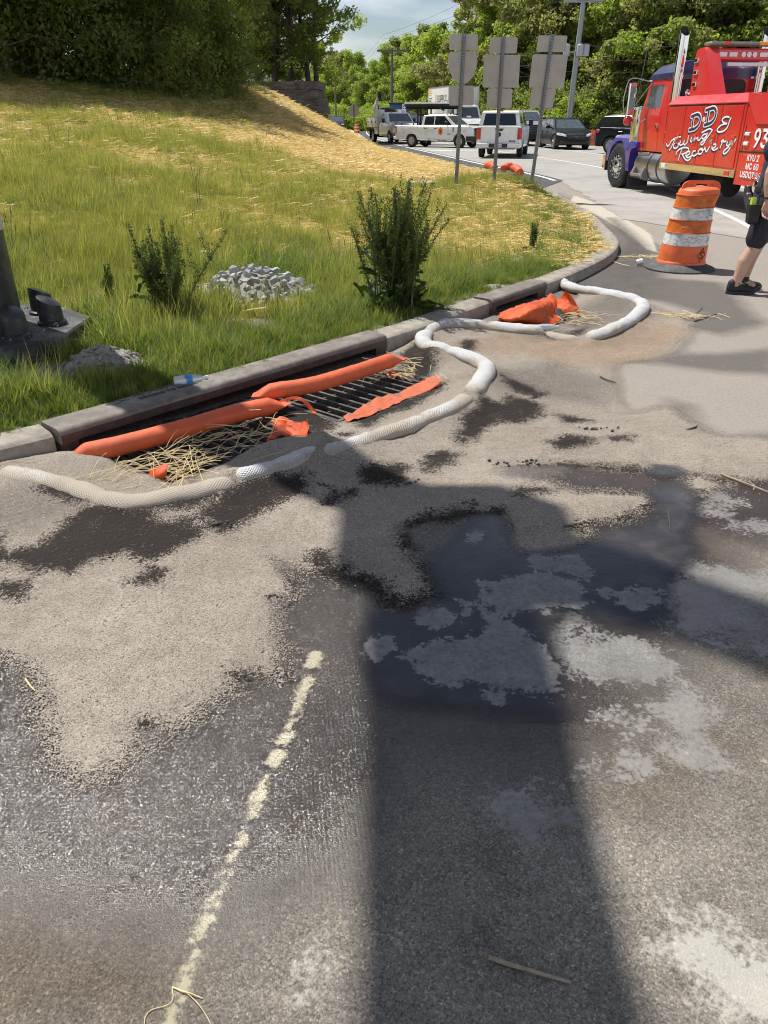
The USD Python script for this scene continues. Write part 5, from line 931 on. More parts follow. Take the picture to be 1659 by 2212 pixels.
def pyz(p, x0, x1, d=0): return m3.Manifold.extrude(CS(p, d), x1 - x0).transform(np.array([[0, 0, 1, x0], [1, 0, 0, 0], [0, 1, 0, 0]], float))
def mbox(x0, x1, y0, y1, z0, z1): return m3.Manifold.cube((x1 - x0, y1 - y0, z1 - z0)).translate((x0, y0, z0))
def mcyl_y(x, z, r, y0, y1, n=28): return m3.Manifold.cylinder(y1 - y0, r, r, n).transform(np.array([[1, 0, 0, x], [0, 0, -1, y1], [0, 1, 0, z]], float))
def rr(x0, x1, z0, z1, r, n=4):
    P = []
    for cx, cz, a0 in ((x1 - r, z0 + r, -90), (x1 - r, z1 - r, 0), (x0 + r, z1 - r, 90), (x0 + r, z0 + r, 180)):
        for k in range(n + 1): a = math.radians(a0 + 90 * k / n); P.append((cx + r * math.cos(a), cz + r * math.sin(a)))
    return P
def wheel(parent, x, y, r, w, side, rimr=.62, spokes=5, rim='alloy', steer=0, hub=False):
    """a wheel part with its rim; side +1 left"""
    t = [(rimr * r, -w / 2 + .01), (.80 * r, -w / 2), (.94 * r, -w / 2 + .012), (r, -w * .36), (r, -.02), (r - .012, -.016), (r - .012, -.004), (r, 0), (r - .012, .006), (r - .012, .016), (r, .02), (r, w * .36), (.94 * r, w / 2 - .012), (.80 * r, w / 2), (rimr * r, w / 2 - .01), (rimr * r, -w / 2 + .01)]
    tr = lambda m: mv(mv(m, rx=-90 * side), (x, y, r), rz=0) if not steer else mv(mv(mv(m, rx=-90 * side), rz=steer), (x, y, r))
    wh = obj('wheel', tr(lathe(t, 32)), 'tyre', parent, smooth=40)
    ms = [lathe([(rimr * r, -w * .3), (rimr * r, w * .42), (rimr * r * .93, w * .43), (rimr * r * .90, w * .22), (.02, w * .18)], 32)]
    for k in range(spokes):
        a = 360 * k / spokes; ms.append(mv(hull([(.0, -.035, w * .2), (.0, .035, w * .2), (rimr * r * .92, -.03, w * .22), (rimr * r * .92, .03, w * .22), (.0, -.03, w * .36), (.0, .03, w * .36), (rimr * r * .92, -.02, w * .40), (rimr * r * .92, .02, w * .40)]), rz=a))
    ms.append(lathe([(.07, w * .2), (.07, w * .42), (.001, w * .44)], 16))
    if hub:
        ms.append(lathe([(.17, w * .2), (.15, w * .5), (.10, w * .62), (.001, w * .66)], 20))
        for k in range(10): a = math.radians(36 * k); ms.append(mv(lathe([(.018, w * .2), (.018, w * .66), (.001, w * .7)], 8), (.21 * math.cos(a) * 1, .21 * math.sin(a), 0)))
    obj('rim', tr(cat(ms)), rim, wh, smooth=30)
    return wh
class Veh:
    def __init__(s, name, label, cat_, loc, heading, scale=1.0, group=None):
        """heading: degrees, 0 = +x"""
        s.t = thing(name, label, cat_, loc, heading, group, scale=scale)
    def p(s, name, m, mt, parent=None, smooth=28, label=None): return obj(name, m, mt, parent if parent is not None else s.t, smooth=smooth, label=label)
def shell(side, plan, front, d=0.0):
    xs = [a for a, b in plan]; zs = [b for a, b in side]
    return pxz(side, -3, 3, d) ^ pxy(plan, min(zs) - 1, max(zs) + 1, d) ^ pyz(front, min(xs) - 1, max(xs) + 1, d)
def car(V, S):
    """body from its side, plan and front outlines; greenhouse, panes, doors, wheels, lamps"""
    W = S['W'] / 2; body = shell(S['side'], S['plan'], S['front']); bodyx = shell(S['side'], S['plan'], S['front'], .004)
    xf, xr, r = S['xf'], S['xr'], S['r']
    wells = [mcyl_y(x, r, r * 1.17, y0, y1) for x in (xf, xr) for y0, y1 in ((W - .32, W + .3), (-W - .3, -W + .32))]
    wl = wells[0] + wells[1] + wells[2] + wells[3]; body = body - wl
    if 'bed' in S: b = S['bed']; body = body - mbox(b[0], b[1], -W + .12, W - .12, b[2], 3)
    V.p('body', body, S['paint'])
    V.p('wheel_well', cat([bx(x - r * 1.16, x + r * 1.16, s * (W - .30) - .02, s * (W - .30) + .02, r * .7, r * 2.0) for x in (xf, xr) for s in (1, -1)]) if False else pxz([(xr - r * 1.2, .35), (xf + r * 1.1, .35), (xf + r * 1.1, .62), (xr - r * 1.2, .62)], -W + .36, W - .36), 'underbody')
    gh = S['gh']; zb = min(z for x, z in gh); zt = max(z for x, z in gh); Wb, Wr = S['Wb'] / 2, S['Wr'] / 2
    fr = [(-Wb, zb), (Wb, zb), (Wb - (Wb - Wr) * .85, zt - .10), (Wr - .06, zt - .02), (Wr - .22, zt + .01), (-Wr + .22, zt + .01), (-Wr + .06, zt - .02), (-Wb + (Wb - Wr) * .85, zt - .10)]
    xs = [x for x, z in gh]; G = lambda d: pxz(gh, -3, 3, d) ^ pyz(fr, min(xs) - .5, max(xs) + .5, d)
    V.p('cabin', G(0), S.get('cabpaint', S['paint'])); gx = G(.006)
    if 'topper' in S:
        tp = S['topper']; T_ = lambda d: pxz(tp, -3, 3, d) ^ pyz(fr, -6, 6, d); V.p('bed_cover', T_(0), S['paint']); tx_ = T_(.006)
        for nm, q in S.get('tside', []): 
            for s in (1, -1): V.p('side_window', tx_ ^ (pxz(q, .4, 3) if s > 0 else pxz(q, -3, -.4)), 'glass')
        V.p('rear_window', tx_ ^ pyz(S['trear'], -6, min(x for x, z in tp) + .35), 'glass')
    for q in S['swin']:
        for s in (1, -1): V.p('side_window', gx ^ (pxz(q, .4, 3) if s > 0 else pxz(q, -3, -.4)), 'glass')
    V.p('windshield', gx ^ pyz(S['wind'], S.get('windx', .6), 5), S.get('windmat', 'glass_light'))
    if 'rear' in S: V.p('rear_window', gx ^ pyz(S['rear'], -6, S.get('rearx', -.9)), 'glass')
    for q in S['doors']:
        for s in (1, -1):
            d = V.p('door', (bodyx - wl) ^ (pxz(q, .5, 3) if s > 0 else pxz(q, -3, -.5)), S['paint'])
            xm = min(x for x, z in q) + .16; zh = max(z for x, z in q) - .14
            V.p('handle', bx(xm - .11, xm + .11, s * (W - .01) - .03, s * (W - .01) + .03, zh - .022, zh + .022, .008), S.get('handle', 'dark_trim'), d)
    for x in (xf, xr):
        for s in (1, -1): wheel(V.t, x, s * (W - .135), r, .26, s, S.get('rimr', .62), S.get('spokes', 5), S.get('rim', 'alloy'))
    mx, mz = S['mirror']
    for s in (1, -1): V.p('mirror', cat([bx(mx - .07, mx + .08, s * (W + .13) - .10, s * (W + .13) + .10, mz - .02, mz + S.get('mh', .16), .03), beam((mx, s * (W - .12), mz), (mx, s * (W + .10), mz + .04), .05)]), S.get('mirmat', 'dark_trim'))
    for nm, m, mt in S.get('extra', []): V.p(nm, m, mt)
def lamp_shell(S, q, x0, d=.007):
    """a lamp that follows the body's corner: q outline in front view (y, z)"""
    return lambda s, x1=9: shell(S['side'], S['plan'], S['front'], d) ^ pyz([(s * y, z) for y, z in q], x0, x1)
PK = dict(W=2.03, r=.405, xf=2.02, xr=-1.66, Wb=1.90, Wr=1.56, swin=[[(-.72, 1.36), (-.66, 1.84), (.02, 1.87), (.02, 1.36)], [(.10, 1.36), (.10, 1.87), (.78, 1.87), (1.34, 1.40), (1.34, 1.36)]],
    side=[(-2.98, .52), (-2.98, 1.30), (-2.94, 1.33), (1.0, 1.33), (1.35, 1.36), (2.75, 1.28), (2.93, 1.18), (2.98, .95), (2.98, .50), (2.80, .40), (-2.9, .46)],
    plan=[(-2.98, -.92), (-2.9, -1.0), (-2.0, -1.015), (2.3, -1.015), (2.75, -.96), (2.98, -.80), (3.02, 0), (2.98, .80), (2.75, .96), (2.3, 1.015), (-2.0, 1.015), (-2.9, 1.0), (-2.98, .92)],
    front=[(-.98, .40), (-1.015, .62), (-1.015, 1.10), (-.97, 1.28), (-.90, 1.345), (-.5, 1.385), (.5, 1.385), (.90, 1.345), (.97, 1.28), (1.015, 1.10), (1.015, .62), (.98, .40)],
    gh=[(-.93, 1.2), (-.82, 1.86), (-.74, 1.93), (.20, 1.98), (.72, 1.96), (.95, 1.86), (1.72, 1.32), (1.72, 1.2)], wind=[(-.84, 1.38), (.84, 1.38), (.70, 1.88), (-.70, 1.88)], windx=.8, rear=[(-.70, 1.40), (.70, 1.40), (.62, 1.84), (-.62, 1.84)], rearx=-.7,
    doors=[[(-.74, .58), (-.74, 1.30), (.045, 1.30), (.045, .58)], [(.06, .58), (.06, 1.30), (1.38, 1.30), (1.46, 1.0), (1.40, .58)]], mirror=(1.10, 1.33), mh=.26, bed=(-2.9, -.98, .80))
def hexa(r): return [(r * .8 * math.cos(math.radians(a)), r * 1.1 * math.sin(math.radians(a))) for a in range(30, 390, 60)]
def front_pickup(V, S, chrome_=False):
    W = 1.015; gm = 'dark_trim'
    V.p('grille', pyz(rr(-.72, .72, .74, 1.17, .06), 2.86, 3.035) ^ pxz([(2.5, .6), (3.035, .6), (3.035, 1.0), (2.97, 1.2), (2.5, 1.2)], -2, 2), gm)
    for z in (.84, .95, 1.06): V.p('grille_bar', bx(3.03, 3.05, -.68, .68, z - .015, z + .015), 'grey_metal')
    for s in (1, -1): V.p('headlight', shell(S['side'], S['plan'], S['front'], .008) ^ pyz([(s * .72, .86), (s * 1.05, .86), (s * 1.05, 1.16), (s * .72, 1.16)], 2.52, 4), 'lamp_clear')
    V.p('front_bumper', shell(S['side'], S['plan'], S['front'], .05) ^ mbox(2.55, 4, -2, 2, .42, .70), 'dark_trim' if not chrome_ else 'chrome')
# ---- white crew-cab pickup, seen from its right side
VW = Veh('pickup_truck', 'white crew-cab pickup parked across the lane with an orange hexagon badge on its door', 'pickup truck', (3.55, 54.2, 0), -34, .94)
S = dict(PK, paint='white_paint', mirmat='dark_trim'); S['rimr'] = .60
car(VW, S); front_pickup(VW, S)
VW.p('tailgate', pyz(rr(-.82, .82, .66, 1.30, .04), -2.995, -2.93), 'white_paint')
for s in (1, -1): VW.p('tail_light', shell(S['side'], S['plan'], S['front'], .008) ^ pyz([(s * .84, .82), (s * 1.05, .82), (s * 1.05, 1.26), (s * .84, 1.26)], -4, -2.84), 'tail_red')
VW.p('rear_bumper', bx(-3.14, -2.94, -.96, .96, .46, .66, .03), 'chrome')
VW.p('side_badge', mv(ext(Polygon(hexa(.23)), .006), (.62, -1.0225, .98), rx=90), 'badge_orange'); VW.p('badge_print', cat([mv(ext(Polygon(hexa(.05)), .003), (.62, -1.029, .93), rx=90), bx(.52, .72, -1.032, -1.029, 1.03, 1.05), bx(.54, .70, -1.032, -1.029, .995, 1.01)]), 'ink_black')
VW.p('running_board', bx(-.95, 1.45, -1.06, -.88, .40, .46, .01), 'grey_metal'); VW.p('fender_lettering', bx(1.12, 1.42, -1.026, -1.02, .80, .84), 'ink_black'); VW.p('fender_vent', bx(1.53, 1.60, -1.024, -1.0, .95, 1.22, .008), 'dark_trim')
for y in (-.4, 0, .4): VW.p('roof_lamp', bx(.62, .74, y - .06, y + .06, 1.97, 2.0, .01), 'amber')
# ---- white pickup with bed cover, seen from behind
VB = Veh('pickup_truck', 'white pickup with a bed cover and lit red tail lamps, seen from behind', 'pickup truck', tuple(g(1098, 331)[:2] + np.array([-.70, -3.2])) + (0,), 77, 1.0)
S = dict(PK, paint='white_paint'); S['topper'] = [(-2.96, 1.30), (-2.80, 1.86), (-2.70, 1.93), (-.98, 1.94), (-.98, 1.30)]; S['tside'] = [('w', rr(-2.55, -1.15, 1.42, 1.80, .05))]; S['trear'] = [(-.74, 1.36), (.74, 1.36), (.66, 1.82), (-.66, 1.82)]; S.pop('rear'); S['handle'] = 'white_paint'
car(VB, S); front_pickup(VB, S)
VB.p('tailgate', pyz(rr(-.80, .80, .64, 1.28, .04), -3.0, -2.93), 'white_paint'); VB.p('tailgate_handle', pyz([(-.20, 1.22), (-.14, 1.12), (.14, 1.12), (.20, 1.22)], -3.012, -2.98), 'dark_trim'); VB.p('emblem', mv(lathe([(.001, 0), (.10, .0), (.09, .012), (.001, .014)], 20), (-3.0, 0, .98), ry=-90), 'dark_trim')
VB.p('tailgate_lettering', cat([bx(-3.006, -3.0, -.74 + .06 * q, -.70 + .06 * q, .68, .75) for q in range(5)]), 'ink_black')
for s in (1, -1): VB.p('tail_light', shell(S['side'], S['plan'], S['front'], .008) ^ pyz([(s * .82, .78), (s * 1.05, .78), (s * 1.05, 1.24), (s * .82, 1.24)], -4, -2.80), 'tail_red')
rbm = VB.p('rear_bumper', bx(-3.16, -2.94, -.99, .99, .42, .64, .04), 'bumper_chrome'); VB.p('bumper_step', bx(-3.168, -3.1, -.42, .42, .45, .62, .01), 'dark_trim', rbm); VB.p('number_plate', bx(-3.176, -3.16, -.16, .16, .47, .60), 'plate', rbm); VB.p('plate_lettering', cat([bx(-3.179, -3.174, -.12 + .05 * q, -.09 + .05 * q, .50, .565) for q in range(5)]), 'ink_navy', rbm)
VB.p('brake_lamp', bx(-2.74, -2.68, -.10, .10, 1.925, 1.955), 'tail_red')
# ---- silver pickup facing the camera behind it
VS = Veh('pickup_truck', 'grey pickup facing the camera behind the covered pickup', 'pickup truck', tuple(at(1122, 300, 59.0)[:2]) + (0,), -80, 1.08)
S = dict(PK, paint='silver_paint'); car(VS, S); front_pickup(VS, S)
for y in (-.4, -.2, 0, .2, .4): VS.p('roof_lamp', bx(.62, .74, y - .05, y + .05, 1.97, 2.0, .01), 'amber')
# ---- dark pickup behind the service truck
VD = Veh('pickup_truck', 'dark pickup half hidden behind the white service truck', 'pickup truck', tuple(at(893, 270, 70)[:2]) + (0,), -70, 1.0)
S = dict(PK, paint='black_car'); car(VD, S); front_pickup(VD, S)
# ---- black estate car facing the camera
CARP = lambda L, W, H, zb, nose: None
SC = dict(W=1.86, r=.345, xf=1.48, xr=-1.46, Wb=1.74, Wr=1.28, paint='black_car', rim='alloy', rimr=.70, spokes=5,
    side=[(-2.42, .42), (-2.44, .80), (-2.36, .96), (-1.9, 1.0), (.9, .98), (1.25, .96), (2.1, .82), (2.36, .70), (2.46, .52), (2.44, .26), (2.2, .20), (-2.2, .24)],
    plan=[(-2.44, -.70), (-2.25, -.88), (-1.4, -.93), (1.6, -.93), (2.1, -.85), (2.36, -.66), (2.46, -.3), (2.47, 0), (2.46, .3), (2.36, .66), (2.1, .85), (1.6, .93), (-1.4, .93), (-2.25, .88), (-2.44, .70)],
    front=[(-.88, .20), (-.93, .45), (-.925, .70), (-.88, .90), (-.78, .98), (-.4, 1.02), (.4, 1.02), (.78, .98), (.88, .90), (.925, .70), (.93, .45), (.88, .20)],
    gh=[(-2.36, .90), (-2.12, 1.30), (-1.95, 1.40), (-.4, 1.47), (.25, 1.44), (.55, 1.36), (1.30, .95), (1.3, .9)], wind=[(-.76, .97), (.76, .97), (.58, 1.38), (-.58, 1.38)], windx=.35, rear=[(-.6, 1.0), (.6, 1.0), (.5, 1.34), (-.5, 1.34)], rearx=-1.9,
    swin=[[(-1.85, 1.02), (-1.72, 1.32), (-1.05, 1.38), (-1.05, 1.02)], [(-.98, 1.02), (-.98, 1.385), (-.18, 1.40), (-.18, 1.02)], [(-.10, 1.02), (-.10, 1.40), (.25, 1.38), (.86, 1.06), (.86, 1.02)]],
    doors=[[(-1.12, .32), (-1.0, .96), (-.14, .96), (-.14, .32)], [(-.12, .32), (-.12, .96), (.95, .94), (1.0, .32)]], mirror=(.72, .98), mirmat='black_car', mh=.13, handle='black_car')
VM = Veh('estate_car', 'black estate car with a ringed star emblem on its grille, facing the camera', 'car', tuple(at(1216, 300, 52.0)[:2]) + (0,), -86, 1.14)
S = SC; car(VM, S); lf = lambda q, x0: [shell(S['side'], S['plan'], S['front'], .007) ^ pyz([(s * y, z) for y, z in q], x0, 4) for s in (1, -1)]
for m in lf([(.52, .60), (.90, .68), (.92, .80), (.80, .78), (.52, .70)], 1.9): VM.p('headlight', m, 'lamp_clear')
VM.p('grille', shell(S['side'], S['plan'], S['front'], .008) ^ pyz(rr(-.46, .46, .52, .74, .06), 2.0, 4), 'dark_trim'); VM.p('grille_bar', bx(2.455, 2.49, -.44, .44, .615, .640), 'chrome')
star = [mv(lathe([(.088, 0), (.10, 0), (.10, .02), (.088, .02), (.088, 0)], 24), (2.485, 0, .63), ry=90)] + [beam((2.495, 0, .63), (2.495, .09 * math.sin(math.radians(a)), .63 + .09 * math.cos(math.radians(a))), .018) for a in (0, 120, 240)]
VM.p('emblem', cat(star), 'chrome'); VM.p('lower_intake', shell(S['side'], S['plan'], S['front'], .006) ^ pyz([(-.80, .26), (.80, .26), (.74, .44), (.45, .36), (-.45, .36), (-.74, .44)], 2.0, 4), 'dark_trim')
for y in (-.55, .55): VM.p('roof_rail', tube([(-1.9, y, 1.42), (-1.2, y, 1.475), (-.2, y, 1.48), (.2, y, 1.45)], .018, 6), 'dark_trim')
# ---- dark SUV in profile, its nose behind the tow truck
SS = dict(SC, W=1.93, r=.385, Wb=1.84, Wr=1.46, xf=1.45, xr=-1.42, paint='dark_suv', spokes=5,
    side=[(-2.44, .50), (-2.46, .98), (-2.38, 1.14), (1.0, 1.14), (1.35, 1.12), (2.2, 1.02), (2.42, .86), (2.46, .60), (2.44, .34), (2.2, .28), (-2.2, .34)], plan=[(x, y * 1.04) for x, y in SC['plan']], front=[(y * 1.04, z * 1.17) for y, z in SC['front']],
    gh=[(-2.40, 1.05), (-2.14, 1.52), (-1.95, 1.66), (-.4, 1.73), (.25, 1.70), (.50, 1.62), (1.34, 1.10), (1.34, 1.05)], wind=[(-.82, 1.13), (.82, 1.13), (.66, 1.62), (-.66, 1.62)], rear=[(-.66, 1.2), (.66, 1.2), (.56, 1.56), (-.56, 1.56)],
    swin=[[(-2.02, 1.20), (-1.84, 1.55), (-1.12, 1.62), (-1.12, 1.18)], [(-1.04, 1.18), (-1.04, 1.625), (-.20, 1.64), (-.20, 1.17)], [(-.12, 1.17), (-.12, 1.64), (.22, 1.62), (.90, 1.22), (.90, 1.17)]],
    doors=[[(-1.12, .42), (-1.06, 1.12), (-.16, 1.12), (-.16, .42)], [(-.14, .42), (-.14, 1.12), (.98, 1.10), (1.02, .42)]], mirror=(.74, 1.14), mirmat='dark_suv', mh=.16)
VU = Veh('suv', 'dark blue-grey SUV side-on, its nose hidden by the tow truck', 'suv', (13.25, 43.0, 0), -42, 1.04); car(VU, SS)
VU.p('roof_rail', cat([tube([(-1.9, y, 1.68), (-1.2, y, 1.745), (0, y, 1.745), (.25, y, 1.70)], .018, 6) for y in (-.62,)]), 'grey_metal'); VU.p('window_trim', tube([(-2.06, -.905, 1.18), (-1.0, -.925, 1.15), (.9, -.93, 1.14)], .012, 5), 'chrome')
for m in [shell(SS['side'], SS['plan'], SS['front'], .007) ^ pyz([(s * .62, .92), (s * 1.0, .92), (s * 1.0, 1.08), (s * .62, 1.08)], -4, -2.1) for s in (1, -1)]: VU.p('tail_light', m, 'tail_red')
# ---- far black car beside the rock face
VF = Veh('car', 'small far black car coming round the bend beside the rock face', 'car', tuple(at(727, 264, 112)[:2]) + (0,), -88, 1.15); car(VF, SS); VF.p('headlight', cat([bx(2.40, 2.47, s * .72 - .16, s * .72 + .16, .80, .92) for s in (1, -1)]), 'lamp_clear'); VF.p('grille', bx(2.43, 2.48, -.4, .4, .62, .84), 'dark_trim')
# ---- white service truck with crane and grille guard
VT = Veh('service_truck', 'white utility service truck with a crane and a black grille guard, facing the camera', 'service truck', tuple(at(851, 300, 64.5)[:2]) + (0,), -73, 1.04)
S = dict(PK, paint='white_paint', xr=-2.1, gh=[(-.35, 1.2), (-.30, 1.90), (.20, 1.98), (.72, 1.96), (.95, 1.86), (1.72, 1.32), (1.72, 1.2)], swin=[PK['swin'][1]], doors=[PK['doors'][1]], rim='white_dirty'); S.pop('bed'); S['side'] = [(-.4, .5), (-.4, 1.33), (1.0, 1.33), (1.35, 1.36), (2.75, 1.28), (2.93, 1.18), (2.98, .95), (2.98, .50), (2.80, .40), (-.4, .46)]
car(VT, S); front_pickup(VT, S, True)
for s in (1, -1):
    VT.p('tool_box', bx(-3.4, -.55, s * .80 - .27, s * .80 + .27, 1.0, 1.62, .01), 'white_dirty'); VT.p('tool_box', bx(-1.35, -.56, s * .80 - .26, s * .80 + .26, 1.63, 2.15, .01), 'white_dirty'); VT.p('lower_box', bx(-1.4, -.56, s * .83 - .22, s * .83 + .22, .55, .99, .01), 'white_dirty')
    for x in (-3.0, -2.2, -1.1): VT.p('box_latch', bx(x - .05, x + .05, s * 1.075 - .012, s * 1.075 + .012, 1.28, 1.40), 'dark_trim')
VT.p('deck', bx(-3.4, -.5, -.55, .55, .8, .95), 'dark_trim'); VT.p('mud_flap', bx(-2.75, -2.72, -1.05, -.7, .18, .85), 'dark_trim')
VT.p('air_tank', mv(lathe([(.001, -.4), (.30, -.4), (.34, -.3), (.34, .5), (.3, .6), (.001, .6)], 20), (-1.7, .1, 1.95), rx=90), 'dark_trim')
cr = VT.p('crane', cat([cyl((-2.8, -.6, 1.6), (-2.8, -.6, 2.35), .14), beam((-2.9, -.6, 2.25), (-1.75, -.6, 3.05), .20, .26, bev=.02), beam((-2.5, -.6, 1.95), (-1.9, -.6, 2.75), .09)]), 'white_dirty'); VT.p('crane_head', cat([beam((-1.80, -.6, 3.02), (-1.55, -.6, 3.16), .24, .3), bx(-1.66, -1.50, -.68, -.52, 2.7, 2.95), bx(-2.92, -2.7, -.45, -.3, 2.0, 2.5)]), 'ink_black', cr)
VT.p('cage_rack', cat([beam((-.9, .95, z), (-.2, .95, z), .03) for z in np.linspace(1.95, 2.5, 6)] + [beam((x, .95, 1.9), (x, .95, 2.5), .03) for x in (-.9, -.55, -.2)]), 'white_paint')
gg = [beam((3.1, y, .55), (3.12, y, 1.3), .06) for y in (-.85, -.42, .42, .85)] + [beam((3.13, -.9, z), (3.13, .9, z), .05) for z in (.62, .80, .98, 1.15, 1.3)] + [beam((3.0, s * .95, 1.3), (3.13, s * .85, 1.3), .05) for s in (1, -1)]
VT.p('grille_guard', cat(gg), 'ink_black'); VT.p('winch_bumper', bx(3.0, 3.3, -.75, .75, .42, .74, .03), 'dark_trim'); VT.p('ballast_box', bx(3.0, 3.28, -1.08, -.78, .66, 1.0, .03), 'white_dirty')
for s in (1, -1): VT.p('roof_lamp', bx(.62, .74, s * .4 - .06, s * .4 + .06, 1.97, 2.0, .01), 'amber')
# ---- white box truck
VX = Veh('box_truck', 'white box truck with a black and yellow supply sign on its side', 'box truck', tuple(at(1000, 290, 69)[:2]) + (0,), -77.5, 1.0)
VX.p('cargo_box', bx(-6.2, -.25, -1.25, 1.25, 1.0, 3.92, .03), 'white_paint')
for nm, m in (('corner_trim', bx(-.29, -.22, -1.27, -1.19, 1.0, 3.93)), ('corner_trim', bx(-.29, -.22, 1.19, 1.27, 1.0, 3.93)), ('roof_trim', bx(-6.2, -.22, -1.27, -1.2, 3.87, 3.95)), ('roof_trim', bx(-.30, -.215, -1.19, 1.19, 3.87, 3.95))): VX.p(nm, m, 'grey_metal' if nm == 'roof_trim' else 'white_dirty')
VX.p('side_door', bx(-1.35, -.5, -1.262, -1.25, 1.3, 2.9), 'white_dirty'); VX.p('door_frame', cat([bx(-1.40, -1.35, -1.27, -1.25, 1.3, 2.95), bx(-.5, -.45, -1.27, -1.25, 1.3, 2.95), bx(-1.35, -.5, -1.27, -1.25, 2.9, 2.95)]), 'grey_metal')
def sidetext(txt, h, x, z, y, mt, nm='lettering'):
    m = meshkit.text_mesh(txt, h, .004, True); VX.p(nm, mv(m, (x, y, z), rx=90), mt, smooth=False)
VX.p('sign_panel', bx(-4.05, -3.42, -1.256, -1.25, 2.80, 3.37), 'amber'); sidetext('HD', .36, -3.98, 2.90, -1.258, 'ink_white'); sidetext('SUPPLY', .50, -3.36, 2.82, -1.252, 'ink_black')
for k, z in enumerate((3.66, 3.5, 3.34, 3.1, 2.9)): VX.p('lettering', bx(-6.0, -5.2 + .2 * (k % 2), -1.256, -1.25, z, z + .10), 'amber' if k < 3 else 'grey_metal')
cabg = pxz([(-.15, .6), (-.15, 2.55), (.35, 2.62), (.75, 2.5), (1.15, 1.62), (2.1, 1.45), (2.35, 1.2), (2.35, .6)], -3, 3) ^ pyz([(-1.08, .55), (-1.1, 1.4), (-.95, 2.5), (-.7, 2.62), (.7, 2.62), (.95, 2.5), (1.1, 1.4), (1.08, .55)], -1, 3); VX.p('cab', cabg, 'white_paint')
cg = pxz([(-.15, .6), (-.15, 2.55), (.35, 2.62), (.75, 2.5), (1.15, 1.62), (2.1, 1.45), (2.35, 1.2), (2.35, .6)], -3, 3, .007) ^ pyz([(-1.08, .55), (-1.1, 1.4), (-.95, 2.5), (-.7, 2.62), (.7, 2.62), (.95, 2.5), (1.1, 1.4), (1.08, .55)], -1, 3, .007)
VX.p('windshield', cg ^ pyz([(-.92, 1.68), (.92, 1.68), (.82, 2.42), (-.82, 2.42)], .74, 1.3), 'glass_light')
for s in (1, -1): VX.p('side_window', cg ^ (pxz([(.0, 1.65), (.0, 2.35), (.55, 2.35), (.92, 1.65)], .5, 3) if s > 0 else pxz([(.0, 1.65), (.0, 2.35), (.55, 2.35), (.92, 1.65)], -3, -.5)), 'glass')
VX.p('grille', bx(2.3, 2.37, -.55, .55, .85, 1.25, .02), 'dark_trim'); VX.p('front_bumper', bx(2.2, 2.48, -1.1, 1.1, .45, .75, .04), 'white_dirty')
for s in (1, -1): VX.p('headlight', bx(2.25, 2.38, s * .82 - .17, s * .82 + .17, .90, 1.2, .03), 'lamp_clear'); VX.p('mirror', cat([bx(.85, 1.0, s * 1.38 - .1, s * 1.38 + .1, 1.55, 2.0, .03), beam((1.0, s * 1.05, 1.7), (.93, s * 1.36, 1.75), .04)]), 'ink_black')
VX.p('sun_card', bx(1.12, 1.13, -.1, .25, 1.72, 1.82), 'ink_white'); VX.p('chassis', bx(-6, 2.1, -.45, .45, .55, .95), 'underbody')
for x in (1.35, -4.3):
    for s in (1, -1): wheel(VX.t, x, s * .93, .44, .30, s, .58, 8, 'white_dirty')
# ---- black message trailer / pipe rack behind the white pickup
RK = thing('overhead_rack', 'black steel rack with a flat white roof panel behind the white crew-cab pickup', 'rack', (*at(928, 300, 59.5)[:2], 0), -12)
obj('roof_panel', mv(bx(-1.6, 2.1, -1.1, 1.1, 0, .10, .01), (0, 0, 2.42), ry=0, rx=-4), 'white_paint', RK); obj('roof_frame', mv(cat([bx(-1.62, 2.12, y - .04, y + .04, -.14, -.01) for y in (-1.06, 0, 1.06)] + [bx(x - .04, x + .04, -1.0, 1.0, -.26, -.15) for x in (-1.5, -.4, .8, 2.0)]), (0, 0, 2.42), rx=-4), 'ink_black', RK)
for x, y in ((-.75, -.6), (.15, -.6), (-.75, .6), (1.9, .6)): obj('post', beam((x, y, .0), (x, y, 2.2), .10), 'ink_black', RK)
obj('top_rail', cat([beam((-.75, -.6, 1.85), (2.2, -.6, 1.85), .12), beam((-.75, .6, 1.85), (2.2, .6, 1.85), .12)]), 'ink_black', RK); obj('bed', bx(-.9, 2.2, -.8, .8, .7, .95), 'ink_black', RK)
BN = thing('waste_bin', 'small blue metal bin behind the service truck', 'bin', (*at(862, 232, 76)[:2], 0), -15); obj('bin_body', bx(-.75, .75, -.5, .5, 1.5, 2.75, .03), 'blue_bin', BN); obj('bin_lid', bx(-.8, .8, -.54, .54, 2.76, 2.9, .02), 'bin_dark', BN); obj('stand', bx(-.7, .7, -.45, .45, 0, 1.48), 'bin_dark', BN)
# ================================================================ red tow truck (x forward, y to its left: the side we see)
TD = 6.5; TF = np.array([-math.sin(math.radians(TD)), math.cos(math.radians(TD))]); TL = np.array([-TF[1], TF[0]])
TO = np.array([6.02, 21.8]) - TL * 1.08
TT = Veh('tow_truck', 'large red tow truck with purple fenders and chrome stacks at the right', 'tow truck', (*TO, 0), 90 + TD)
p = TT.p
for s in (1, -1): wheel(TT.t, 0, s * .95, .515, .29, s, .56, 0, 'chrome', 6, True)
for x in (-6.9, -8.2):
    for s in (1, -1): wheel(TT.t, x, s * .90, .515, .52, s, .56, 0, 'chrome', 0, True)
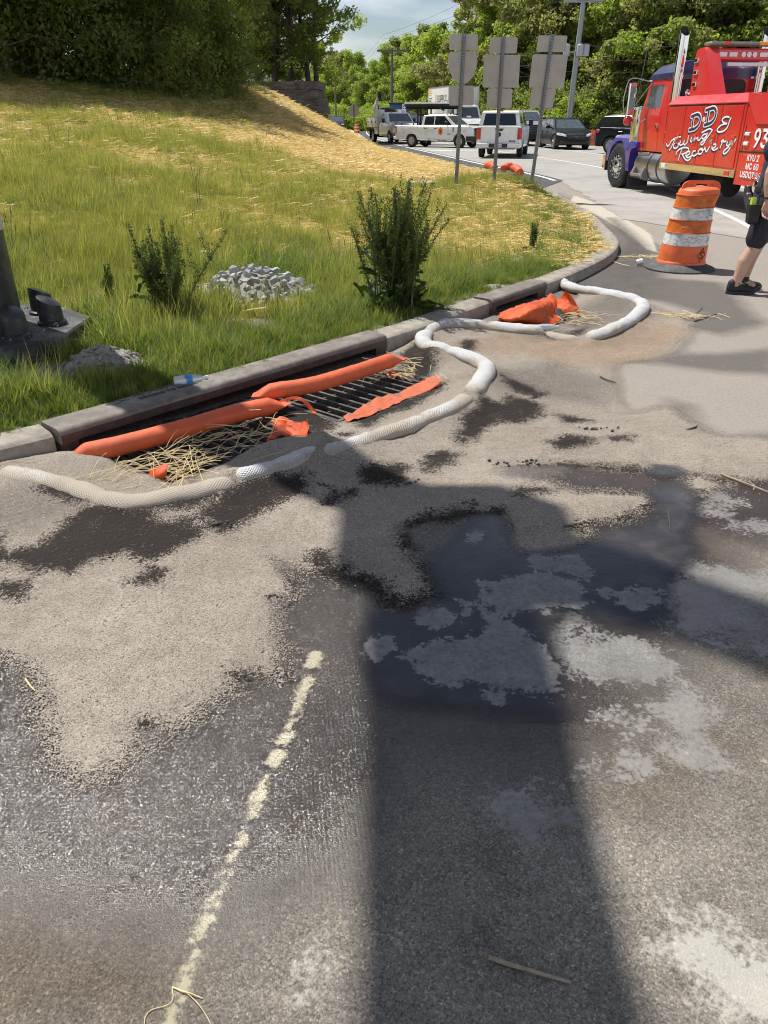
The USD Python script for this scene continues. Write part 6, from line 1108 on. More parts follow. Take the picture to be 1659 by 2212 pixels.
# dark vent holes of the front rims
for s in (1, -1):
    hs = [mv(lathe([(.001, 0), (.030, 0), (.030, .004), (.001, .004)], 10), (.235 * math.cos(math.radians(36 * k + 18)), .235 * math.sin(math.radians(36 * k + 18)), .065)) for k in range(10)]
    p('rim_hole', mv(mv(mv(cat(hs), rx=-90 * s), rz=6), (0, s * .95, .515)), 'ink_black')
p('frame_rail', cat([bx(-9, .8, s * .42 - .05, s * .42 + .05, .55, .80) for s in (1, -1)] + [bx(-9, -2.6, -.9, .9, .72, .95)]), 'underbody')
def fender(s):
    out = [(.70, .62), (.71, .80), (.62, 1.02), (.42, 1.18), (.15, 1.25), (-.25, 1.24), (-.55, 1.17), (-.80, 1.12), (-1.10, 1.10), (-1.10, .98), (-.88, .95), (-.80, .85), (-.80, .44), (-.64, .44)]
    arc_ = [(.60 * math.cos(a), .515 + .60 * math.sin(a)) for a in np.linspace(math.radians(187), math.radians(10), 18)]
    y0, y1 = (.50, 1.10) if s > 0 else (-1.10, -.50)
    sec = [(.50, .3), (1.06, .3), (1.10, .6), (1.10, 1.02), (1.03, 1.17), (.85, 1.27), (.50, 1.30)]; sec = sec if s > 0 else [(-a, b) for a, b in sec]
    return pxz(out + arc_, y0, y1) ^ pyz(sec, -3, 3)
for s in (1, -1): p('fender', fender(s), 'purple_paint'); p('mud_flap', bx(-.86, -.83, s * .82 - .26, s * .82 + .26, .10, .46, .005), 'dark_trim'); p('bumper_flap', bx(.78, .82, s * .86 - .22, s * .86 + .22, .38, .80), 'dark_trim')
p('front_bumper', bx(.83, 1.0, -1.1, 1.1, .40, .78, .04), 'chrome')
p('hood', pxz([(.70, .80), (.74, 1.60), (.62, 1.74), (.30, 1.80), (-.98, 1.90), (-.98, 1.0), (-.6, 1.0), (-.5, .8)], -2, 2) ^ pxy([(.76, -.50), (.76, .50), (-.98, .80), (-.98, -.80)], 0, 3) ^ pyz([(-.85, .5), (-.85, 1.6), (-.62, 1.84), (-.3, 1.93), (.3, 1.93), (.62, 1.84), (.85, 1.6), (.85, .5)], -3, 3), 'red_paint')
p('radiator_shell', pyz(rr(-.50, .50, .75, 1.62, .08), .70, .80), 'chrome'); p('grille', bx(.79, .815, -.42, .42, .85, 1.52), 'dark_trim')
for s in (1, -1):
    ac = p('air_cleaner', lathe([(.001, 1.02), (.17, 1.02), (.19, 1.06), (.19, 1.22), (.195, 1.23), (.195, 1.25), (.19, 1.26), (.19, 1.60), (.195, 1.61), (.195, 1.63), (.19, 1.64), (.19, 1.80), (.15, 1.86), (.001, 1.88)], 28).apply_translation([-.62, s * .84, 0]) if False else mv(lathe([(.001, 1.02), (.17, 1.02), (.19, 1.06), (.19, 1.22), (.196, 1.23), (.196, 1.25), (.19, 1.26), (.19, 1.60), (.196, 1.61), (.196, 1.63), (.19, 1.64), (.19, 1.80), (.15, 1.86), (.001, 1.88)], 28), (-.62, s * .88, 0)), 'chrome')
    p('headlight', mv(lathe([(.001, 0), (.11, 0), (.12, .05), (.12, .2), (.06, .28), (.001, .3)], 16), (.82, s * .78, 1.12), ry=-90), 'chrome')
for k in range(9): p('side_marker', mv(trimesh.creation.icosphere(2, .034), (-.93, .885, 1.06 + .098 * k)), 'chrome')
p('marker_panel', bx(-1.0, -.90, .55, .87, 1.0, 1.92, .01), 'red_paint')
# cab
cabs = [(-.95, .92), (-.98, 1.86), (-1.16, 2.40), (-2.36, 2.40), (-2.36, .92)]; cabf = [(-.98, .9), (-1.0, 1.7), (-.94, 2.42), (.94, 2.42), (1.0, 1.7), (.98, .9)]
cab_ = lambda d: pxz(cabs, -2, 2, d) ^ pyz(cabf, -4, 0, d)
p('cab', cab_(0), 'red_paint'); cx_ = cab_(.006); cy_ = cab_(.004)
p('roof', pxz([(-1.10, 2.40), (-1.14, 2.50), (-1.30, 2.64), (-1.60, 2.74), (-2.0, 2.77), (-2.28, 2.74), (-2.39, 2.60), (-2.39, 2.40)], -2, 2) ^ pyz([(-.97, 2.3), (-.95, 2.52), (-.84, 2.68), (-.6, 2.76), (0, 2.79), (.6, 2.76), (.84, 2.68), (.95, 2.52), (.97, 2.3)], -4, 0), 'navy_paint')
p('sun_visor', pxz([(-1.10, 2.56), (-.82, 2.30), (-.80, 2.32), (-1.12, 2.62)], -.9, .9), 'ink_black')
for s in (1, -1):
    d = p('door', cy_ ^ (pxz([(-1.06, .98), (-1.08, 2.36), (-2.02, 2.36), (-2.02, .98)], .3, 2) if s > 0 else pxz([(-1.06, .98), (-1.08, 2.36), (-2.02, 2.36), (-2.02, .98)], -2, -.3)), 'red_paint'); p('handle', bx(-1.98, -1.86, s * 1.0 - .03, s * 1.0 + .03, 1.42, 1.50, .01), 'chrome', d)
    p('side_window', cx_ ^ (pxz([(-1.14, 1.82), (-1.26, 2.30), (-1.92, 2.30), (-1.92, 1.82)], .3, 2) if s > 0 else pxz([(-1.14, 1.82), (-1.26, 2.30), (-1.92, 2.30), (-1.92, 1.82)], -2, -.3)), 'glass_light')
p('windshield', cx_ ^ pyz([(-.85, 1.92), (.85, 1.92), (.82, 2.34), (-.82, 2.34)], -1.3, 0), 'glass_light')
rw = p('rear_window', cx_ ^ pyz(rr(-.72, .80, 1.82, 2.36, .12), -3, -2.3), 'glass'); p('window_seal', pyz(rr(-.75, .83, 1.79, 2.39, .14), -2.368, -2.36), 'dark_trim')
# mirror on its tube frame
p('mirror', mv(bx(-.04, .04, -.10, .10, -.34, .34, .02), (-1.0, 1.32, 2.02), rz=12), 'chrome'); p('mirror_frame', cat([tube(smoothpath([(-1.25, .95, 2.40), (-1.08, 1.20, 2.44), (-1.0, 1.42, 2.42), (-.98, 1.46, 2.30), (-1.0, 1.46, 1.75), (-1.02, 1.42, 1.66), (-1.25, .98, 1.62)], .05), .013, 6), tube([(-1.25, .96, 2.36), (-1.02, 1.36, 1.70)], .010, 6)]), 'brushed'); p('convex_mirror', mv(trimesh.creation.icosphere(2, .11), (-1.0, 1.34, 1.56)), 'red_lens')
p('mirror', mv(bx(-.04, .04, -.10, .10, -.34, .34, .02), (-1.0, -1.32, 2.02), rz=-12), 'chrome'); p('antenna', tube([(-1.0, 1.18, 1.75), (-1.0, 1.14, 2.4), (-1.02, 1.10, 3.05)], .006, 5), 'grey_metal')
# stacks
for s in (1, -1):
    y = s * .94; zs = 3.28
    st = lathe([(.10, .95), (.10, 3.3)], 24); v = st.vertices; v[:, 2] = np.where(v[:, 2] > 2, zs - v[:, 0] * 1.0 + .0, v[:, 2]); p('exhaust_stack', mv(st, (-2.52, y, 0), rz=180), 'chrome', smooth=60)
    st = lathe([(.093, 3.0), (.096, 3.3)], 24); v = st.vertices; v[:, 2] = np.where(v[:, 2] > 3.2, zs - v[:, 0] * 1.0 + .002, v[:, 2]); st.faces = st.faces[:, ::-1]; p('stack_bore', mv(st, (-2.52, y, 0), rz=180), 'ink_black', smooth=60)
    p('bore_shadow', mv(lathe([(.001, 3.02), (.093, 3.02)], 20), (-2.52, y, 0)), 'ink_black')
    p('heat_shield', mv(lathe([(.11, .90), (.118, .92), (.118, 1.06), (.106, 1.10)], 24), (-2.52, y, 0)), 'brushed'); p('elbow', tube(smoothpath([(-2.52, y, .95), (-2.52, y, .75), (-2.48, y - s * .15, .62), (-2.4, y - s * .4, .6)], .06), .075, 14), 'brushed')
    for z in (2.42, 1.35): p('stack_clamp', cat([mv(lathe([(.105, z - .03), (.112, z - .03), (.112, z + .03), (.105, z + .03)], 20), (-2.52, y, 0)), beam((-2.36, y - s * .12, z), (-2.46, y - s * .05, z), .04)]), 'chrome')
# tank and steps
for s in (1, -1):
    p('fuel_tank', mv(lathe([(.001, 0), (.28, 0), (.34, .03), (.36, .08), (.36, 1.62), (.34, 1.67), (.28, 1.70), (.001, 1.70)], 36), (-2.78, s * .74, .60), ry=90), 'brushed', smooth=40)
    for x in (-1.18, -1.72): p('step_bracket', pyz([(s * .40, .98), (s * .78, .98), (s * .96, .88), (s * 1.16, .44), (s * 1.16, .34), (s * .98, .30), (s * 1.06, .44), (s * .95, .74), (s * .78, .90), (s * .40, .92)], x - .10, x + .02), 'grey_metal')
    for z, y in ((.86, .98), (.40, 1.12)): p('step', bx(-1.75, -1.15, s * y - .06, s * y + .06, z - .03, z + .03, .01), 'brushed')
    for z in (.35, .85): p('tank_strap', mv(lathe([(.362, z - .03), (.366, z - .03), (.366, z + .03), (.362, z + .03)], 36), (-2.78, s * .74, .60), ry=90), 'dark_trim')
# tool body: front boxes with four doors, rear boxes
BX0, BX1, ZB, ZT = -2.76, -6.02, .62, 1.88; YB = 1.16
for s in (1, -1):
    y0, y1 = (.45, YB) if s > 0 else (-YB, -.45)
    p('tool_body', pyz([(s * .45, ZB), (s * YB, ZB), (s * YB, ZT), (s * (YB - .16), ZT + .14), (s * .45, ZT + .14)], BX1, BX0), 'red_paint'); p('body_top', pyz([(s * (YB + .012), ZT - .012), (s * (YB + .012), ZT + .004), (s * (YB - .155), ZT + .155), (s * .45, ZT + .155), (s * .45, ZT + .143), (s * (YB - .16), ZT + .143)], BX1 - .02, BX0 + .02), 'red_light')
    p('rear_body', pyz([(s * .45, .50), (s * YB, .50), (s * YB, 1.80), (s * .45, 1.80)], -9.2, BX1 - .006), 'red_paint')
    p('rear_body_slope', pxz([(BX1 - .03, ZT + .02), (BX1 - .45, 1.52), (-9.2, 1.56), (-9.2, 1.82), (BX1, 2.03)], *sorted((s * (YB - .02), s * (YB + .03)))), 'red_light')
    p('rocker_strip', bx(BX1, BX0, s * (YB + .008) - .014, s * (YB + .008) + .014, ZB - .01, ZB + .12, .003), 'chrome')
    for x, mt in ((BX0 - .22, 'lamp_clear'), (BX1 + .26, 'red_lens')): p('marker_lamp', mv(bx(-.10, .10, -.012, .012, -.045, .045, .01), (x, s * (YB + .03), ZB + .055)), mt); p('lamp_bezel', mv(ext(Polygon(rr(-.14, .14, -.06, .06, .05)).difference(Polygon(rr(-.10, .10, -.042, .042, .035))), .014), (x, s * (YB + .025) - (.007 if s < 0 else -.007), ZB + .055), rx=90), 'chrome')
e_ = np.linspace(BX0 - .09, BX1 + .09, 5)
for k in range(4):
    d = p('body_door', bx(e_[k + 1] + .010, e_[k] - .010, YB - .01, YB + .014, ZB + .15, ZT - .05, .004), 'red_paint'); p('seam', cat([bx(e_[k] - .010, e_[k] + .006, YB, YB + .003, ZB + .14, ZT - .04)]), 'ink_black', d)
    xl = e_[k + 1] + .20; p('latch', cat([bx(xl - .09, xl + .07, YB + .014, YB + .024, 1.28, 1.32, .004), bx(xl - .09, xl + .07, YB + .014, YB + .024, 1.12, 1.16, .004), bx(xl - .09, xl - .06, YB + .014, YB + .024, 1.12, 1.32, .003)]), 'red_light', d); p('latch_handle', mv(bx(-.05, .05, 0, .03, -.02, .02, .006), (xl, YB + .015, 1.22), ry=25), 'chrome', d)
p('upper_seam', bx(BX1 + .08, BX0 - .08, YB, YB + .004, ZT - .045, ZT - .02), 'ink_black')
for z0, z1, x0, x1 in ((.62, 1.02, -8.9, -6.2), (1.10, 1.46, -8.9, -6.42)): p('rear_door', bx(x0, x1, YB - .005, YB + .012, z0, z1, .005), 'red_paint')
p('rear_seam', cat([bx(-9.2, BX1 - .01, YB, YB + .004, 1.05, 1.075), bx(BX1 - .10, BX1 - .08, YB, YB + .004, 1.08, 1.5), bx(BX1 - .012, BX1 + .008, YB, YB + .003, .5, 1.9)]), 'ink_black')
for z in (1.36, 1.20): p('marker_lamp', bx(-6.30, -6.14, YB, YB + .03, z - .03, z + .03, .01), 'lamp_clear')
# signwriting, stroke by stroke, laid on the doors
Q = np.array([(215, 180), (1455, 150), (1265, 1195), (90, 1080)], float)     # corners of the door field in the photograph
def bil(u, v):
    s, r = .5, .5
    for _ in range(30):
        pt = (1 - r) * ((1 - s) * Q[0] + s * Q[1]) + r * ((1 - s) * Q[3] + s * Q[2]); ds = (1 - r) * (Q[1] - Q[0]) + r * (Q[2] - Q[3]); dr = (1 - s) * (Q[3] - Q[0]) + s * (Q[2] - Q[1])
        e = np.array([u, v]) - pt; x = np.linalg.solve(np.stack([ds, dr], 1), e); s, r = s + x[0], r + x[1]
    # the far end looks shorter than the near one: undo the foreshortening along the length
    s = s * .79 / (1 - .21 * s) if False else s / (s + (1 - s) * 1.0)
    k = 1.27; s = s * k / (1 + (k - 1) * s) if True else s
    return (e_[0] - .01) + s * (e_[4] - e_[0]), (ZT - .05) - r * (ZT - .05 - ZB - .15)
WORDS = dict(Towing=[[(160, 790), (172, 832), (205, 812), (225, 760), (270, 712), (330, 682), (388, 670)], [(290, 712), (262, 790), (232, 860), (205, 905)], [(312, 768), (278, 795), (268, 850), (305, 868), (345, 825), (342, 780), (312, 768), (350, 790), (382, 765)], [(382, 745), (368, 795), (388, 815), (425, 785), (445, 735), (432, 785), (452, 805), (495, 755), (505, 690), (515, 655)], [(565, 680), (542, 735), (560, 752), (598, 722)], [(618, 680), (600, 735), (640, 695), (668, 682), (660, 722), (684, 728), (712, 696)], [(800, 618), (748, 640), (730, 685), (758, 702), (800, 660), (822, 612), (792, 720), (752, 790), (716, 800), (722, 762), (800, 705), (850, 640), (905, 560)], [(730, 600), (800, 560), (860, 535), (905, 560)]],
    Amp=[[(1190, 350), (1140, 338), (1085, 365), (1070, 405), (1105, 440), (1150, 452)], [(1150, 452), (1070, 468), (1005, 520), (985, 560), (1010, 588), (1080, 580), (1140, 540), (1175, 480), (1195, 410), (1222, 362)]],
    Recovery=[[(405, 880), (376, 960), (345, 1070)], [(312, 975), (322, 930), (380, 872), (450, 850), (512, 866), (500, 912), (450, 950), (402, 962)], [(410, 965), (450, 1042), (500, 1072), (552, 1028)], [(480, 992), (530, 955), (528, 918), (492, 926), (468, 985), (500, 1022), (562, 990)], [(625, 905), (590, 915), (568, 968), (602, 992), (655, 955)], [(706, 872), (672, 915), (680, 958), (722, 950), (748, 900), (730, 868), (706, 872), (745, 892), (785, 870)], [(780, 845), (802, 918), (836, 880), (870, 815), (900, 765)], [(908, 862), (962, 830), (962, 790), (922, 800), (898, 852), (932, 892), (1000, 858)], [(1040, 850), (1078, 755), (1060, 745), (1092, 722), (1105, 750), (1140, 742)], [(1168, 752), (1150, 800), (1180, 815), (1235, 770), (1262, 735), (1222, 840), (1162, 922), (1112, 952), (1096, 922), (1150, 862), (1250, 800), (1312, 708)]])
def catmull(q):
    q = np.vstack([2 * q[0] - q[1], q, 2 * q[-1] - q[-2]]); out = []
    for i in range(1, len(q) - 2):
        for t in np.linspace(0, 1, 6)[:-1]: out.append(.5 * (2 * q[i] + (q[i + 1] - q[i - 1]) * t + (2 * q[i - 1] - 5 * q[i] + 4 * q[i + 1] - q[i + 2]) * t * t + (3 * q[i] - q[i - 1] - 3 * q[i + 1] + q[i + 2]) * t ** 3))
    return np.vstack(out + [q[-2:-1]])
def ribbon(strokes, w, dx=0, dz=0):
    out = []
    for s in strokes:
        q = np.array([bil(*a) for a in s]); q = catmull(q) if len(q) > 2 else q
        out.append(LineString(q + [dx, dz]).buffer(w, 4))
    return unary_union(out)
def onside(poly, y, mt, name): p(name, mv(ext(poly.simplify(.002), .0025), (0, y + .0025, 0), rx=90), mt, smooth=False)
for wd, st in WORDS.items():
    onside(ribbon(st, .018, .028, -.024).union(ribbon(st, .022)), YB + .0165, 'ink_navy', 'lettering_shade'); onside(ribbon(st, .0150), YB + .0195, 'ink_white', 'lettering')
for st in ([[(592, 325), (563, 545)], [(560, 335), (600, 318), (662, 302), (700, 345), (694, 425), (655, 495), (600, 538), (525, 556)]], [[(846, 222), (812, 462)], [(795, 235), (855, 215), (925, 198), (962, 245), (954, 330), (912, 408), (850, 452), (772, 474)]]):
    onside(ribbon(st, .056, .02, -.02), YB + .0165, 'ink_navy', 'lettering_shade'); onside(ribbon(st, .050), YB + .0195, 'ink_white', 'lettering'); onside(ribbon(st, .026), YB + .0225, 'ink_navy', 'lettering_core')
onside(ribbon([[(775, 350), (745, 360), (760, 385), (770, 405), (740, 412), (745, 385), (780, 375)]], .010), YB + .0165, 'ink_white', 'lettering')
def sidew(txt, h, x, z, mt, y, bold=True, nm='lettering'): p(nm, mv(mv(meshkit.text_mesh(txt, h, .003, bold), rx=90), (x, y, z), rz=0) if False else mv(mv(meshkit.text_mesh(txt, h, .003, bold), rx=90), (x, y, z), rz=180), mt, smooth=False)
sidew('937', .29, -6.46, 1.135, 'ink_navy', YB + .0135, nm='lettering_shade'); sidew('937', .29, -6.44, 1.15, 'ink_white', YB + .0175)
sidew('KYU 2', .10, -6.36, .92, 'ink_white', YB + .0135); sidew('MC 60', .10, -6.36, .78, 'ink_white', YB + .0135); sidew('USDOT 16', .10, -6.22, .64, 'ink_white', YB + .0135)
sidew('36', .14, .42, 1.50, 'ink_white', .62)
# light bar mast
for s in (1, -1):
    pl = pxz([(-3.32, 2.02), (-3.30, 2.72), (-3.36, 2.88), (-3.62, 2.90), (-3.76, 2.80), (-4.34, 2.02)], *sorted((s * .72, s * 1.0))); p('mast_leg', pl, 'red_light', smooth=20)
    for k in range(3): p('mast_lamp', bx(-3.50 - .03 * k, -3.34 - .03 * k, s * 1.0 - .02, s * 1.0 + .03, 2.64 - .22 * k, 2.72 - .22 * k, .012), 'chrome')
p('mast_beam', bx(-3.72, -3.36, -.72, .72, 2.66, 2.88, .03), 'red_light')
for k, y in enumerate((.62, .40, .18, .06, -.06, -.26, -.48)):
    rd = k in (2, 3, 4); p('work_lamp', mv(lathe([(.001, 0), (.045, 0), (.05, .012), (.001, .014)], 14), (-3.725, y, 2.77), ry=-90) if rd else mv(bx(-.014, 0, -.085, .085, -.04, .04, .01), (-3.722, y, 2.77)), 'lamp_clear')
p('led_strip', bx(-3.79, -3.73, -.80, .52, 2.56, 2.63, .008), 'lamp_clear')
lb = p('light_bar', bx(-3.70, -3.42, -.9, .9, 2.93, 3.0, .02), 'grey_metal'); p('amber_lens', bx(-3.705, -3.415, -.9, -.15, 2.935, 3.005, .012), 'amber', lb); p('red_lens', bx(-3.704, -3.416, .48, .62, 2.934, 3.003, .012), 'red_lens', lb)
p('spot_lamp', mv(lathe([(.001, 0), (.07, .0), (.08, .05), (.05, .1), (.001, .11)], 16), (-2.66, .74, 2.10), ry=-80), 'chrome'); p('deck', bx(-9.2, -2.76, -.45, .45, 1.6, 1.75), 'dark_trim'); p('boom', cat([beam((-4.6, 0, 1.82), (-9.0, 0, 1.86), .45, .3, bev=.03)]), 'red_paint'); p('tank_under', cat([mv(lathe([(.001, 0), (.22, 0), (.22, .7), (.001, .7)], 20), (-5.3, .8, .42), ry=90)]), 'ink_black')
# ================================================================ traffic drum on its rubber ring
plain('drum_orange', (.70, .125, .035), .5, var=.10, scale=10, bump=.15, bscale=80, dirt=(.32, .09, .04), dscale=9, damt=.55); plain('drum_sheet_orange', (.62, .13, .012), .35, var=.12, scale=14, bump=.2, bscale=150, dirt=(.22, .07, .02), dscale=12, damt=.6)
plain('drum_sheet_white', (.66, .66, .65), .4, var=.10, scale=14, bump=.2, bscale=150, dirt=(.24, .23, .22), dscale=16, damt=.8); plain('rubber', (.055, .056, .06), .8, var=.25, scale=10, bump=.3, bscale=90, dirt=(.13, .13, .13), dscale=5, damt=.6); plain('scratch', (.20, .17, .15), .8)
def drum(loc, rz, label, lean, dent, scale=1.0, detail=True, group=None):
    t = thing('traffic_drum', label, 'traffic drum', loc, rz, group, scale=scale)
    obj('rubber_base', lathe([(.27, .0), (.43, .0), (.435, .018), (.42, .03), (.33, .062), (.30, .085), (.27, .085), (.27, 0)], 40), 'rubber', t, smooth=40)
    def fin(m):
        v = m.vertices; z = v[:, 2]
        if dent: # knocks: one side pushed in, upper part kinked
            a = np.arctan2(v[:, 1], v[:, 0]); d = dent * (np.exp(-((a + 1.1) / .45) ** 2) * np.exp(-((z - .80) / .12) ** 2) * .10 + np.exp(-((a + .15) / .5) ** 2) * np.exp(-((z - .62) / .25) ** 2) * .05 + np.exp(-((a + 2.2) / .35) ** 2) * np.exp(-((z - .60) / .1) ** 2) * .02)
            v[:, :2] *= (1 - d / np.maximum(np.hypot(v[:, 0], v[:, 1]), .05))[:, None]; v[:, :2] += .010 * np.stack([fbm(v, 6, 3, 5), fbm(v, 6, 3, 6)], 1)
        v[:, 0] += np.tan(math.radians(lean)) * np.maximum(z - .05, 0); return m
    ring = lambda pr: fin(lathe(sum([[(r, z)] for r, z in pr], []), 64))
    dense = lambda r0, z0, r1, z1, n=7: [(r0 + (r1 - r0) * k / (n - 1), z0 + (z1 - z0) * k / (n - 1)) for k in range(n)]
    # stepped body: orange foot, then bands that step in towards the top
    obj('foot', ring([(.20, .05), (.298, .05), (.302, .07), (.302, .10), (.290, .115)] + dense(.290, .115, .284, .30) + [(.284, .305)]), 'drum_orange', t, smooth=40)
    zb = [(.305, .455, .280, 'drum_sheet_white'), (.463, .600, .272, 'drum_sheet_orange'), (.608, .745, .264, 'drum_sheet_white'), (.753, .885, .257, 'drum_sheet_orange')]
    for z0, z1, r, mt in zb: obj('band', ring([(r - .01, z0)] + dense(r, z0 + .002, r - .003, z1 - .002) + [(r - .01, z1)]), mt, t, smooth=40); obj('ridge', ring([(r - .02, z1 - .001), (r + .006, z1 + .001), (r + .006, z1 + .006), (r - .02, z1 + .009)]), 'drum_orange', t, smooth=40)
    top = ring([(.252, .893), (.250, .90), (.245, .935), (.232, .955), (.19, .972), (.10, .98), (.001, .982)]); top.vertices[:, 1] *= 1; obj('top', top, 'drum_orange', t, smooth=40)
    # handle: a flat plate with a slot and two bolt holes
    hp = Polygon(rr(-.238, .238, -.06, .105, .082)).difference(Polygon(rr(-.075, .075, .035, .070, .017))).difference(Point(-.125, .06).buffer(.011)).difference(Point(.125, .06).buffer(.011))
    m = mv(mv(ext(hp, .03), (0, 0, -.015), rx=90), (0, 0, .955)); obj('handle', fin(m) if not dent else mv(m, (math.tan(math.radians(lean)) * .93, 0, 0)), 'drum_orange', t)
    if detail:
        r_ = np.random.default_rng(6); ms = []
        for k in range(46):
            z0, z1, r, mt = zb[[0, 2, 0, 2, 1, 3][k % 6]]; a = -math.pi / 2 + r_.normal(.1, .45); z = r_.uniform(z0 + .02, z1 - .02); l = r_.uniform(.015, .09); da = r_.uniform(.3, 1) * l / r; dz = r_.normal(0, .018); 
            ms.append(fin(tube([((r + .0005) * math.cos(a + da * q), (r + .0005) * math.sin(a + da * q), np.clip(z + dz * q, z0 + .005, z1 - .005)) for q in (0, .5, 1)], .0016 * r_.uniform(.7, 1.8), 4)))
        obj('scratches', cat(ms), 'scratch', t, smooth=False, kind='stuff')
        a0 = -math.pi / 2 + .52; R = .290
        def onr(a, z): return np.array([R * math.cos(a0 + a / R), R * math.sin(a0 + a / R), z])
        dm = [(0, .115), (.062, .20), (0, .285), (-.062, .20), (0, .115)]; S_ = [(.024, .228), (.0, .242), (-.024, .228), (-.016, .208), (.014, .194), (.024, .174), (0, .158), (-.024, .172)]
        obj('stencil', cat([fin(tube([onr(*a) for a in smooth2(dm)], .0034, 5)), fin(tube([onr(*a) for a in smooth2(S_)], .0052, 5))]), 'ink_black', t)
    return t
def smooth2(p):
    p = np.array(p, float); return np.vstack([p[i] + (p[i + 1] - p[i]) * q for i in range(len(p) - 1) for q in (0, .33, .66)] + [p[-1:]])
DP = g(1467, 580)
drum(DP, 0, 'large battered orange and white traffic drum standing on the road', 6.0, 1.0, .93)
drum(at(771, 281, 101) * [1, 1, 0], 20, 'small far traffic drum at the bend beside the sign on a stand', 0, 0, 1.1, False); drum(at(789, 271, 128) * [1, 1, 0], 70, 'smallest farthest traffic drum in front of the pale bushes', 0, 0, 1.1, False)
# ================================================================ three sign posts seen from behind
plain('alu_back', (.37, .345, .31), .5, metal=.35, var=.10, scale=5, dirt=(.30, .275, .24), dscale=2.2, damt=.6); plain('galv', (.19, .20, .205), .45, metal=.5, var=.12, scale=12); plain('hole', (.01, .01, .01), .9)
def sign(name, label, y, base, top, panels, tilt=0):
    b = at(*base, y); b[2] = float(terrain([b[:2]])[0]) - .05; tp = at(*top, y); t = thing(name, label, 'sign post', b)
    d = (tp - b); L = np.linalg.norm(d)
    pr = Polygon([(-.038, 0), (-.026, 0), (-.018, -.028), (.018, -.028), (.026, 0), (.038, 0), (.038, .004), (.030, .005), (.022, -.022), (-.022, -.022), (-.030, .005), (-.038, .004)]); m = ext(pr, L); M = np.eye(4); w = d / L; M[:3, 2] = w; M[:3, 0] = np.cross((0, 1, 0), w); M[:3, 0] /= np.linalg.norm(M[:3, 0]); M[:3, 1] = np.cross(w, M[:3, 0]); m.apply_transform(M); obj('post', m, 'galv', t)
    hs = []
    for q in np.arange(.15, L - .03, .052): c = w * q; h = mv(lathe([(.001, 0), (.0085, 0), (.0085, .003), (.001, .003)], 8), rx=90); h.apply_transform(M); h.apply_translation(c + M[:3, 1] * -.0285); hs.append(h)
    obj('post_holes', cat(hs), 'hole', t, smooth=False, kind='stuff')
    for k, (pts, dy) in enumerate(panels):
        W = np.array([at(u, v, y + .02 + dy) for u, v in pts]) - b; c = W.mean(0); poly = Polygon(W[:, [0, 2]]).buffer(-.035).buffer(.035); pl = mv(ext(poly, .003), (0, W[:, 1].mean() + .003 - 0, 0), rx=90); q = obj('sign_panel', pl, 'alu_back', t)
        for z in np.linspace(poly.bounds[1] + .08, poly.bounds[3] - .08, 2): x = w[0] / w[2] * z; obj('bolt', mv(lathe([(.001, 0), (.012, 0), (.012, .008), (.001, .01)], 8), (x, W[:, 1].mean() - .03 - .004, z), rx=90), 'galv', q)
    return t
R_ = lambda x0, y0, x1, y1, s=0: [(x0, y0), (x1, y0 + s * .15), (x1 - s, y1 + s * .15), (x0 - s, y1)]
shield = [(970, 113), (1000, 110), (1029, 112), (1031, 130), (1029, 148), (1022, 166), (1011, 178), (1000, 184), (988, 179), (976, 166), (969, 148), (968, 130)]
sign('sign_post', 'leftmost sign post with a shield-shaped panel seen from behind', 17.5, (985, 405), (1003, 72), [(R_(971, 73, 1033, 108, 1), 0), (shield, 0), (R_(971, 185, 1024, 228, 1), 0)])
sign('sign_post', 'middle sign post with three plain square panels seen from behind', 18.0, (1067, 394), (1088, 78), [(R_(1059, 80, 1119, 115, 3), 0), (R_(1046, 118, 1124, 189, 4), 0), (R_(1053, 191, 1107, 233, 2), 0)])
sign('sign_post', 'rightmost sign post, leaning to the right, with an angled lowest panel', 18.1, (1147, 398), (1194, 74), [(R_(1163, 76, 1226, 112, 5), 0), (R_(1151, 117, 1227, 189, 9), 0), (R_(1149, 190, 1201, 232, 7), 0), ([(1172, 192), (1198, 198), (1190, 240), (1166, 232)], .10)])
# ---- far sign on a stand by the bend
fs = at(765, 284, 90); fs[2] = 0; t = thing('sign_stand', 'grey back of an octagonal sign on a stand at the far bend', 'sign', fs)
obj('sign_panel', mv(ext(Polygon([(.62 * math.cos(math.radians(a)), .62 * math.sin(math.radians(a))) for a in np.arange(22.5, 360, 45)]), .02), (0, 0, 2.35), rx=90), 'grey_metal', t); obj('mast', beam((0, -.05, 0), (0, -.05, 2.9), .06), 'ink_black', t); obj('foot', cat([beam((0, -.05, .3), (s * .6, -.05 + q * .5, 0), .05) for s in (1, -1) for q in (1, -1)]), 'ink_black', t)
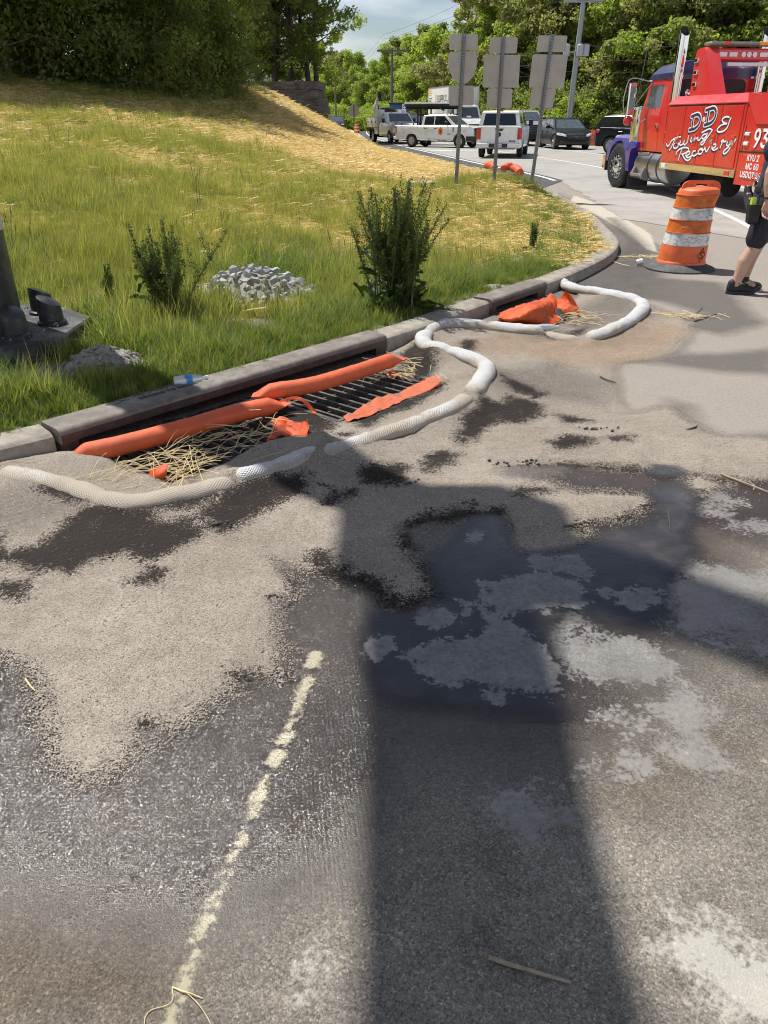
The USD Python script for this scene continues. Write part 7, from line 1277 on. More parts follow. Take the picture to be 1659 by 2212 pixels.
# ---- water-filled barriers
plain('barrier_orange', (.72, .15, .04), .5, var=.1); plain('barrier_white', (.70, .66, .60), .5, var=.1)
bd = np.array([math.cos(math.radians(-6)), math.sin(math.radians(-6))]); b0 = at(1252, 295, 57.5)[:2]
for k in range(4):
    c = b0 + bd * (.9 + 1.9 * k); t = thing('road_barrier', ['orange water-filled road barrier nearest the black estate car', 'second orange barrier, behind the dark SUV', 'pale barrier behind the dark SUV and tow truck', 'last orange barrier of the row, behind the tow truck'][k], 'road barrier', (*c, 0), -6, 'row of water-filled barriers')
    pr = [(-.30, 0), (-.30, .18), (-.14, .42), (-.12, .95), (.12, .95), (.14, .42), (.30, .18), (.30, 0)]; w = pyz(pr, -.92, .92); obj('barrier_body', w, 'barrier_orange' if k != 2 else 'barrier_white', t)
    obj('rib', cat([bx(-.9, .9, -.19, .19, z, z + .05, .01) for z in (.55, .78)]), 'barrier_white' if k == 1 else 'barrier_orange', t); obj('lug', cat([bx(.93, .99, -.08, .08, z, z + .12) for z in (.3, .7)]), 'barrier_orange', t)
# ---- orange sediment tubes at the far inlet behind the mound
for k, (u0, v0, u1, v1, l) in enumerate([(1050, 372, 1068, 378, 'left orange tube end peeping over the grass by the far kerb'), (1086, 380, 1106, 376, 'middle orange tube end peeping over the grass by the far kerb'), (1108, 379, 1122, 390, 'right orange tube end peeping over the grass by the far kerb')]):
    a, b = g(u0, v0), g(u1, v1); a[2] = b[2] = .2; obj('filter_tube', tube(smoothpath([a, (a + b) / 2 + [0, 0, .06], b], .05), [.10 + .02 * math.sin(q) for q in range(len(smoothpath([a, (a + b) / 2 + [0, 0, .06], b], .05)))], 10), 'orange_cloth', smooth=True, label=l, cat='filter tube')
# ================================================================ road markings and the new shoulder
plain('new_asphalt', (.050, .051, .054), .85, var=.18, scale=30, bump=.3, bscale=140, dirt=(.10, .098, .092), dscale=1.2, damt=.5); plain('road_white', (.66, .66, .63), .7, var=.08, scale=8, dirt=(.38, .37, .34), dscale=3, damt=.6); plain('road_yellow', (.60, .40, .07), .7, dirt=(.3, .25, .15)); plain('old_concrete_road', (.30, .285, .26), .85, var=.12, scale=2.5, bump=.2, bscale=60, dirt=(.19, .18, .165), dscale=.5, damt=.7)
EDGE = smoothpath([(4.95, 24.2), (4.81, 26.65), (4.10, 31.7), (3.16, 39.0), (1.85, 50), (-.42, 73.7), (-2.6, 128), (-7.4, 258)], .5)
def strip(path, w, z, s0=0, s1=None, dash=None):
    d = np.r_[0, np.cumsum(np.linalg.norm(np.diff(path, axis=0), axis=1))]; t = np.gradient(path, axis=0); t /= np.linalg.norm(t, axis=1, keepdims=True); n = np.stack([-t[:, 1], t[:, 0]], 1); k = len(path)
    V = np.column_stack([np.stack([path - n * w / 2, path + n * w / 2], 1).reshape(-1, 2), np.full(2 * k, z)]); i = np.arange(k - 1); q = np.stack([2 * i, 2 * i + 2, 2 * i + 3, 2 * i + 1], 1)
    if dash: q = q[((d[:-1] + dash[2]) % dash[1]) < dash[0]]
    m = quads(V, q); return tm(m.vertices, m.faces[:, ::-1]) if m.face_normals[0][2] < 0 else m
fk_ = KP[(KP[:, 1] > 21) & (KP[:, 1] < 258)][::8] + np.array([.0, 0]); sh = Polygon(list(map(tuple, fk_)) + list(map(tuple, EDGE[::-1] + [.25, 0]))).buffer(0)
obj('road_shoulder', flat(sh, .010), 'new_asphalt', smooth=False, kind='structure')
LANE2 = smoothpath([(5.75, 12.2), (6.1, 13.7), (6.55, 16.4), (7.3, 21), (7.95, 26), (8.0, 30.6), (7.2, 39.7), (5.6, 52), (3.6, 72), (1.2, 128), (-3, 258)], .5); LANE3 = smoothpath([(9.0, 16), (9.3, 21), (10.2, 30), (10.9, 41.6), (9.6, 54.5), (7.6, 74), (5.0, 128), (1, 258)], .5); LANE4 = smoothpath([(14, 16), (14.5, 30), (14.8, 42), (13.6, 56), (11.4, 76), (9, 128), (5.5, 258)], .5)
CR = Polygon([(4.3, 14.6), (5.1, 24), (4.2, 32), (3.2, 39.4), (1.9, 50), (-.3, 73.7), (-2.3, 128), (-7, 256), (30, 256), (40, 120), (45, 60), (45, 10), (12, 10.5), (8, 11.2), (5.4, 12.2)])
obj('road_lanes', flat(rough_poly(list(CR.exterior.coords)[:-1], .12, .4, 5), .006), 'old_concrete_road', smooth=False, kind='structure')
mk = thing('road_markings', kind='structure')
obj('edge_line', strip(EDGE, .14, .014), 'road_white', mk, smooth=False); obj('lane_line', strip(LANE2, .11, .0105), 'road_white', mk, smooth=False); obj('lane_line', strip(LANE3, .11, .0105), 'road_white', mk, smooth=False); obj('lane_line', strip(LANE4, .12, .0105), 'road_yellow', mk, smooth=False)
av = g(975, 326); ar = Polygon([(-1.5, -.2), (.4, -.2), (.4, -.62), (2.0, 0), (.4, .62), (.4, .2), (-1.5, .2)]); m = flat(ar, 0); obj('turn_arrow', mv(m, (av[0] + .3, av[1], .0105), rz=190), 'road_white', mk, smooth=False)
# ================================================================ utility poles and wires
plain('pole_wood', (.14, .125, .11), .85, var=.2, scale=8, bump=.3); plain('pole_grey', (.30, .33, .35), .6, metal=.3, var=.1); plain('wire', (.04, .042, .045), .5); plain('insulator', (.40, .42, .44), .3)
def upole(loc, h, r, mt, label, arms, extra=None, rz=0, lean=0):
    t = thing('utility_pole', label, 'utility pole', loc, rz); obj('shaft', tube([(0, 0, -.3), (lean * .5, 0, h / 2), (lean, 0, h)], [r, r * .85, r * .62], 14), mt, t, smooth=True)
    for z, w in arms:
        obj('cross_arm', beam((-w / 2 + lean * z / h, -.12, z), (w / 2 + lean * z / h, -.12, z), .12, .14), 'pole_wood' if mt == 'pole_wood' else mt, t)
        for x in np.linspace(-w / 2 + .1, w / 2 - .1, 4): obj('insulator', mv(lathe([(.001, 0), (.05, .02), (.03, .08), (.05, .12), (.03, .2), (.001, .22)], 10), (x + lean * z / h, -.12, z + .07)), 'insulator', t)
    return t
UPL = at(1228, 255, 60); UPL[2] = 0
t = upole(UPL, 12.2, .20, 'pole_grey', 'tall grey utility pole with transformers rising behind the black estate car', [(8.45, 2.5), (9.2, 2.0), (11.6, 2.4)], lean=.35)
for x in (-.62, .28, .68): obj('transformer', mv(lathe([(.001, 0), (.20, 0), (.22, .05), (.22, .62), (.17, .70), (.001, .72)], 16), (x, -.25, 5.35)), 'insulator', t)
obj('bracket', beam((-.8, -.1, 5.6), (.8, -.1, 5.6), .10), 'pole_grey', t)
UQ = at(846, 262, 84); UQ[2] = 0; upole(UQ, at(846, 103, 84)[2], .17, 'pole_wood', 'slim wooden utility pole with one cross arm left of the box truck', [(at(846, 110, 84)[2], 2.8)])
UR = at(726, 262, 120); UR[2] = 0; upole(UR, 6.6, .16, 'pole_wood', 'far wooden pole beside the rock face', [(6.2, 1.6)])
def wire(a, b, sag, lab, r=.010):
    n = 24; s = np.linspace(0, 1, n); p = np.array(a) + (np.array(b) - np.array(a)) * s[:, None]; p[:, 2] -= sag * 4 * s * (1 - s); obj('power_line', tube(p, r, 4), 'wire', smooth=True, label=lab, cat='cable', group='overhead cables between the utility poles')
E_ = np.array([34., 52, 0])
for k, (z0, z1, z2, x) in enumerate([(11.7, 8.6, 9.2, -1.0), (11.7, 8.6, 9.4, 1.0), (8.6, 8.3, 7.2, -.9), (6.0, 6.6, 5.6, 0), (5.2, 6.2, 4.9, 0), (4.5, 5.6, 4.3, 0)]):
    wire(UPL + [x, 0, z0], UQ + [x * .8, 0, z1], .5, ['topmost', 'second highest', 'third highest', 'fourth highest', 'fifth highest', 'lowest'][k] + ' thin overhead cable running left from the grey utility pole'); wire(UPL + [x, 0, z0], E_ + [x, 0, z2 + 1.5], .7, ['topmost', 'second highest', 'third highest', 'fourth highest', 'fifth highest', 'lowest'][k] + ' thin overhead cable running right from the grey utility pole')
    if k < 4: wire(UQ + [x * .8, 0, z1], UR + [x * .5, 0, 6.2 - .5 * k], .6, ['topmost', 'second highest', 'third highest', 'fourth highest'][k] + ' thin overhead cable running on to the farthest pole')
# ================================================================ rock face at the end of the bank
def rock_material():
    N = {'g': ('geometry', {}), 'm': ('mapping', {'scale': (1, 1, 4.5)}), 'n': ('noise_texture', {'scale': .9, 'detail': 8.0, 'roughness': .7}), 'n2': ('noise_texture', {'scale': 5.0, 'detail': 6.0}), 'r': ('rgb_ramp', {'ramp': [(.3, (.075, .060, .055)), (.5, (.17, .14, .125)), (.7, (.28, .235, .20))]}), 'p': ('principled_bsdf', {'roughness': .95, 'specular_ior_level': .2}), 'b': ('bump', {'strength': .9, 'distance': .12})}
    mat('rock', N, [('g.position', 'm.vector'), ('m.vector', 'n.vector'), ('g.position', 'n2.vector'), ('n.fac', 'r.fac'), ('r.color', 'p.base_color'), ('n2.fac', 'b.height'), ('b.normal', 'p.normal')], 'p.BSDF')
rock_material(); r_ = np.random.default_rng(21)
t = thing('rock_face', 'layered grey brown rock cutting at the far end of the bank', 'rock')
zc = 0
for k in range(9):
    h = r_.uniform(.34, .6); x0, x1 = -11, at(712 - 9 * k * .25, 200, 64)[0] + r_.uniform(-.25, .25) - .03 * k
    P = []
    for x in np.linspace(x0, x1, 26):
        P.append((x, 62.6 + .5 * fbm(np.array([[x * 1.2, k * 3.3, 0]]), 1, 3, 2)[0] * 2 + .1 * k + .08 * (x1 - x)))
    P = P + [(x1 + .1, 68), (x0, 70)]; m = ext(Polygon(P).buffer(0), h - .03); m = m.subdivide() if False else m; m.vertices += .06 * np.stack([fbm(m.vertices, 2.2, 3, q) for q in (1, 2, 3)], 1); obj('rock_layer', mv(m, (0, 0, zc - .1)), 'rock', t, smooth=25); zc += h
    if zc > 3.9: break
# ================================================================ person walking out at the right edge
plain('skin', (.46, .27, .19), .5, var=.08, scale=20, bump=.06, bscale=200); plain('navy_shirt', (.022, .028, .060), .85, var=.15, scale=30, bump=.3, bscale=40); plain('navy_shorts', (.014, .015, .022), .85, var=.25, scale=25, bump=.35, bscale=35); plain('black_shoe', (.014, .014, .015), .7, var=.2, bump=.3, bscale=300); plain('shoe_sole', (.022, .022, .023), .8); plain('black_nylon', (.012, .012, .013), .6, bump=.3); plain('hivis', (.45, .62, .05), .5); plain('hair', (.035, .025, .018), .8)
def body(bones, res=.016, it=8):
    M = None
    for a, ra, b, rb in bones:
        s = m3.Manifold.batch_hull([m3.Manifold.sphere(ra, 20).translate(tuple(map(float, a))), m3.Manifold.sphere(rb, 20).translate(tuple(map(float, b)))]); M = s if M is None else M + s
    q = M.refine_to_length(res).to_mesh(); m = trimesh.Trimesh(q.vert_properties[:, :3], q.tri_verts, process=True); trimesh.smoothing.filter_taubin(m, iterations=it); return m
A = np.array
fx = lambda u, v, z, y: at(u, v, y)
PX, PY = 3.56, 8.05       # near (right) foot
pt = thing('person', 'person in navy shirt and dark shorts walking off at the right edge', 'person', (PX, PY, 0))
# joints relative to the near heel; x is the walking direction
an, kn, hp = A([.035, 0, .10]), A([.165, .02, .49]), A([.235, .03, .90]); an2, kn2, hp2 = A([.20, .20, .10]), A([.29, .20, .49]), A([.26, .21, .90])
ch, nk, hd = A([.30, .12, 1.28]), A([.33, .12, 1.47]), A([.38, .12, 1.62]); sh, sh2 = A([.19, -.07, 1.40]), A([.29, .31, 1.40]); el, wr = A([.085, -.14, 1.14]), A([.095, -.185, .91]); el2, wr2 = A([.39, .35, 1.13]), A([.55, .33, .95])
B = [(an, .044, kn * .55 + an * .45 + A([-.025, 0, 0]), .064), (kn * .55 + an * .45 + A([-.025, 0, 0]), .064, kn, .058), (kn, .060, hp, .088), (an2, .042, kn2 * .55 + an2 * .45 + A([-.025, 0, 0]), .060), (kn2 * .55 + an2 * .45 + A([-.025, 0, 0]), .060, kn2, .056), (kn2, .058, hp2, .086),
     (an, .042, an + A([.10, 0, -.05]), .035), (an2, .040, an2 + A([.10, 0, -.05]), .033), (hp, .10, hp2, .10), ((hp + hp2) / 2, .13, ch, .14), (ch, .14, (sh + sh2) / 2 - A([0, 0, .03]), .12), (sh, .066, sh2, .066), ((sh + sh2) / 2, .075, nk, .058), (nk, .055, hd, .062), (hd + A([0, 0, .0]), .085, hd + A([-.02, 0, .06]), .092), (hd + A([.03, 0, -.06]), .045, hd + A([.05, 0, -.05]), .040), (hd + A([.085, 0, -.005]), .012, hd + A([.10, 0, -.02]), .014),
     (sh, .060, el, .046), (el, .045, el * .6 + wr * .4, .047), (el * .6 + wr * .4, .047, wr, .029), (sh2, .058, el2, .045), (el2, .044, wr2, .029)]
def hand(w, d, side):
    """palm and five fingers hanging from the wrist along d"""
    d = d / np.linalg.norm(d); f = A([1.0, 0, 0]); f = f - d * (f @ d); f /= np.linalg.norm(f); n = np.cross(d, f) * side; out = [(w, .027, w + d * .03, .028)]
    for q in (-.030, -.010, .010, .028): out.append((w + d * .03 + f * q * .5, .019, w + d * .085 + f * q, .014))
    for q, L in ((-.030, .062), (-.010, .074), (.010, .080), (.029, .070)):
        b = w + d * .088 + f * q; c1_ = b + d * L * .45 + n * .008; c2_ = c1_ + d * L * .30 + n * .018; c3 = c2_ + d * L * .16 + n * .018; out += [(b, .0098, c1_, .0092), (c1_, .0092, c2_, .0085), (c2_, .0085, c3, .0075)]
    t0 = w + d * .03 + f * .026; t1 = t0 + d * .030 + f * .020 + n * .012; t2 = t1 + d * .032 + f * .004 + n * .012; out += [(t0, .016, t1, .012), (t1, .012, t2, .0095)]
    return out
B += hand(wr, A([.02, -.02, -1.0]), 1) + hand(wr2, A([.4, -.1, -.9]), -1)
obj('body', body(B, .010, 6), 'skin', pt, smooth=True)
obj('hair', body([(hd + A([-.03, 0, .05]), .095, hd + A([-.01, 0, .085]), .088), (hd + A([-.05, 0, .0]), .078, hd + A([-.05, 0, .05]), .09)], .012, 4), 'hair', pt, smooth=True)
for s in (1, -1): obj('ear', body([(hd + A([0, s * .088, .01]), .014, hd + A([-.005, s * .092, .035]), .016)], .006, 2), 'skin', pt, smooth=True); obj('eye', mv(trimesh.creation.icosphere(2, .012), hd + A([.078, s * .032, .028])), 'ink_white', pt, smooth=True)
obj('mouth', body([(hd + A([.078, -.02, -.055]), .006, hd + A([.078, .02, -.055]), .006)], .004, 2), 'red_lens', pt, smooth=True)
shirt = [((hp + hp2) / 2 + A([0, 0, .0]), .150, ch, .158), (ch, .158, (sh + sh2) / 2 - A([0, 0, .05]), .132), (sh, .080, sh2, .080), ((sh + sh2) / 2, .085, nk - A([0, 0, .05]), .068), (sh, .080, sh * .5 + el * .5, .070), (sh2, .078, sh2 * .45 + el2 * .55, .070)]
def cloth(bones, amp, seed, res=.014):
    m = body(bones, res, 6); m.vertices += amp * (np.stack([fbm(m.vertices, 9, 3, seed + q) for q in (1, 2, 3)], 1)); return m
obj('shirt', cloth(shirt, .022, 3), 'navy_shirt', pt, smooth=True)
k1, k2 = kn + (hp - kn) * .10, kn2 + (hp2 - kn2) * .10
obj('shorts', cloth([(hp + A([0, 0, .04]), .13, hp2 + A([0, 0, .04]), .13), (hp, .128, k1 + A([-.01, 0, 0]), .100), (hp2, .12, k2 + A([-.01, 0, 0]), .098)], .020, 5), 'navy_shorts', pt, smooth=True)
obj('cargo_pocket', cloth([(hp * .55 + k1 * .45 + A([-.02, -.095, .03]), .035, hp * .3 + k1 * .7 + A([-.02, -.085, 0]), .035), (hp * .55 + k1 * .45 + A([.06, -.095, .03]), .035, hp * .3 + k1 * .7 + A([.06, -.085, 0]), .035)], .01, 7), 'navy_shorts', pt, smooth=True)
for k, (a_, ang) in enumerate(((an, -6), (an2, 8))):
    o = A([a_[0], a_[1], 0]); sole = Polygon(smoothpath([(-.085, 0, 0), (-.06, -.040, 0), (.05, -.042, 0), (.14, -.052, 0), (.205, -.025, 0), (.215, 0, 0), (.19, .040, 0), (.12, .050, 0), (.0, .040, 0), (-.06, .040, 0), (-.085, 0, 0)], .012)[:, :2]).buffer(0)
    m = ext(sole, .030); m.vertices[:, 2] += .018 * sstep(m.vertices[:, 0], .12, .22); sh_ = obj('shoe', body([((-.045, 0, .055), .040, (.03, 0, .060), .040), ((-.045, 0, .055), .040, (-.035, 0, .105), .043), ((.0, 0, .095), .040, (.07, 0, .062), .038), ((.07, 0, .058), .038, (.15, -.004, .045), .036), ((.15, -.004, .045), .034, (.175, -.004, .042), .030)], .010, 5).apply_transform(trimesh.transformations.compose_matrix(angles=(0, 0, math.radians(ang)), translate=o)) , 'black_shoe', pt, smooth=True)
    obj('sole', mv(m, o, rz=ang), 'shoe_sole', sh_); obj('laces', mv(cat([tube([(.02 + .022 * q, -.028, .112 - .014 * q), (.03 + .022 * q, 0, .122 - .015 * q), (.02 + .022 * q, .028, .112 - .014 * q)], .0035, 5) for q in range(4)] + [tube([(.02, 0, .125), (.0, -.03, .135), (.03, -.05, .10)], .003, 5)]), o, rz=ang), 'black_nylon', sh_)
    obj('sock', lathe([(.047, .09), (.050, .135), (.048, .14), (.044, .13)], 16).apply_translation(A([o[0] - .0, o[1], 0])), 'black_nylon', sh_) if k == 1 else None
obj('belt', mv(lathe([(.145, -.02), (.150, -.02), (.150, .022), (.145, .022), (.145, -.02)], 28), (hp + hp2) / 2 + A([0, 0, .085])), 'black_nylon', pt); 
obj('watch', mv(lathe([(.031, -.011), (.036, -.009), (.036, .009), (.031, .011), (.031, -.011)], 18), wr + A([0, .002, .02])), 'black_nylon', pt)
pc = A([.045, -.04, .80])
pouch = obj('radio_pouch', hull([(pc[0] + x, pc[1] + y, pc[2] + z) for x, y, z in [(-.05, -.035, -.10), (.05, -.035, -.10), (.055, -.04, .06), (-.055, -.04, .06), (-.045, .035, -.10), (.05, .035, -.10), (.055, .04, .06), (-.055, .04, .06), (-.02, 0, -.125), (.03, 0, -.125)]]), 'black_nylon', pt)
obj('radio', hull([(pc[0] + x, pc[1] + y, pc[2] + z) for x in (-.04, .0) for y in (-.02, .02) for z in (.05, .12)]), 'hivis', pouch); obj('antenna', tube([pc + A([.03, 0, .06]), pc + A([.03, 0, .22]), pc + A([.032, 0, .30])], [.007, .006, .004], 6), 'ink_black', pouch)
th = np.linspace(0, 22, 120); obj('coiled_cord', tube(np.column_stack([pc[0] + .04 + th * .006, pc[1] - .03 + .012 * np.cos(th * 2), pc[2] + .14 + .03 * np.sin(th * .14) + .012 * np.sin(th * 2)]), .003, 4), 'black_nylon', pouch); obj('key_ring', cat([tube([pc + A([.06 + .012 * q, -.05, .11 - .018 * q]), pc + A([.075 + .012 * q, -.055, .085 - .018 * q])], .004, 5) for q in range(6)]), 'chrome', pt)
# ================================================================ trees: trunk with limbs, crown of separate leaves
plain('bark', (.085, .072, .058), .9, var=.35, scale=6, bump=.5, bscale=20); plain('bark_pale', (.17, .155, .13), .9, var=.3, scale=6, bump=.5, bscale=20)
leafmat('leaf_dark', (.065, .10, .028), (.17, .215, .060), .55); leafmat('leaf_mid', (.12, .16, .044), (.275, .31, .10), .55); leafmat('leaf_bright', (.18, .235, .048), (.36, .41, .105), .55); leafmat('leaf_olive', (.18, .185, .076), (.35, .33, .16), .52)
def leaves(cl, n, size, rng, droop=.3):
    """n leaves in clumps cl [(centre, radius)] - folded diamonds, mostly near the clump's outside"""
    cl_c = np.array([c for c, r in cl]); cl_r = np.array([r for c, r in cl]); w = cl_r ** 2; k = rng.choice(len(cl), n, p=w / w.sum()); d = rng.normal(size=(n, 3)); d /= np.linalg.norm(d, axis=1, keepdims=True); rad = cl_r[k] * rng.random(n) ** .45 * rng.uniform(.8, 1.15, n)
    p = cl_c[k] + d * rad[:, None] * [1, 1, .75]; nrm = d * .5 + rng.normal(size=(n, 3)) * .6 + [0, 0, .55]; nrm /= np.linalg.norm(nrm, axis=1, keepdims=True); t = rng.normal(size=(n, 3)); t[:, 2] -= droop; t -= nrm * (t * nrm).sum(1)[:, None]; t /= np.linalg.norm(t, axis=1, keepdims=True); b = np.cross(nrm, t); s = size * rng.uniform(.6, 1.3, n)[:, None]
    V = np.stack([p - t * s, p + b * s * .55 + nrm * s * .12, p + t * s, p - b * s * .55 + nrm * s * .12], 1).reshape(-1, 3); i = np.arange(n) * 4
    return tm(V, np.vstack([np.stack([i, i + 1, i + 2], 1), np.stack([i, i + 2, i + 3], 1)]))
def tree_kind(name, seed, H, R, base, nl, size, leaf, bark='bark', nlimb=9, trunk=.16, multi=1, airy=.5):
    rng = np.random.default_rng(seed); x = stage.CreateClassPrim('/World/' + name); x.SetTypeName('Xform'); tubes, cl = [], []
    for m_ in range(multi):
        a0 = rng.uniform(0, 6.28); b0_ = np.array([math.cos(a0), math.sin(a0), 0]) * (.35 if multi > 1 else 0); ln = np.array([math.cos(a0), math.sin(a0), 0]) * (H * .10 if multi > 1 else H * .03)
        tp = np.array([b0_ + ln * (t ** 1.3) + np.array([0, 0, H * .92 * t]) + .05 * H * np.array([fbm(np.array([[t * 2.5, seed + m_, q]]), 1, 2, 3)[0] for q in (1, 5, 0)]) * [1, 1, 0] for t in np.linspace(0, 1, 9)]); tubes.append(tube(tp, np.linspace(trunk, trunk * .15, 9), 8))
        for k in range(nlimb):
            t = base + (1 - base) * (k + rng.random()) / nlimb; t = min(t, .97); i0 = int(t * 8); o = tp[i0] + (tp[min(i0 + 1, 8)] - tp[i0]) * (t * 8 - i0); a = a0 + k * 2.4 + rng.normal(0, .4); prof = math.sin(math.pi * min(1, (t - base) / (1 - base) * .82 + .16)) ** .7; L = R * prof * rng.uniform(.6, 1.15)
            e = o + np.array([math.cos(a) * L, math.sin(a) * L, L * rng.uniform(.1, .75) - .1 * L]); md = (o + e) / 2 + np.array([0, 0, -.08 * L]) + rng.normal(0, .06 * L, 3); tubes.append(tube(smoothpath([o, md, e], L / 5), np.linspace(trunk * .42 * (1 - t * .6), .012, len(smoothpath([o, md, e], L / 5))), 5, False))
            for q in range(rng.integers(3, 6)):
                s = rng.uniform(.35, 1.05); c = o + (e - o) * s + rng.normal(0, .20 * R, 3) * [1, 1, .7]; cl.append((c, R * rng.uniform(.13, .30) * (1.25 - airy * .6)))
                tubes.append(tube([o + (e - o) * s * .9, c], [.018, .006], 4, False))
        cl.append((tp[-1], R * .3))
    cl = [(c, r) for c, r in cl if c[2] > -.2]
    obj('trunk', cat(tubes), bark, x, smooth=True); obj('crown', leaves(cl, nl, size, rng), leaf, x, smooth=False); return x
K = {}
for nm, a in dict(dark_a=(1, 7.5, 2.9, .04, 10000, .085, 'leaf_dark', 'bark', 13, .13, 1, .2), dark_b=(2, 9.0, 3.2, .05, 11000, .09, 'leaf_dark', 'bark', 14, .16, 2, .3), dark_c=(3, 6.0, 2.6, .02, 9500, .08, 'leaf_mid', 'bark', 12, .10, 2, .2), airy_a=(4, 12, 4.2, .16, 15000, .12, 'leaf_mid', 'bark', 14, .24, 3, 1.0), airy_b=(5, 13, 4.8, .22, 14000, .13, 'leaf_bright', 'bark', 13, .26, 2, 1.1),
    mid_a=(6, 12, 3.9, .10, 17000, .15, 'leaf_mid', 'bark_pale', 14, .22, 1, .55), mid_b=(7, 14, 4.3, .14, 17000, .16, 'leaf_olive', 'bark_pale', 14, .24, 1, .7), bright_a=(8, 11, 3.4, .04, 17000, .14, 'leaf_bright', 'bark_pale', 15, .20, 1, .4), bright_b=(9, 9, 3.6, .04, 16000, .14, 'leaf_bright', 'bark', 13, .18, 2, .4), olive_a=(10, 10, 3.8, .06, 16000, .14, 'leaf_olive', 'bark', 13, .18, 2, .5), bush=(11, 3.0, 1.9, .02, 7000, .075, 'leaf_mid', 'bark', 9, .05, 3, .2), bush_b=(12, 2.4, 1.8, .02, 6000, .09, 'leaf_bright', 'bark', 9, .05, 3, .2)).items(): K[nm] = tree_kind(nm + '_kind', *a)
DESC = dict(dark_a='dense dark tree', dark_b='tall dark tree', dark_c='bushy shaded tree', airy_a='tall open many-stemmed tree', airy_b='tall open light green tree', mid_a='leafy mid green tree', mid_b='tall thin olive tree', bright_a='bright green columnar tree', bright_b='bright green rounded tree', olive_a='dull olive tree', bush='green bush', bush_b='pale green bush')
rt = np.random.default_rng(99)
ORD = 'first second third fourth fifth sixth seventh eighth ninth tenth eleventh twelfth thirteenth fourteenth fifteenth sixteenth seventeenth eighteenth nineteenth twentieth'.split(); TENS = {20: 'twenty', 30: 'thirty'}
def ordw(k): return ORD[k] if k < 20 else TENS[(k + 1) // 10 * 10] + '-' + ORD[(k + 1) % 10 - 1] if (k + 1) % 10 else TENS[k + 1][:-1] + 'ieth'
PLANTED = []
def tree(kind, x, y, s=1.0, where='', group=None, z=None): PLANTED.append((kind, x, y, s, where, group, z))
def plant(kind, x, y, s=1.0, where='', group=None, z=None):
    z = z if z is not None else (float(terrain([[x, y]])[0]) if contains_xy(BANKPOLY, x, y) else 0) - .1
    copyof(K[kind], 'bush' if 'bush' in kind else 'tree', (x, y, z), rt.uniform(0, 360), s * rt.uniform(.92, 1.08), DESC[kind] + ' ' + where, 'bush' if 'bush' in kind else 'tree', group)
# dense wood along the top of the bank (front row low and shaded, taller behind)
W1 = 'atop the grass bank'
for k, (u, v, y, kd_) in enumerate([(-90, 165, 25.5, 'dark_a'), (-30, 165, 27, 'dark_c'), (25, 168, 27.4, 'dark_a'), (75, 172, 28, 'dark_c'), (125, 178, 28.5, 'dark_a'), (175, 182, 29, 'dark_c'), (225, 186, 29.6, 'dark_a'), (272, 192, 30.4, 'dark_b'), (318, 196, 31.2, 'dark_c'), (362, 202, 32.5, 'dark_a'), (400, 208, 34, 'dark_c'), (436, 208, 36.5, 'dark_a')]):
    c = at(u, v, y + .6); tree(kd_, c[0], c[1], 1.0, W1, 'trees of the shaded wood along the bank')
for k, (x, y, kd_, s) in enumerate([(-19, 30, 'dark_b', 1.1), (-16, 32, 'dark_a', 1.2), (-13.5, 33.5, 'dark_b', 1.1), (-11.5, 35, 'mid_a', .9), (-15, 38, 'airy_a', 1), (-10, 37.5, 'dark_b', 1.1), (-9.5, 42, 'mid_a', 1), (-12, 45, 'airy_a', 1), (-18, 45, 'dark_b', 1.3), (-14, 52, 'mid_b', 1), (-22, 36, 'dark_b', 1.3), (-25, 40, 'dark_b', 1.4)]): tree(kd_, x, y, s, 'behind those atop the bank', 'taller trees behind the shaded wood')
W2 = 'above the rock face'
for x, y, kd_, s in [(-8.6, 66.5, 'airy_a', 1.05), (-11.5, 58, 'airy_b', 1.1), (-7.2, 66, 'airy_a', 1.0), (-5.6, 68, 'airy_b', .9), (-10, 68, 'mid_a', 1.1), (-12, 62, 'mid_b', 1.1)]: tree(kd_, x, y, s, W2, 'open trees above the rock face', z=3.0 if y > 60 else None)
for u, v, y in [(455, 214, 37), (500, 198, 41)]: c = at(u, v, y); tree('bush', c[0], c[1] + .6, .9, 'on the bank crest', 'bushes along the crest of the bank', z=c[2] - .3)
# the valley beyond the bend
W3 = 'in the valley beyond the bend'
for u, y, kd_, s in [(705, 150, 'bright_b', 1.0), (735, 155, 'olive_a', 1.1), (760, 145, 'bright_a', 1.0), (790, 150, 'olive_a', .95), (815, 140, 'bright_b', 1.0), (845, 128, 'bright_a', .95), (875, 122, 'mid_a', .95), (905, 112, 'bright_a', 1.0), (935, 108, 'mid_a', .95), (960, 102, 'bright_b', 1.15), (985, 98, 'mid_b', .72), (1010, 100, 'mid_a', .82), (690, 170, 'mid_a', 1.2), (770, 190, 'mid_a', 1.0), (830, 180, 'olive_a', 1.1), (890, 150, 'mid_b', .85), (750, 210, 'mid_b', .95), (720, 230, 'olive_a', 1.4), (800, 240, 'mid_a', 1.15)]: c = at(u, 262, y); tree(kd_, c[0], c[1], s, W3, 'trees of the valley beyond the bend')
for u, y in [(740, 132, ), (758, 128), (780, 130), (800, 126), (712, 135), (830, 118), (870, 108), (905, 100)]: c = at(u, 262, y); tree('bush_b', c[0], c[1], 1.3, 'along the far roadside', 'pale bushes along the far roadside')
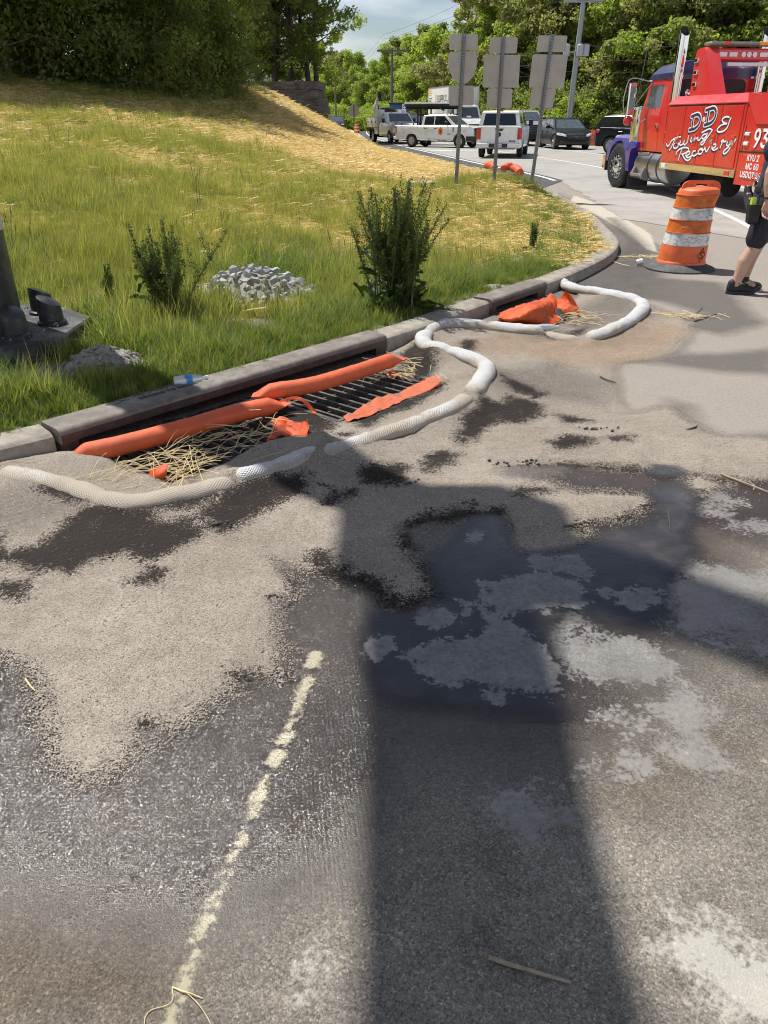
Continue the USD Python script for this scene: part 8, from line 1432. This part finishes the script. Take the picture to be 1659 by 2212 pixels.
# the wood right of the road
W4 = 'across the road'
for u, y, kd_, s in [(1030, 92, 'mid_b', 1.1), (1060, 86, 'bright_a', 1.0), (1085, 84, 'mid_b', 1.15), (1110, 80, 'mid_b', 1.1), (1140, 78, 'bright_a', 1.1), (1165, 76, 'mid_b', 1.15), (1195, 74, 'mid_a', 1.15), (1220, 73, 'olive_a', 1.1), (1262, 70, 'bright_a', 1.15), (1290, 68, 'bright_a', 1.25), (1318, 70, 'olive_a', 1.2), (1345, 68, 'olive_a', 1.25), (1380, 66, 'mid_a', 1.1), (1410, 66, 'olive_a', 1.3), (1440, 64, 'olive_a', 1.2), (1475, 63, 'mid_a', 1.15), (1510, 62, 'bright_b', 1.3), (1545, 61, 'mid_a', 1.15), (1580, 60, 'bright_b', 1.25), (1620, 60, 'mid_a', 1.1), (1660, 58, 'bright_a', 1.1), (1710, 58, 'mid_a', 1.1), (1760, 56, 'bright_b', 1.2),
    (1050, 104, 'mid_a', 1.2), (1120, 98, 'mid_b', 1.2), (1180, 95, 'mid_b', 1.3), (1240, 88, 'mid_b', 1.2), (1310, 84, 'mid_b', 1.2), (1370, 82, 'mid_a', 1.4), (1430, 80, 'mid_b', 1.2), (1500, 78, 'mid_b', 1.2), (1570, 76, 'mid_a', 1.4), (1650, 74, 'mid_b', 1.3)]: c = at(u, 262, y); tree(kd_, c[0], c[1], s, W4, 'trees of the wood across the road')
for u, y, kd_ in [(1020, 82, 'bush'), (1050, 78, 'bush'), (1085, 74, 'bush'), (1120, 70, 'bush'), (1150, 68, 'bush'), (1185, 66, 'bush'), (1220, 65, 'bush'), (1255, 63.5, 'bush_b'), (1285, 62.5, 'bush_b'), (1315, 62, 'bush'), (1350, 60.5, 'bush'), (1385, 59, 'bush'), (1420, 58, 'bush'), (1470, 57, 'bush_b'), (1540, 56, 'bush'), (1600, 55, 'bush_b'), (1650, 54, 'bush')]: c = at(u, 262, y); tree(kd_, c[0], c[1] + 2.5, 1.15, 'at the far roadside wood', 'bushes along the wood across the road')
for grp in dict.fromkeys(q[5] for q in PLANTED):
    row = sorted([q for q in PLANTED if q[5] == grp], key=lambda q: q[1] / q[2])
    for k, (kd_, x, y, sc__, wh, gr_, z_) in enumerate(row): plant(kd_, x, y, sc__, wh + ', ' + ordw(k) + ' from left', gr_, z_)
# far wooded hills
hx = np.linspace(-420, 420, 150); hy = np.linspace(330, 760, 60); X, Y = np.meshgrid(hx, hy, indexing='ij'); P = np.column_stack([X.ravel(), Y.ravel()]); Zh = 26 * np.exp(-((P[:, 0] + 40) / 190) ** 2) * sstep(P[:, 1], 330, 620) + 5 * sstep(np.abs(P[:, 0] - 200), 0, 200) * sstep(P[:, 1], 330, 600); Zh += 9 * fbm(P, .03, 4, 3) + 7 * fbm(P, .15, 3, 4)
plain('far_woods', (.040, .062, .030), .95, var=.5, scale=.25); i, j = np.meshgrid(np.arange(149), np.arange(59), indexing='ij'); i, j = i.ravel(), j.ravel(); obj('hills', quads(np.column_stack([P, Zh]), np.stack([i * 60 + j, (i + 1) * 60 + j, (i + 1) * 60 + j + 1, i * 60 + j + 1], 1)), 'far_woods', smooth=True, kind='structure')
vp = Polygon([tuple(at(u, 262, y)[:2]) for u, y in [(660, 128), (800, 122), (900, 96), (1010, 82), (1180, 66), (1300, 62), (1420, 57), (1700, 52), (2400, 45), (2400, 330), (660, 330)]]); plain('verge', (.075, .105, .025), .95, var=.4, scale=1.5)
obj('verge', flat(vp, .03), 'verge', smooth=False, kind='structure')
